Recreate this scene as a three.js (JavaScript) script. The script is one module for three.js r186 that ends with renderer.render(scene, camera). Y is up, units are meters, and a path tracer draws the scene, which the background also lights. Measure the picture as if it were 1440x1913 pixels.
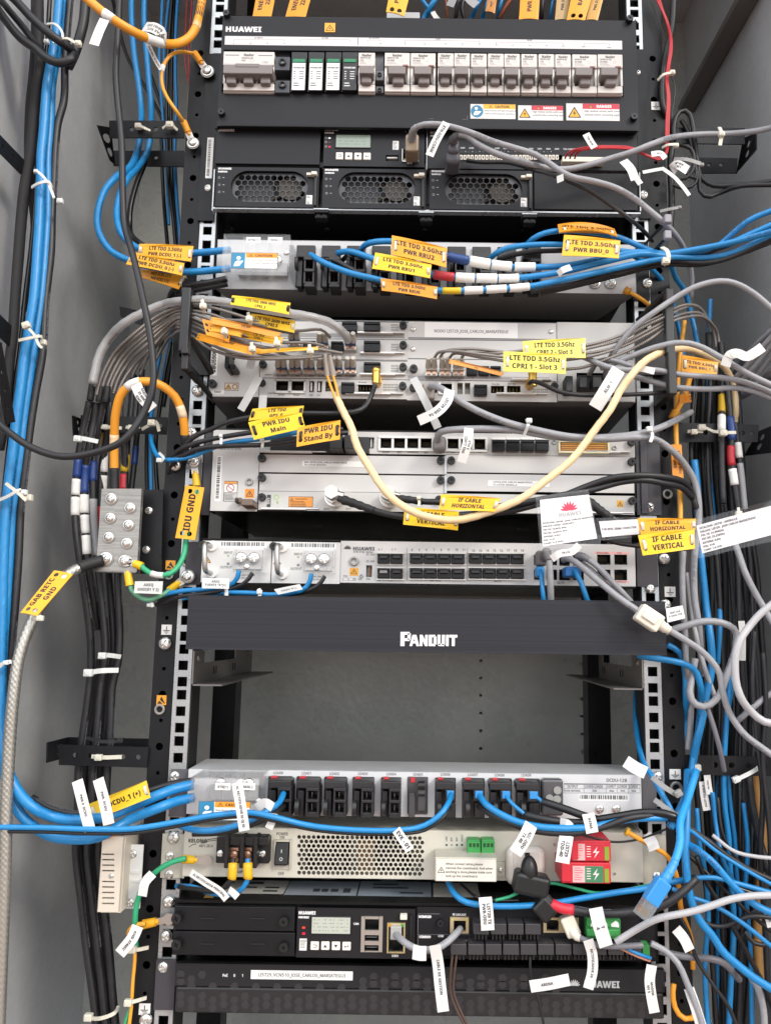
import * as THREE from 'three';
import { RoundedBoxGeometry } from 'three/addons/geometries/RoundedBoxGeometry.js';
import { mergeGeometries, toCreasedNormals } from 'three/addons/utils/BufferGeometryUtils.js';
import { Brush, Evaluator, SUBTRACTION } from 'three-bvh-csg';

// ---------- camera, sky, sun, exposure ----------
const W = 1440, H = 1913, FL = 1438.13, CX = 792.33, CY = 981.35;
const renderer = new THREE.WebGLRenderer({ antialias: true });
renderer.toneMapping = THREE.LinearToneMapping;
renderer.toneMappingExposure = 1.27;
renderer.shadowMap.enabled = true;
const scene = new THREE.Scene();
const camera = new THREE.PerspectiveCamera(2 * Math.atan(H / 2 / FL) * 180 / Math.PI, W / H, 0.01, 200);
camera.position.set(0.00567, 0.03442, 0.77596);
camera.rotation.set(0.13961, 0.00149, 0.01331, 'YXZ');
camera.setViewOffset(W, H, W / 2 - CX, H / 2 - CY, W, H);
camera.updateMatrixWorld(true);
scene.add(camera);
{ // overcast sky
  const w = 128, h = 64, d = new Float32Array(w * h * 4);
  for (let j = 0; j < h; j++) for (let i = 0; i < w; i++) {
    const v = (j + .5) / h, el = Math.sin((v - .5) * Math.PI), az = (i + .5) / w * 2 * Math.PI;
    const cl = .05 * Math.sin(az * 3 + 1.3) + .04 * Math.sin(az * 7 + el * 9) + .03 * Math.sin(el * 17 + az * 2);
    const b = (el < 0 ? 1.35 : 1.35 + .85 * Math.sqrt(el)) * (1 + cl);
    d.set([b * .97, b * .99, b * 1.03, 1], (j * w + i) * 4);
  }
  const t = new THREE.DataTexture(d, w, h, THREE.RGBAFormat, THREE.FloatType);
  t.mapping = THREE.EquirectangularReflectionMapping; t.magFilter = t.minFilter = THREE.LinearFilter; t.needsUpdate = true;
  scene.background = t; scene.environment = t;
}
const sun = new THREE.DirectionalLight(0xfff4e6, 1.4);
sun.position.set(2.5, 2.3, 2.9); sun.target.position.set(0, 0.2, 0);
sun.castShadow = true; sun.shadow.radius = 24; sun.shadow.mapSize.set(2048, 2048);
Object.assign(sun.shadow.camera, { left: -1.2, right: 1.2, top: 1.2, bottom: -1.2, near: .1, far: 9 });
scene.add(sun, sun.target);

// ---------- helpers ----------
let seed = 7; const rnd = () => (seed = (seed * 16807) % 2147483647) / 2147483647;
const V = (x, y, z) => new THREE.Vector3(x, y, z);
// a pixel of the photograph -> the point where its line of sight meets the plane z (millimetres in front of the rack's rails)
const P = (px, py, z = 0) => {
  const d = V((px - CX) / FL, -(py - CY) / FL, -1).applyQuaternion(camera.quaternion);
  return d.multiplyScalar((z / 1000 - camera.position.z) / d.z).add(camera.position);
};
let ko = [0, 0, 1];
const K = (ox = 0, oy = 0, s = 1) => { ko = [ox, oy, s]; };
const kx = x => ko[0] + x * ko[2], ky = y => ko[1] + y * ko[2];
const Q = (x, y, z = 0) => P(kx(x), ky(y), z);
const mpp = (x, y, z = 0) => P(kx(x) + .5, ky(y), z).x - P(kx(x) - .5, ky(y), z).x;   // metres per photo pixel
const PX = (px, py, X) => { // the same on a side plane x = X (metres)
  const d = V((px - CX) / FL, -(py - CY) / FL, -1).applyQuaternion(camera.quaternion);
  return d.multiplyScalar((X - camera.position.x) / d.x).add(camera.position);
};
const names = new Map();
const numbered = n => { const k = names.get(n) || 0; names.set(n, k + 1); return k ? n + '_' + String(k).padStart(3, '0') : n; };
const ORG = new Map();
function tag_(o, label, category, group, kind) {
  if (label) o.userData.label = label; if (category) o.userData.category = category;
  if (group) o.userData.group = group; if (kind) o.userData.kind = kind; return o;
}
function thing(name, label, category, org, group) {
  const o = new THREE.Group(); o.name = numbered(name); scene.add(o); o.position.copy(org); ORG.set(o, org.clone());
  return tag_(o, label, category, group);
}
function tri(g, sc) { // uv in metres / sc by the way each face points
  const p = g.attributes.position, n = g.attributes.normal, uv = new Float32Array(p.count * 2);
  for (let i = 0; i < p.count; i++) {
    const ax = Math.abs(n.getX(i)), ay = Math.abs(n.getY(i)), az = Math.abs(n.getZ(i));
    const [a, b] = az >= ax && az >= ay ? [p.getX(i), p.getY(i)] : ax >= ay ? [p.getZ(i), p.getY(i)] : [p.getX(i), p.getZ(i)];
    uv[2 * i] = a / sc; uv[2 * i + 1] = b / sc;
  }
  g.setAttribute('uv', new THREE.BufferAttribute(uv, 2)); return g;
}
const merge = gs => { if (gs.length === 1) return gs[0];
  const f = gs.map(g => { g = g.index ? g.toNonIndexed() : g; for (const k of Object.keys(g.attributes)) if (!['position', 'normal', 'uv'].includes(k)) g.deleteAttribute(k);
    if (!g.attributes.uv) g.setAttribute('uv', new THREE.BufferAttribute(new Float32Array(g.attributes.position.count * 2), 2)); return g; });
  return mergeGeometries(f); };
function mesh(name, geo, m) {
  if (Array.isArray(geo)) geo = merge(geo);
  if (m.userData.tri) tri(geo, m.userData.tri);
  const o = new THREE.Mesh(geo, m); o.name = name; o.castShadow = o.receiveShadow = true; return o;
}
function rootOrg(o) { while (o) { if (ORG.has(o)) return ORG.get(o); o = o.parent; } return V(0, 0, 0); }
// a part: geometry given in world coordinates
function part(parent, name, geo, m, label) {
  if (Array.isArray(geo)) geo = merge(geo);
  const o = mesh(name, geo, m), g = rootOrg(parent); o.geometry.translate(-g.x, -g.y, -g.z);
  parent.add(o); if (label) o.userData.label = label; return o;
}
// a part that shares its geometry: placed by position
function inst(parent, name, geo, m, pos, rot, sc) {
  const o = new THREE.Mesh(geo, m); o.name = name; o.castShadow = o.receiveShadow = true;
  o.position.copy(pos).sub(rootOrg(parent)); if (rot) o.rotation.set(...rot); if (sc) typeof sc === 'number' ? o.scale.setScalar(sc) : o.scale.set(...sc);
  parent.add(o); return o;
}
function solo(name, label, category, geo, m, group, kind) { // a thing that is one mesh, its origin at its base
  if (Array.isArray(geo)) geo = merge(geo);
  geo.computeBoundingBox(); const b = geo.boundingBox, c = V((b.min.x + b.max.x) / 2, b.min.y, (b.min.z + b.max.z) / 2);
  const o = mesh(numbered(name), geo, m); geo.translate(-c.x, -c.y, -c.z); o.position.copy(c); ORG.set(o, c); scene.add(o);
  return tag_(o, label, category, group, kind);
}
// box from a pixel rectangle at depth z1 (front, mm) back to z0
function bx(x0, y0, x1, y1, z0, z1, bev = 0) {
  const a = Q(x0, (y0 + y1) / 2, z1), b = Q(x1, (y0 + y1) / 2, z1), c = Q((x0 + x1) / 2, y0, z1), d = Q((x0 + x1) / 2, y1, z1);
  return wb(a.x, d.y, z0 / 1000, b.x, c.y, z1 / 1000, bev);
}
function wb(x0, y0, z0, x1, y1, z1, bev = 0) { // box in world metres
  const w = x1 - x0, h = y1 - y0, t = z1 - z0;
  bev = Math.min(bev, w * .45, h * .45, t * .45);
  const g = bev > 0 ? new RoundedBoxGeometry(w, h, t, 1, bev) : new THREE.BoxGeometry(w, h, t);
  return g.translate((x0 + x1) / 2, (y0 + y1) / 2, (z0 + z1) / 2);
}
// plate in the xy plane with holes; outer and holes are arrays of [x, y] in metres
function plate(outer, holes, z0, z1, bevel = 0) {
  const s = new THREE.Shape(outer.map(p => new THREE.Vector2(...p)));
  for (const h of holes) s.holes.push(new THREE.Path(h.map(p => new THREE.Vector2(...p))));
  const g = new THREE.ExtrudeGeometry(s, { depth: z1 - z0 - 2 * bevel, bevelEnabled: bevel > 0, bevelSize: bevel, bevelThickness: bevel, bevelOffset: -bevel, bevelSegments: 1, curveSegments: 8 });
  return g.translate(0, 0, z0 + bevel);
}
const rectP = (x0, y0, x1, y1) => [[x0, y0], [x1, y0], [x1, y1], [x0, y1]];
const ngon = (cx, cy, r, n, a0 = 0) => Array.from({ length: n }, (_, i) => [cx + r * Math.cos(a0 + i / n * 2 * Math.PI), cy + r * Math.sin(a0 + i / n * 2 * Math.PI)]);
const pxRect = (x0, y0, x1, y1, z) => { const a = Q(x0, (y0 + y1) / 2, z), b = Q(x1, (y0 + y1) / 2, z), c = Q((x0 + x1) / 2, y0, z), d = Q((x0 + x1) / 2, y1, z); return [a.x, d.y, b.x, c.y]; };
function cyl(a, b, r0, r1 = r0, n = 14) { // cylinder between two points
  const d = b.clone().sub(a), g = new THREE.CylinderGeometry(r1, r0, d.length(), n);
  return g.applyQuaternion(new THREE.Quaternion().setFromUnitVectors(V(0, 1, 0), d.clone().normalize())).translate((a.x + b.x) / 2, (a.y + b.y) / 2, (a.z + b.z) / 2);
}
function orient(g, pos, xdir, ydir) { // place a geometry with its x along xdir and y near ydir
  const x = xdir.clone().normalize(), z = x.clone().cross(ydir).normalize(), y = z.clone().cross(x);
  return g.applyMatrix4(new THREE.Matrix4().makeBasis(x, y, z).setPosition(pos));
}
const curveOf = pts => new THREE.CatmullRomCurve3(pts, false, 'centripetal');
// round tube; u runs in metres, v round the girth. rf(s, phi) varies the radius
function tube(pts, r, { rad = 10, step = .007, rf, cap = true, from = 0, to = 1 } = {}) {
  const c = pts instanceof THREE.Curve ? pts : curveOf(pts), len = c.getLength();
  c.arcLengthDivisions = 300;
  const seg = Math.max(3, Math.min(420, Math.ceil(len * (to - from) / step)));
  const pos = [], uv = [], idx = [], n = rad + 1;
  let nrm = null, pt = null;
  for (let i = 0; i <= seg; i++) {
    const u = Math.min(1, from + (to - from) * i / seg), p = c.getPointAt(u), t = c.getTangentAt(u);
    if (!nrm) { nrm = Math.abs(t.z) < .9 ? V(0, 0, 1) : V(0, 1, 0); nrm.addScaledVector(t, -nrm.dot(t)).normalize(); }
    else { nrm.applyQuaternion(new THREE.Quaternion().setFromUnitVectors(pt, t)); nrm.addScaledVector(t, -nrm.dot(t)).normalize(); }
    pt = t.clone(); const b = t.clone().cross(nrm), s = u * len;
    for (let j = 0; j <= rad; j++) {
      const f = j / rad * 2 * Math.PI, R = rf ? r * rf(s, f, u) : r, cf = Math.cos(f) * R, sf = Math.sin(f) * R;
      pos.push(p.x + nrm.x * cf + b.x * sf, p.y + nrm.y * cf + b.y * sf, p.z + nrm.z * cf + b.z * sf); uv.push(s, j / rad);
    }
  }
  for (let i = 0; i < seg; i++) for (let j = 0; j < rad; j++) { const a = i * n + j; idx.push(a, a + 1, a + n, a + 1, a + n + 1, a + n); }
  if (cap) for (const [i, fl] of [[0, 1], [seg, 0]]) {
    const q = c.getPointAt(Math.min(1, i ? to : from)), k = pos.length / 3; pos.push(q.x, q.y, q.z); uv.push(0, 0);
    for (let j = 0; j < rad; j++) fl ? idx.push(k, i * n + j + 1, i * n + j) : idx.push(k, i * n + j, i * n + j + 1);
  }
  const g = new THREE.BufferGeometry();
  g.setAttribute('position', new THREE.Float32BufferAttribute(pos, 3)); g.setAttribute('uv', new THREE.Float32BufferAttribute(uv, 2));
  g.setIndex(idx); g.computeVertexNormals();
  // join normals across the seam
  const nn = g.attributes.normal;
  for (let i = 0; i <= seg; i++) { const a = i * n, b2 = a + rad, x = nn.getX(a) + nn.getX(b2), y = nn.getY(a) + nn.getY(b2), z = nn.getZ(a) + nn.getZ(b2), l = Math.hypot(x, y, z) || 1; nn.setXYZ(a, x / l, y / l, z / l); nn.setXYZ(b2, x / l, y / l, z / l); }
  return g;
}
// flat strap or label strip along a line: w wide, t thick, its broad side turned to face n
function ribbon(pts, w, t, { n = V(0, 0, 1), cell = null, seg = 14, twist = 0, tw0 = 0, rev = false } = {}) {
  const c = curveOf(pts), pos = [], uv = [], idx = [];
  for (let i = 0; i <= seg; i++) {
    const u = i / seg, p = c.getPointAt(u), T = c.getTangentAt(u);
    let b = n.clone().cross(T); if (b.length() < .05) b = V(0, 1, 0).cross(T); b.normalize(); // across
    let nn = T.clone().cross(b).normalize();
    const a = tw0 + twist * u; if (a) { b.applyAxisAngle(T, a); nn.applyAxisAngle(T, a); }
    const uu = rev ? 1 - u : u;
    for (const [sb, sn] of [[-1, 1], [1, 1], [1, -1], [-1, -1]]) {
      pos.push(p.x + b.x * w / 2 * sb + nn.x * t / 2 * sn, p.y + b.y * w / 2 * sb + nn.y * t / 2 * sn, p.z + b.z * w / 2 * sb + nn.z * t / 2 * sn);
      const v = rev ? (1 - sb) / 2 : (sb + 1) / 2; cell ? uv.push(cell[0] + (cell[2] - cell[0]) * uu, cell[1] + (cell[3] - cell[1]) * v) : uv.push(u, v);
    }
  }
  for (let i = 0; i < seg; i++) for (let k = 0; k < 4; k++) { const a = i * 4 + k, b = i * 4 + (k + 1) % 4; idx.push(a, a + 4, b, b, a + 4, b + 4); }
  const e = seg * 4; idx.push(0, 1, 2, 0, 2, 3, e, e + 2, e + 1, e, e + 3, e + 2);
  let g = new THREE.BufferGeometry(); g.setAttribute('position', new THREE.Float32BufferAttribute(pos, 3)); g.setAttribute('uv', new THREE.Float32BufferAttribute(uv, 2)); g.setIndex(idx);
  return toCreasedNormals(g, .7);
}
// ---------- textures ----------
function dataTex(n, f, { srgb = false, rep = 1, m = 1 } = {}) {
  const d = new Uint8Array(n * m * n * 4);
  for (let j = 0; j < n; j++) for (let i = 0; i < n * m; i++) { const c = f(i, j, n); const [r, g, b] = Array.isArray(c) ? c : [c, c, c]; d.set([r, g, b, 255], (j * n * m + i) * 4); }
  const t = new THREE.DataTexture(d, n * m, n); t.wrapS = t.wrapT = THREE.RepeatWrapping; t.magFilter = THREE.LinearFilter; t.minFilter = THREE.LinearMipmapLinearFilter; t.generateMipmaps = true;
  if (srgb) t.colorSpace = THREE.SRGBColorSpace; t.needsUpdate = true; return t;
}
const lattice = (n, s) => { const a = new Float32Array(n * n); let q = s; for (let i = 0; i < n * n; i++) { q = (q * 16807) % 2147483647; a[i] = q / 2147483647; } return a; };
function noiseFn(octs, s) { // tiling value noise over 0..1
  const ls = octs.map(([n], k) => lattice(n, s + 31 * k + 1));
  return (u, v) => { let r = 0; octs.forEach(([n, a], k) => { const x = u * n, y = v * n, i = Math.floor(x), j = Math.floor(y); let fx = x - i, fy = y - j; fx = fx * fx * (3 - 2 * fx); fy = fy * fy * (3 - 2 * fy);
    const g = (p, q) => ls[k][((q % n) + n) % n * n + ((p % n) + n) % n]; r += a * ((g(i, j) * (1 - fx) + g(i + 1, j) * fx) * (1 - fy) + (g(i, j + 1) * (1 - fx) + g(i + 1, j + 1) * fx) * fy - .5); }); return r; };
}
const nA = noiseFn([[4, .22], [11, .25], [37, .25], [128, .25]], 5), nB = noiseFn([[60, .6], [140, .5]], 77), nC = noiseFn([[3, .7], [9, .4], [24, .3]], 19);
const specks = (() => { const s = new Float32Array(512 * 512); for (let k = 0; k < 420; k++) { const x = rnd() * 512 | 0, y = rnd() * 512 | 0, v = rnd() * .5 + .2, l = rnd() < .3 ? 3 : 1; for (let i = 0; i < l; i++) s[y * 512 + (x + i) % 512] = v; } return s; })();
const grime = dataTex(512, (i, j, n) => { const v = 236 + 26 * nA(i / n, j / n); return Math.max(0, Math.min(255, v)); }, { srgb: true });
const dustTex = dataTex(512, (i, j, n) => { const v = 205 + 36 * nA(i / n, j / n) + 50 * specks[j * 512 + i]; return Math.max(0, Math.min(255, v)); }, { srgb: true });
const bumpTex = dataTex(256, (i, j, n) => 128 + 110 * nB(i / n, j / n));
const roughTex = dataTex(256, (i, j, n) => Math.max(0, Math.min(255, 205 + 70 * nC(i / n, j / n) + 40 * nB(i / n, j / n))));
const brushTex = dataTex(256, (i, j, n) => 190 + 40 * nB(i / n * .02, j / n) + 20 * nA(i / n, j / n), { srgb: true });
const braidTex = dataTex(128, (i, j, n) => { const a = Math.sin((i + j) / n * Math.PI * 16), b = Math.sin((i - j) / n * Math.PI * 16); return 40 + 190 * (Math.max(a, b) * .5 + .5); });
const braidCol = dataTex(128, (i, j) => (((i >> 3) + 2 * (j >> 3)) % 4 === 0) ? 128 : 62, { srgb: true }); // pale tracer threads among black ones
const ringTex = dataTex(64, (i) => 128 + 110 * Math.sin(i / 64 * Math.PI * 2));
const MAT = new Map();
function mat(color, rough = .5, metal = 0, o = {}) {
  const key = JSON.stringify([color, rough, metal, Object.keys(o), o.k]); if (MAT.has(key)) return MAT.get(key);
  const { k, tri: tr, phys, ...rest } = o;
  const C = phys || rest.transmission !== undefined || rest.clearcoat !== undefined || rest.sheen !== undefined || rest.specularIntensity !== undefined ? THREE.MeshPhysicalMaterial : THREE.MeshStandardMaterial;
  const m = new C({ color, roughness: rough, metalness: metal, ...rest }); if (tr) m.userData.tri = tr; MAT.set(key, m); return m;
}
const paint = (c, r = .45, k = 'p') => mat(c, r, 0, { map: grime, bumpMap: bumpTex, bumpScale: .00004, roughnessMap: roughTex, tri: .12, k });
const M = {
  wall: mat('#c8cbce', .5, 0, { map: grime, bumpMap: bumpTex, bumpScale: .00022, roughnessMap: roughTex, tri: .25, k: 'wall' }),
  black: mat('#222326', .5, 0, { map: dustTex, bumpMap: bumpTex, bumpScale: .00005, roughnessMap: roughTex, tri: .15, specularIntensity: .5, k: 'blk' }),
  black2: mat('#18191b', .42, 0, { map: dustTex, bumpMap: bumpTex, bumpScale: .00003, roughnessMap: roughTex, tri: .12, specularIntensity: .5, k: 'blk2' }),
  dark: mat('#0d0e10', .6), plastic: mat('#161719', .42), plasticD: mat('#222325', .45), rubber: mat('#1c1c1e', .62),
  zinc: mat('#c4c8ca', .38, .55, { map: grime, roughnessMap: roughTex, tri: .1, k: 'zinc' }),
  grey: paint('#c3c5c6', .42, 'lg'), greyD: paint('#8f9193', .45, 'gd'), beige: paint('#c9c6b8', .5, 'bg'),
  steel: mat('#dcdcd8', .25, .9), steelB: mat('#cfccc6', .38, .7, { map: brushTex, tri: .06, k: 'sb' }), brass: mat('#d8b25a', .3, 1), copper: mat('#cfa58c', .35, .8), tin: mat('#c8c5bf', .35, .9),
  gold: mat('#d9a83c', .3, 1), nylon: mat('#d9d6c6', .42, 0, { transmission: .12, thickness: 0 }), nylonB: mat('#1d1d1f', .5), nylonW: mat('#dfe2e0', .4, 0, { transmission: .15, thickness: 0, k: 'w' }),
  white: mat('#e4e4e0', .55), green: mat('#3f9a4e', .45), red: mat('#c02c36', .4), greenCap: mat('#1d7a55', .4),
  clear: mat('#ffffff', .08, 0, { transmission: 1, thickness: 0, ior: 1.4 }), spiral: mat('#e2e2e2', .28, 0, { transmission: .68, thickness: 0, k: 'sp' }),
  cream: mat('#e9cfa0', .45, 0, { transmission: .12, thickness: 0, k: 'cr' }), led: mat('#220408', .3, 0, { emissive: '#ff2050', emissiveIntensity: .9, k: 'led' }),
  handle: mat('#b4b3b0', .35, .85), oldGold: mat('#5d5030', .5, .6), greyPlug: mat('#8d8c8a', .5), whitePlug: mat('#d8d2c2', .45), bluePlug: mat('#2f87c8', .4),
};
const dataLine = (seedv, fg, bgv) => { // printed legend along a cable, 0.16 m long
  const cv = document.createElement('canvas'); cv.width = 1024; cv.height = 64; const c = cv.getContext('2d');
  c.fillStyle = bgv; c.fillRect(0, 0, 1024, 64); seed = seedv;
  for (let i = 0; i < 500; i++) { c.fillStyle = `rgba(${rnd() < .5 ? '0,0,0' : '255,255,255'},${.03 + rnd() * .04})`; c.fillRect(rnd() * 1024, rnd() * 64, 4 + rnd() * 40, 1 + rnd() * 2); }
  c.fillStyle = fg; c.font = 'bold 14px sans-serif'; c.fillText('CAT.6 23AWG 4P VERIFIED  ISO/IEC 11801   0.6/1KV 3x16', 40, 22); c.fillText('TIA/EIA 568B  10MM2  75C', 560, 52);
  const t = new THREE.CanvasTexture(cv); t.colorSpace = THREE.SRGBColorSpace; t.wrapS = t.wrapT = THREE.RepeatWrapping; t.repeat.set(1 / .16, 1); return t;
};
const J = { // cable jackets
  blue: mat('#ffffff', .38, 0, { map: dataLine(3, 'rgba(10,30,70,.75)', '#1a7dba'), k: 'jb' }),
  blueD: mat('#12508f', .4), blueL: mat('#2a90d2', .36),
  black: mat('#ffffff', .45, 0, { map: dataLine(9, 'rgba(200,205,215,.6)', '#1d1d20'), k: 'jk' }),
  blackP: mat('#1b1b1e', .48), blackG: mat('#151517', .3),
  grey: mat('#ffffff', .45, 0, { map: dataLine(15, 'rgba(40,40,50,.55)', '#8f9094'), k: 'jg' }),
  greyL: mat('#a9a9ab', .45), greyD: mat('#6d6c72', .45),
  orange: mat('#e69a2c', .42), orangeT: mat('#e2a034', .42), redT: mat('#b3222c', .4), greenT: mat('#2fa070', .42), brown: mat('#4a3a33', .5),
  armor: mat('#857f7a', .4, .35, { bumpMap: ringTex, bumpScale: .0003, k: 'ar' }),
  braid: mat('#8c8c8e', .6, 0, { map: braidCol, bumpMap: braidTex, bumpScale: .0005, k: 'br' }),
  strand: mat('#aeaca4', .3, .75), fibreY: mat('#e9a63a', .4),
};
{ const s = (t, x, y) => { t.repeat.set(x, y); }; s(ringTex, 1 / .0019, 1); s(braidCol, 1 / .012, 2); s(braidTex, 1 / .012, 2); }

// ---------- printed labels: one sheet of paper print shared by every tag ----------
const SH = 2048, sheet = document.createElement('canvas'); sheet.width = sheet.height = SH;
const sx = sheet.getContext('2d'); sx.fillStyle = '#e8e8e4'; sx.fillRect(0, 0, SH, SH);
let cxx = 4, cyy = 4, rowH = 0;
function cell(w, h, draw) {
  w = Math.ceil(w); h = Math.ceil(h); if (cxx + w + 4 > SH) { cxx = 4; cyy += rowH + 6; rowH = 0; } if (cyy + h > SH) throw new Error('sheet full');
  sx.save(); sx.translate(cxx, cyy); sx.beginPath(); sx.rect(-2, -2, w + 4, h + 4); sx.clip(); draw(sx, w, h); sx.restore();
  const r = [cxx / SH, 1 - (cyy + h) / SH, (cxx + w) / SH, 1 - cyy / SH]; cxx += w + 6; rowH = Math.max(rowH, h); return r;
}
const sheetTex = new THREE.CanvasTexture(sheet); sheetTex.colorSpace = THREE.SRGBColorSpace; sheetTex.anisotropy = 4;
M.print = mat('#ffffff', .42, 0, { map: sheetTex, k: 'print' }); M.paper = mat('#ffffff', .6, 0, { map: sheetTex, k: 'paper' });
function wear(c, w, h, a = .05) { for (let i = 0; i < w * h / 260; i++) { c.fillStyle = `rgba(${rnd() < .6 ? '60,40,10' : '255,255,240'},${rnd() * a})`; c.fillRect(rnd() * w, rnd() * h, 1 + rnd() * 7, 1 + rnd() * 3); } }
function lines(c, w, h, txt, { fg = '#2a1a08', fs, x = .5, rot = 0, font = 'sans-serif', bold = true, lead = 1.1, y = .5, al = 'center' } = {}) {
  c.save(); c.translate(w * x, h * y); c.rotate(rot); c.fillStyle = c.strokeStyle = fg; c.lineWidth = fs * .045; c.textAlign = al; c.textBaseline = 'middle'; c.font = `${bold ? 'bold ' : ''}${fs}px ${font}`;
  txt.forEach((s, i) => { const y = (i - (txt.length - 1) / 2) * fs * lead; c.fillText(s, 0, y); c.strokeText(s, 0, y); }); c.restore();
}
const bars = (c, x, y, w, h, fg = '#222') => { c.fillStyle = fg; let a = 0; while (a < w) { const b = 1 + rnd() * 3; c.fillRect(x + a, y, b, h); a += b + 1 + rnd() * 3; } };
function warnTri(c, x, y, s, bg, fg = '#1a1a1a') { c.fillStyle = bg; c.strokeStyle = fg; c.lineWidth = s * .09; c.lineJoin = 'round'; c.beginPath(); c.moveTo(x, y - s * .5); c.lineTo(x + s * .56, y + s * .42); c.lineTo(x - s * .56, y + s * .42); c.closePath(); c.fill(); c.stroke(); c.fillStyle = fg; c.beginPath(); c.moveTo(x + s * .05, y - s * .25); c.lineTo(x - s * .15, y + s * .1); c.lineTo(x, y + s * .08); c.lineTo(x - s * .06, y + s * .33); c.lineTo(x + s * .16, y - s * .02); c.lineTo(x + s * .02, y); c.fill(); }
// ---------- screws (cut once, shared) ----------
const ev = new Evaluator(); ev.useGroups = false; ev.attributes = ['position', 'normal', 'uv'];
function cut(g, holes) { let a = new Brush(g); a.updateMatrixWorld(); for (const h of holes) { const b = new Brush(h); b.updateMatrixWorld(); a = ev.evaluate(a, b, SUBTRACTION); } return a.geometry; }
const cross = (r, d) => { const a = new THREE.BoxGeometry(r * 1.25, r * .26, d * 2), b = new THREE.BoxGeometry(r * .27, r * 1.27, d * 2); return [a, b]; };
const lathe = (pts, n = 20) => new THREE.LatheGeometry(pts.map(p => new THREE.Vector2(...p)), n).rotateX(Math.PI / 2);
// unit screws: radius 1, the seat at z = 0
const GEO = {
  pan: toCreasedNormals(cut(lathe([[0, -.1], [1, -.1], [1, .12], [.93, .34], [.72, .52], [.4, .62], [.0001, .65]]), cross(1, .4).map(g => g.translate(0, 0, .68))), .6),
  thumb: toCreasedNormals(cut(mergeGeometries([new THREE.CylinderGeometry(1, 1, 1.3, 24).rotateX(Math.PI / 2).translate(0, 0, .65).toNonIndexed()]), [...cross(.8, .35).map(g => g.translate(0, 0, 1.25))]), .6),
  washer: lathe([[.4, 0], [1.5, 0], [1.5, .12], [1.44, .18], [.4, .18]], 24),
  lock: lathe([[.3, .18], [1.22, .18], [1.22, .4], [.3, .4]], 20),
  ring: lathe([[.55, 0], [1, 0], [1, .5], [.93, .6], [.6, .6], [.55, .5], [.55, 0]], 24),
  knurl: (() => { const gs = []; for (let i = 0; i < 16; i++) { const a = i / 16 * Math.PI * 2; gs.push(new THREE.BoxGeometry(.16, .1, .9).rotateZ(a).translate(Math.cos(a), Math.sin(a), .55)); } return mergeGeometries(gs); })(),
};
function screw(par, x, y, z, d, kind = 'pan') { // d: head diameter in frame pixels
  const p = Q(x, y, z), r = d * ko[2] * mpp(x, y, z) / 2, rz = rnd() * 3;
  if (kind === 'pan') return inst(par, 'screw', GEO.pan, M.steel, p, [0, 0, rz], r);
  if (kind === 'lug') { inst(par, 'washer', GEO.washer, M.steelB, p, null, r * .82); inst(par, 'spring_washer', GEO.lock, M.steel, p.clone().add(V(0, 0, r * .0)), null, r * .82); return inst(par, 'screw', GEO.pan, M.steel, p.clone().add(V(0, 0, r * .35)), [0, 0, rz], r * .8); }
  if (kind === 'thumb') { const s = inst(par, 'thumbscrew', GEO.thumb, M.plastic, p, [0, 0, rz], [r * .94, r * .94, r * 1.1]); const k = new THREE.Mesh(GEO.knurl, M.plastic); k.name = 'knurling'; k.castShadow = true; s.add(k); return s; }
  if (kind === 'ring') return inst(par, 'socket', GEO.ring, M.steelB, p, null, r);
}
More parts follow.
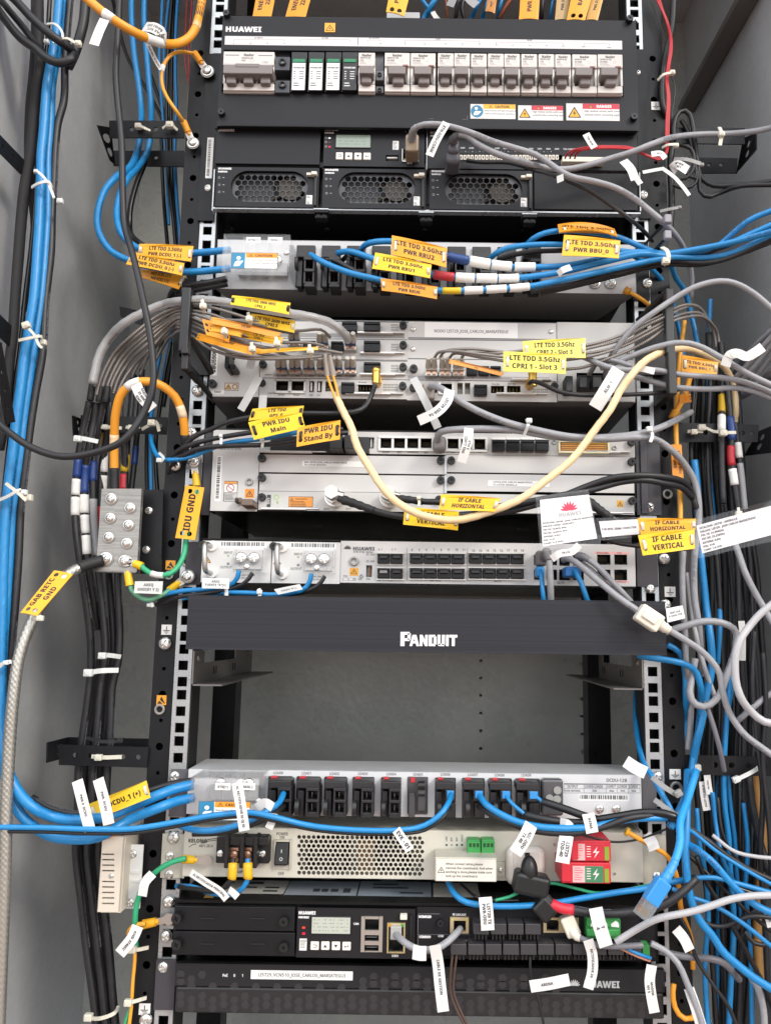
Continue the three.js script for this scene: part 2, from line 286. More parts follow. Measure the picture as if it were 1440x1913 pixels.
// ---------- faceplates with silk-screen print ----------
// rect in frame pixels at depth z; holes: pixel rectangles cut through; draws are in frame pixels too
function face(par, name, rect, z, color, { t = 1.5, holes = [], polys = [], rough = .45, metal = 0, ppm = 3000, bump = .00004, dust = .08, label } = {}) {
  const [x0, y0, x1, y1] = pxRect(...rect, z), cw = Math.ceil((x1 - x0) * ppm), ch = Math.ceil((y1 - y0) * ppm);
  const cv = document.createElement('canvas'); cv.width = cw; cv.height = ch; const c = cv.getContext('2d');
  c.fillStyle = color; c.fillRect(0, 0, cw, ch);
  for (let i = 0; i < cw * ch / 900; i++) { c.fillStyle = `rgba(${rnd() < .5 ? '0,0,0' : '255,255,255'},${rnd() * dust})`; c.fillRect(rnd() * cw, rnd() * ch, 1 + rnd() * 3, 1 + rnd() * 2); }
  for (let i = 0; i < cw / 60; i++) { c.strokeStyle = `rgba(${rnd() < .6 ? '255,255,255' : '0,0,0'},${rnd() * dust})`; c.lineWidth = .6 + rnd(); c.beginPath(); const a = rnd() * cw, b = rnd() * ch; c.moveTo(a, b); c.lineTo(a + (rnd() - .5) * 90, b + (rnd() - .5) * 30); c.stroke(); }
  const hs = holes.map(h => rectP(...pxRect(...h, z))).concat(polys);
  const g = plate(rectP(x0, y0, x1, y1), hs, z / 1000 - t / 1000, z / 1000);
  const p = g.attributes.position, uv = g.attributes.uv; for (let i = 0; i < p.count; i++) uv.setXY(i, (p.getX(i) - x0) / (x1 - x0), (p.getY(i) - y0) / (y1 - y0));
  const tx = new THREE.CanvasTexture(cv); tx.colorSpace = THREE.SRGBColorSpace; tx.anisotropy = 4;
  const mm = new THREE.MeshPhysicalMaterial({ map: tx, roughness: rough, metalness: metal, specularIntensity: parseInt(color.slice(1, 3), 16) < 70 ? .5 : 1 });
  const o = part(par, name, g, mm, label);
  const C = (x, y) => { const q = Q(x, y, z); return [(q.x - x0) * ppm, (y1 - q.y) * ppm]; };
  const S = (x, y) => ko[2] * mpp(x, y, z) * ppm; // canvas px per frame px
  return { o, c, z, C, S, x0, y0, x1, y1,
    t(s, x, y, h, { col = '#e8e8e8', b = 0, al = 'left', w = 1, rot = 0, font = 'sans-serif' } = {}) { const [a, d] = C(x, y); c.save(); c.translate(a, d); c.rotate(rot); c.scale(w, 1); c.fillStyle = col; c.textAlign = al; c.textBaseline = 'middle'; c.font = `${b ? 'bold ' : ''}${h * S(x, y) * 1.08}px ${font}`; c.fillText(s, 0, 0); c.strokeStyle = col; c.lineWidth = h * S(x, y) * .05; c.strokeText(s, 0, 0); c.restore(); },
    q(a0, b0, a1, b1) { const [u0, v0, u1, v1] = pxRect(a0, b0, a1, b1, z); return [(u0 - x0) * ppm, (y1 - v1) * ppm, (u1 - x0) * ppm, (y1 - v0) * ppm]; },
    r(a0, b0, a1, b1, col) { const [a, b, d, e] = this.q(a0, b0, a1, b1); c.fillStyle = col; c.fillRect(a, b, d - a, e - b); },
    ln(pts, col, w = 1) { c.strokeStyle = col; c.lineWidth = w * S(pts[0][0], pts[0][1]); c.beginPath(); pts.forEach((q, i) => { const [a, b] = C(...q); i ? c.lineTo(a, b) : c.moveTo(a, b); }); c.stroke(); },
    circ(x, y, r, col, fill = 1, w = 1) { const [a, b] = C(x, y); c.beginPath(); c.arc(a, b, r * S(x, y), 0, 7); if (fill) { c.fillStyle = col; c.fill(); } else { c.strokeStyle = col; c.lineWidth = w * S(x, y); c.stroke(); } },
    bar(a0, b0, a1, b1, vert = 0) { this.r(a0, b0, a1, b1, '#dfe0de'); const [a, b, d, e] = this.q(a0, b0, a1, b1); if (vert) { let y = b + 4; while (y < e - 6) { const k = 1 + rnd() * 3; c.fillStyle = '#26262a'; c.fillRect(a + (d - a) * .15, y, (d - a) * .55, k); y += k + 1 + rnd() * 2.5; } } else bars(c, a + 3, b + 2, d - a - 6, (e - b) * .62, '#26262a'); },
    tri(x, y, s, bg) { const [a, b] = C(x, y); warnTri(c, a, b, s * S(x, y), bg); },
    micro(x, y, w, n, h = 2, col = 'rgba(40,40,45,.8)') { for (let i = 0; i < n; i++) { let a = 0; const L = w * (.6 + rnd() * .4); while (a < L) { const k = 1 + rnd() * 4; this.r(x + a, y + i * h * 2, x + a + k, y + i * h * 2 + h, col); a += k + 1.2; } } },
    flower(x, y, s, col) { const [a, b] = C(x, y), k = s * S(x, y); for (let i = 0; i < 8; i++) { const an = Math.PI + (i + .5) / 8 * Math.PI * 1.0; c.save(); c.translate(a, b + k * .35); c.rotate(an + Math.PI / 2); c.beginPath(); c.moveTo(0, 0); c.bezierCurveTo(k * .13, -k * .35, k * .15, -k * .8, 0, -k * .95); c.bezierCurveTo(-k * .15, -k * .8, -k * .13, -k * .35, 0, 0); c.fillStyle = col; c.fill(); c.restore(); } },
  };
}
// an open-fronted socket behind a hole in a faceplate
function socket(par, name, x0, y0, x1, y1, z, d, m, wall = .0006) {
  const [a, b, c, e] = pxRect(x0, y0, x1, y1, z), f = z / 1000 - .0016, k = f - d / 1000;
  return part(par, name, [wb(a - wall, b - wall, k, a, e + wall, f), wb(c, b - wall, k, c + wall, e + wall, f), wb(a, b - wall, k, c, b, f), wb(a, e, k, c, e + wall, f), wb(a - wall, b - wall, k - wall, c + wall, e + wall, k)], m);
}
// network socket: metal shell, dark throat with a stepped key and gold contacts
function rj45(par, x0, y0, x1, y1, z, { up = 0, m = M.dark } = {}) {
  const o = socket(par, 'port', x0, y0, x1, y1, z, 11, m), [a, b, c, e] = pxRect(x0, y0, x1, y1, z), f = z / 1000 - .0018, w = c - a, h = e - b;
  const s = [];
  for (const q of [0, 1]) for (const [k, hh] of [[.2, .17], [.3, .09]]) s.push(up ? wb(q ? c - w * k : a, e - h * hh, f - .009, q ? c : a + w * k, e, f) : wb(q ? c - w * k : a, b, f - .009, q ? c : a + w * k, b + h * hh, f));
  part(o, 'key', s, M.plasticD);
  const g = []; for (let i = 0; i < 8; i++) { const xx = a + w * (.2 + .6 * i / 7); g.push(wb(xx - w * .011, up ? b + h * .12 : e - h * .55, f - .0075, xx + w * .011, up ? b + h * .55 : e - h * .12, f - .007)); }
  part(o, 'contact', g, M.oldGold); return o;
}
// ---------- the cabinet ----------
const FLOOR = -.62, ROOF = .98;
function struct(name, geos, m) { const o = mesh(name, geos, m); scene.add(o); o.userData.kind = 'structure'; return o; }
struct('left_wall', [wb(-.454, FLOOR, -.335, -.43, ROOF, .135), wb(-.43, FLOOR, .118, -.415, ROOF, .135)], M.wall);
struct('right_wall', [wb(.395, FLOOR, -.335, .42, ROOF, .09)], M.wall);
{ // back wall with two columns of round holes
  const holes = []; for (const [px, py, n] of [[898, 1234, 7], [1085, 1240, 7]]) { const a = P(px, py, -300); for (let i = -8; i < n; i++) if (!(px > 1000 && i === 1)) holes.push(ngon(a.x, a.y - i * .0235, .0021, 10)); }
  struct('back_wall', [plate(rectP(-.43, FLOOR, .395, ROOF), holes, -.3015, -.3), wb(-.43, FLOOR, -.335, .395, ROOF, -.325)], mat('#adafaa', .36, 0, { map: grime, bumpMap: bumpTex, bumpScale: .0006, roughnessMap: roughTex, tri: .5, k: 'bw' }));
}
struct('cabinet_roof', [wb(-.454, ROOF, -.335, .424, ROOF + .02, .135)], M.wall);
struct('cabinet_floor', [wb(-.454, FLOOR - .02, -.335, .424, FLOOR, .135)], M.wall);
struct('ground', [new THREE.PlaneGeometry(120, 120).rotateX(-Math.PI / 2).translate(0, FLOOR - .16, 0)], mat('#8a7468', .95, 0, { map: grime, tri: 1.5, k: 'soil' }));

// ---------- the rack ----------
const rack = thing('equipment_rack', 'tall black rack frame with square hole strips holding all the equipment', 'rack', V(0, FLOOR, 0));
{
  const U = .04445, y0 = P(344, 1243, 0).y, rows = []; // height of a first hole of the bottom group
  for (let u = -7; u < 22; u++) for (const o of [0, -.015875, -.028575]) rows.push(y0 + u * U + o);
  const s = .0047;
  for (const sd of [-1, 1]) {
    const X = sd * .23255, hs = [];
    for (const y of rows) if (y > -.55 && y < .86) hs.push(rectP(X - s, y - s, X + s, y + s));
    part(rack, 'rail', plate(rectP(X - .0085, -.56, X + .0085, .97), hs, -.002, 0), M.zinc, 'bare metal rail with square holes');
    part(rack, 'rail_web', [wb(X - sd * .0085 - .001, -.56, -.03, X - sd * .0085 + .001, .97, -.0025), wb(X - .0085, -.56, -.034, X + .0085, .97, -.032)], M.dark);
    // outer flange with alternating small and large round holes
    const xa = sd * .2418, xb = sd * .262, ho = [], xm = sd * .2515;
    for (let i = -16; i < 28; i++) { const y = y0 - .0035 + i * .025; if (y > -.55 && y < .86) ho.push(ngon(xm, y, i & 1 ? .0037 : .0019, i & 1 ? 18 : 12)); }
    part(rack, 'flange', [plate(rectP(Math.min(xa, xb), -.56, Math.max(xa, xb), .97), ho, -.002, -.0004)], M.black);
    part(rack, 'flange_side', [wb(xb - .0009, -.56, -.04, xb + .0009, .97, -.0022), wb(Math.min(xa, xb), -.56, -.042, Math.max(xa, xb), .97, -.04)], M.black);
    // perforated strip behind the flange
    const xc = sd * .2745, h2 = []; for (let i = -30; i < 48; i++) h2.push(ngon(xc, y0 + i * .0165, .0022, 10));
    part(rack, 'perforated_strip', [plate(rectP(xc - .012, -.52, xc + .008, .83), h2.filter(h => h[0][1] < .81 && h[0][1] > -.5), -.0715, -.07)], M.wall);
    part(rack, 'perforated_strip_back', [wb(xc - .012, -.52, -.09, xc + .008, .83, -.088)], M.dark);
  }
  const pa = P(396, 1330, -190), pb = P(439, 1330, -190), pc = P(1098, 1330, -190), pd = P(1140, 1330, -190);
  part(rack, 'rear_post', [wb(pa.x, -.56, -.22, pb.x, .97, -.19)], M.black2); part(rack, 'rear_post', [wb(pc.x, -.56, -.22, pd.x, .97, -.19)], M.black2);
  part(rack, 'foot_bar', [wb(-.27, FLOOR, -.22, .27, -.56, 0)], M.black2); part(rack, 'head_bar', [wb(-.27, .97, -.22, .27, ROOF, 0)], M.black2);
  K(0, 0, 1);
  for (const [x, y, d] of [[389, 352, 15], [345, 1400, 0], [328, 870, 22], [358, 808, 20], [309, 1202, 24], [369, 730, 21], [353, 1075, 23], [318, 1599, 18], [317, 1633, 18], [327, 1450, 20], [325, 1565, 24], [316, 1684, 23], [311, 1748, 22], [306, 1806, 21], [300, 1873, 0], [273, 1905, 24], [1191, 136, 11], [1201, 365, 18], [1214, 1100, 18], [1212, 948, 20], [1240, 1044, 22], [1208, 530, 20], [1242, 1130, 22], [1228, 1450, 18], [1226, 1636, 18]]) if (d) screw(rack, x, y, 2, d);
  for (const [x, y, d] of [[365, 860, 24], [300, 1325, 20], [352, 1050, 22], [317, 1075, 18], [1245, 924, 19], [1261, 1471, 24]]) screw(rack, x, y, -1, d, 'ring');
}
// stiffening bar on the right wall, running back
{ const a = PX(1393, 0, .383), b = PX(1280, 205, .383); const d = b.clone().sub(a).normalize(); a.addScaledVector(d, -.35);
  solo('wall_rail', 'grey metal rail running back along the upper right cabinet wall', 'rail', [orient(wb(0, -.0055, -.012, a.distanceTo(b), .0055, .012, .002).translate(0, 0, 0), a, d, V(0, 1, 0))], mat('#6f6a68', .5)); }
// thin printed sheet on a surface (front face takes the print)
function sticker(par, name, x0, y0, x1, y1, z, cl, { t = .25, m = M.print } = {}) {
  const g = bx(x0, y0, x1, y1, z - .05, z + t), n = g.attributes.normal, uv = g.attributes.uv;
  for (let i = 0; i < n.count; i++) { if (n.getZ(i) > .5) uv.setXY(i, cl[0] + (cl[2] - cl[0]) * uv.getX(i), cl[1] + (cl[3] - cl[1]) * uv.getY(i)); else uv.setXY(i, cl[0] + .002, cl[1] + .002); }
  return part(par, name, g, m);
}
const at = (x, y, z) => Q(x, y, z);
// ---------- power distribution panel with the breakers ----------
{
  K(0, 0, 1);
  const d = thing('distribution_panel', 'black top panel with a row of white circuit breakers and three warning labels', 'breaker panel', at(800, 240, 0));
  const R = [411, 34, 1190, 240];
  const F = face(d, 'front_panel', R, 25, '#222327', { t: 2, holes: [[416, 97, 1163, 177.5]], rough: .5 });
  part(d, 'housing', [bx(411, 34, 1190, 36, -80, 22.9), bx(411, 238, 1190, 240, 5, 22.9), bx(411, 36, 413, 238, 5, 22.9), bx(1188, 36, 1190, 238, 5, 22.9)], M.black);
  part(d, 'bottom_lip', [bx(412, 236, 1189, 240, 23, 27.5, .0008)], M.black);
  part(d, 'mounting_plate', bx(413, 60, 1188, 210, -5, 4), M.dark);
  F.t('HUAWEI', 421, 54, 13, { b: 1, w: 1.22, col: '#e4e4e6' });
  F.r(420, 71.5, 1162, 88, '#d2d0d0');
  // legend strip
  K(380, 0, .29167);
  const L = '#4a4648';
  F.t('AC INPUT', 355, 244, 12, { al: 'center', col: L }); F.ln([[195, 267], [195, 255], [518, 255], [518, 267]], L, 1.5); ['L1', 'L2', 'L3', 'N'].forEach((s, i) => F.t(s, 195 + i * 108, 277, 10, { al: 'center', col: L }));
  F.t('AC SPD', 780, 245, 12, { al: 'center', col: L }); F.ln([[620, 267], [620, 255], [938, 255], [938, 267]], L, 1.5); F.r(989, 232, 993, 288, '#555');
  F.t('AC OUTPUT', 1095, 245, 12, { al: 'center', col: L }); F.ln([[1052, 268], [1052, 257], [1135, 257], [1135, 268]], L, 1.5); F.t('L', 1052, 279, 10, { al: 'center', col: L }); F.t('N', 1135, 279, 10, { al: 'center', col: L });
  K(780, 0, .30556);
  F.ln([[-75, 265], [-75, 245], [378, 252], [378, 265]], L, 1.5); F.t('LLVD', 125, 240, 12, { al: 'center', col: L }); [[-75, 'F1'], [45, 'F2'], [172, 'F3'], [275, 'F4'], [378, 'F5']].forEach(([x, s]) => F.t(s, x, 270, 10, { al: 'center', col: L }));
  F.ln([[480, 272], [480, 257], [890, 263], [890, 276]], L, 1.5); F.t('BLVD', 686, 247, 12, { al: 'center', col: L }); ['F6', 'F7', 'F8', 'F9', 'F10'].forEach((s, i) => F.t(s, 482 + i * 102, 275 + i * 2, 10, { al: 'center', col: L }));
  F.ln([[1020, 278], [1020, 264], [1172, 268], [1172, 281]], L, 1.5); F.t('BAT1', 1018, 287, 10, { al: 'center', col: L }); F.t('BAT2', 1172, 291, 10, { al: 'center', col: L });
  F.ln([[305, 705], [305, 729], [275, 729]], '#8d8d90', 2); F.ln([[70, 725], [98, 725]], '#77777a', 2);
  // warning labels
  const wl = (x0, y0, x1, y1, sp, kind) => {
    const w = (x1 - x0) * .8, h = (y1 - y0) * .8, c = cell(w, h, (c, w, h) => { c.fillStyle = '#d6d4d1'; c.fillRect(0, 0, w, h); const k = w * sp;
      if (kind === 'CAUTION') { c.fillStyle = '#2c7394'; c.beginPath(); c.arc(k / 2, h / 2, h * .42, 0, 7); c.fill(); c.fillStyle = '#f2f2f2'; c.beginPath(); c.arc(k * .45, h * .3, h * .1, 0, 7); c.fill(); c.beginPath(); c.moveTo(k * .25, h * .75); c.quadraticCurveTo(k * .3, h * .4, k * .55, h * .48); c.lineTo(k * .85, h * .5); c.lineTo(k * .55, h * .75); c.fill(); } else warnTri(c, k / 2, h * .55, h * .62, '#e9a81e');
      c.fillStyle = kind === 'CAUTION' ? '#e8a92a' : '#bd2a3e'; c.fillRect(k, 0, w - k, h * .32); warnTri(c, k + (w - k) * .22, h * .17, h * .2, kind === 'CAUTION' ? '#e8a92a' : '#e89a3a');
      lines(c, w, h, [kind], { fg: kind === 'CAUTION' ? '#3a2a10' : '#f4e6e2', fs: h * .22, x: sp + (1 - sp) * .58, y: .17 });
      lines(c, w, h, kind === 'CAUTION' ? ['Read manual and take precautions', 'before performing this operation.', '操作产品前请查阅产品用户手册说明'] : ['High residual current, earth connection', 'essential before connecting supply.', '大泄漏电流，连接前须先接地'], { fg: '#3a3a40', fs: h * .135, x: sp + .03, al: 'left', y: .65, lead: 1.6, bold: false });
      c.strokeStyle = '#777'; c.strokeRect(0, 0, w, h); c.strokeRect(k, 0, 0, h); });
    sticker(d, 'warning_label', x0, y0, x1, y1, 25, c);
  };
  wl(322, 637, 598, 727, .29, 'CAUTION'); wl(613, 645, 888, 736, .3, 'DANGER'); wl(907, 633, 1233, 738, .31, 'DANGER');
  K(380, 0, .29167);
  { const c = cell(48, 48, (c, w, h) => { c.fillStyle = '#e9a62a'; c.fillRect(0, 0, w, h); warnTri(c, w / 2, h * .56, h * .66, '#e9a62a'); }); sticker(d, 'warning_label', 777, 147, 844, 205, 25, c, { t: .6 }); }
  for (const [x, y] of [[153, 102], [121, 733]]) screw(d, x, y, 25, 42, 'thumb');
  K(780, 0, .30556); for (const [x, y] of [[1290, 130], [1316, 728]]) screw(d, x, y, 25, 42, 'thumb');
  // breakers
  K(0, 0, 1);
  const bl = (t, w) => cell(w * 3, 66, (c, W2, h) => { c.fillStyle = '#c9c4bf'; c.fillRect(0, 0, W2, h); lines(c, W2, h, ['Nader'], { fg: '#33302e', fs: 19, y: .17 }); lines(c, W2, h, [t, t === 'NDM1A-63' ? 'C32' : 'DC100A'], { fg: '#55504c', fs: 12, y: .5, x: .08, al: 'left' }); c.fillStyle = '#8b8680'; for (let i = 0; i < 3; i++) c.fillRect(W2 * .08, 48 + i * 5, W2 * (.3 + .06 * i), 2); c.strokeStyle = '#777'; c.beginPath(); c.ellipse(W2 * .68, h * .62, 9, 6, 0, 0, 7); c.stroke(); });
  const l1 = bl('NDM1A-63', 30), l2 = bl('NDM1A-125', 47), l3 = cell(96 * 3, 66, (c, w, h) => { c.fillStyle = '#cbc6c2'; c.fillRect(0, 0, w, h); lines(c, w, h, ['Nader'], { fg: '#33302e', fs: 20, y: .22 }); lines(c, w, h, ['NDM1A-63', 'D32'], { fg: '#55504c', fs: 13, y: .6, x: .36, al: 'left' }); c.fillStyle = '#777'; c.fillRect(8, 14, 80, 6); c.fillRect(w - 90, 14, 82, 6); c.strokeStyle = '#777'; c.strokeRect(w * .53, h * .62, 20, 12); lines(c, w, h, ['1 3 5'], { fg: '#666', fs: 14, x: .83, y: .85 }); });
  const bm = mat('#cdc8c3', .42), lm = mat('#77706e', .45);
  const breaker = (x0, x1, wide, cl, poles = 1) => {
    const y0 = 96 + .008 * (x0 - 417) + (rnd() - .5) * .9, y1 = y0 + 76.5, w = x1 - x0, r = y0 + 25, r2 = y0 + 59, s = Math.min(4.5, w * .14), g = .5;
    const jz = (rnd() - .5) * 2.5; const b = part(d, 'breaker', [bx(x0 + g, y0, x1 - g, r, 4, 30, .0006), bx(x0 + g, r2, x1 - g, y1 - 4, 4, 30, .0008), bx(x0 + g, y1 - 5, x1 - g, y1, 4, 27.5, .0006), bx(x0 + g, r, x0 + s, r2, 4, 28), bx(x1 - s, r, x1 - g, r2, 4, 28), bx(x0 + s, r, x1 - s, r2, 4, 20)], bm);
    sticker(b, 'label', x0 + 1.2, y0 + 1.5, x1 - 1.2, y0 + 23, 30, cl, { t: .12 });
    if (poles === 3) { const q = [bx(x0 - .5, r - 1, x1 - 4, r + 16, 22, 41, .0012), bx(x0 + 22, r - 3.5, x1 - 28, r + 4, 24, 41.5, .001)]; for (let k = 0; k < 3; k++) q.push(bx(x0 + 5 + k * 32, r + 15, x0 + 24 + k * 32, r + 34, 20, 36, .0018)); part(b, 'lever', q, lm);
      part(b, 'divider', [0, 1].map(k => bx(x0 + 30 + k * 32, r + 14, x0 + 33 + k * 32, r2, 18, 29)), bm); }
    else { const c = wide ? [x0 + w * .14, x0 + w * .82, x0 + w * .3, x0 + w * .76] : [x0 + 2, x1 - 3, x0 + 5, x1 - 7]; part(b, 'lever', [bx(c[0], r - .5 + jz * .4, c[1], r + 14 + jz * .4, 22, 40 + jz, .001), bx(c[2], r + 13, c[3], r + 32 + jz * .5, 20, 35.5 + jz, .0025)], lm);
      if (wide) part(b, 'latch', [bx(x0 + w * .72, r - 3, x0 + w * .92, r - .5, 29, 31.2)], mat('#8a5f55', .5)); }
  };
  breaker(417, 513, 0, l3, 3); breaker(669, 701, 0, l1);
  for (const [a, b] of [[718, 766], [766.5, 814], [1068, 1115], [1115.5, 1163]]) breaker(a, b, 1, l2);
  [817, 847.5, 879, 910.5, 941, 973, 1005, 1036].forEach(a => breaker(a, a + 30.5, 0, l1));
  // auxiliary terminal block and surge arrester cartridges
  const ax = part(d, 'terminal_block', [bx(513.5, 97, 541.5, 107, 4, 18), bx(514, 106, 541.5, 131, 4, 29, .0006), bx(514, 131, 541.5, 150, 4, 16), bx(513.5, 150, 541.5, 173, 4, 29, .0006)], mat('#3a3e44', .45));
  for (const y of [117, 159.5]) { inst(ax, 'socket', GEO.ring, M.plastic, at(528, y, 29), null, .004); inst(ax, 'screw', GEO.pan, M.steelB, at(528, y, 28.4), [0, 0, .5], .0024); }
  const sl = k => cell(76, 150, (c, w, h) => { c.fillStyle = k ? '#1d1e22' : '#d4d6d6'; c.fillRect(0, 0, w, h); const f = k ? '#d8d8d8' : '#333'; lines(c, w, h, ['SPD40D/385'], { fg: f, fs: 12, y: .18 }); c.fillStyle = f; for (let i = 0; i < 4; i++) { c.fillRect(8, 46 + i * 13, 12, 4); c.fillRect(40, 46 + i * 13, 28, 4); } c.fillRect(8, 110, 30, 5); c.fillRect(8, 124, 34, 5); });
  const s0 = sl(0), s1 = sl(1);
  [543, 575, 607, 638].forEach((x, i) => { const b = part(d, 'surge_arrester', [bx(x + .5, 97, x + 30, 172, 4, 27, .0006), bx(x + 2, 106, x + 29, 168, 20, 31, .001)], M.plastic); part(b, 'indicator', bx(x + 4, 109.5, x + 27, 116, 30, 32, .0005), M.greenCap); sticker(b, 'label', x + 2.8, 117.5, x + 27, 168, 31, i === 3 ? s1 : s0); });
  { const b = part(d, 'spacer_block', [bx(702, 97, 716.5, 131, 4, 20), bx(702, 131, 716.5, 150, 4, 28, .0006), bx(702, 150, 716.5, 161, 4, 18), bx(702, 161, 716.5, 173, 4, 28, .0006)], mat('#55565a', .45)); for (const y of [140, 169]) inst(b, 'screw', GEO.ring, M.dark, at(709, y, 28), null, .0024); }
}
// ---------- power subrack under it ----------
const psu = (() => {
  K(0, 0, 1);
  const d = thing('power_subrack', 'black power subrack under the breaker panel with mounting ears and a bare dusty underside', 'power subrack', at(800, 395, 0));
  part(d, 'chassis', [bx(402, 241, 1190, 398, -240, 2), bx(402, 237, 1190, 244, 2, 14), bx(402, 306, 1190, 315, 2, 15), bx(402, 385, 1190, 397, 2, 10)], M.black);
  part(d, 'ear', [bx(378, 100, 408, 412, .6, 3), ], M.black); part(d, 'ear', [bx(1190, 92, 1211, 408, .6, 3)], M.black);
  part(d, 'edge_trim', [bx(397, 392, 1196, 394.5, 9, 16.5), bx(398, 316, 400, 393, 9, 16.5), bx(1194, 322, 1196, 394, 9, 16.5)], M.zinc);
  const F = face(d, 'blank_panel', [404, 241, 598, 306], 18, '#202125', { t: 3 });
  K(380, 220, .30556); F.t('HUAWEI', 93, 77, 19, { b: 1, w: 1.2 });
  K(0, 0, 1); part(d, 'blank_panel', bx(997, 323, 1189, 392, 4, 18, .0008), M.black);
  { const c = cell(30, 200, (c, w, h) => { c.fillStyle = '#dcdcd8'; c.fillRect(0, 0, w, h); let y = 10; while (y < h - 12) { const k = 1 + rnd() * 3; c.fillStyle = '#222'; c.fillRect(5, y, 13, k); y += k + 1 + rnd() * 2.5; } }); sticker(d, 'barcode_label', 386, 257, 398, 333, 3, c); }
  for (const [x, y] of [[600, 403], [796, 409], [989, 412]]) { const h = part(d, 'latch', [bx(x - 13, y - 12, x + 13, y - 6, 8, 20, .0006), bx(x - 11, y - 6, x + 11, y + 4, 8, 17), ], M.black2); part(h, 'latch_slot', [bx(x - 8, y - 5, x - 2, y + 2, 17, 17.6), bx(x + 2, y - 5, x + 8, y + 2, 17, 17.6)], M.dark); part(h, 'hook', bx(x - 14, y - 14, x + 14, y - 12, 10, 19), M.zinc); }
  for (const [x, y] of [[418, 420], [604, 419], [793, 423], [983, 424], [1168, 426]]) { const a = at(x, 402, 2); const q = P(x, y, 0); inst(d, 'screw', GEO.pan, M.plastic, V(a.x, at(x, 398, 2).y - .0002, -.03 - (y - 418) * .0006), [Math.PI / 2, 0, 0], .0035); }
  return d;
})();
// rectifiers
const rect0 = (() => {
  K(380, 220, .30556);
  const d = thing('rectifier_module', 'black rectifier with honeycomb vent, leftmost of the three in the row', 'rectifier', at(395, 540, 18), 'rectifier modules in a row');
  const [cx0, cy0, cx1, cy1] = pxRect(168, 325, 640, 515, 18), rad = (cy1 - cy0) / 2;
  const st = []; for (let i = 0; i <= 16; i++) { const a = -Math.PI / 2 + i / 16 * Math.PI; st.push([cx1 - rad + rad * Math.cos(a), cy0 + rad + rad * Math.sin(a)]); } for (let i = 0; i <= 16; i++) { const a = Math.PI / 2 + i / 16 * Math.PI; st.push([cx0 + rad + rad * Math.cos(a), cy0 + rad + rad * Math.sin(a)]); }
  const F = face(d, 'faceplate', [76, 305, 705, 545], 18, '#202125', { t: 2, polys: [st] });
  part(d, 'shell', [bx(76, 303, 706, 309, 2, 15.9), bx(76, 540, 706, 547, 2, 15.9), bx(76, 309, 80, 540, 2, 15.9), bx(702, 309, 706, 540, 2, 15.9), bx(80, 309, 702, 540, -6, -4)], M.black2);
  // honeycomb grille clipped to the opening
  const inside = (x, y, r) => { const X = Math.max(cx0 + rad, Math.min(cx1 - rad, x)); return Math.hypot(x - X, y - (cy0 + rad)) < rad - r; };
  const hr = .00395, hx = hr * Math.sqrt(3), hs = []; let row = 0;
  for (let y = cy0; y < cy1 + hr; y += hr * 1.5, row++) for (let x = cx0 + (row & 1 ? hx / 2 : 0); x < cx1; x += hx) if (inside(x, y, hr * .9)) hs.push(ngon(x, y, hr * .9, 6, Math.PI / 6));
  part(d, 'grille', plate(st.map(([x, y]) => [x, y]), hs, .0128, .0142), mat('#4a4b4e', .35, .3));
  const fc = at(540, 450, 2); part(d, 'fan', [new THREE.CylinderGeometry(.013, .013, .006, 20).rotateX(Math.PI / 2).translate(fc.x, fc.y, .004), ...Array.from({ length: 7 }, (_, i) => new THREE.BoxGeometry(.014, .005, .0015).rotateX(.6).translate(.017, 0, .003).rotateZ(i * .9).translate(fc.x, fc.y, 0))], mat('#524b42', .45));
  part(d, 'fan_board', bx(85, 330, 430, 515, -3, 4), mat('#3b3d40', .5));
  F.t('HUAWEI', 91, 311, 16, { b: 1, w: 1.2 }); F.t('R4850G', 91, 328, 13, { b: 1, w: 1.15 });
  for (const [i, y] of [366, 410, 454].entries()) { F.circ(98, y, 6, '#cfcfcf', 0, 2); F.r(118, y - 1.5, 130, y + 1.5, '#d0d0d0'); }
  F.r(628, 474, 667, 530, '#dcdcda'); F.micro(632, 480, 28, 2, 4); F.micro(632, 508, 20, 3, 4); F.t('⌂ ─ ▮', 570, 323, 14, { col: '#ccc' });
  const h = part(d, 'handle', [bx(676, 350, 692, 535, 16, 21, .0006)], M.plastic); part(h, 'latch', [bx(630, 334, 662, 349, 18, 22, .0005), bx(658, 325, 694, 345, 18, 24, .0008)], M.whitePlug);
  return d;
})();
for (const [i, [x, y, lab]] of [[735, 305, 'black rectifier with honeycomb vent, in the middle of the three in the row'], [1375, 318, 'black rectifier with honeycomb vent, rightmost of the three, next to the blank panel']].entries()) {
  K(380, 220, .30556); const a = at(76, 305, 18), b = at(i ? 1378 : 728, i ? 323 : 314, 18), c = rect0.clone(); c.name = numbered('rectifier_module'); c.position.x += b.x - a.x; scene.add(c); c.userData = { ...rect0.userData, label: lab }; ORG.set(c, c.position.clone());
}
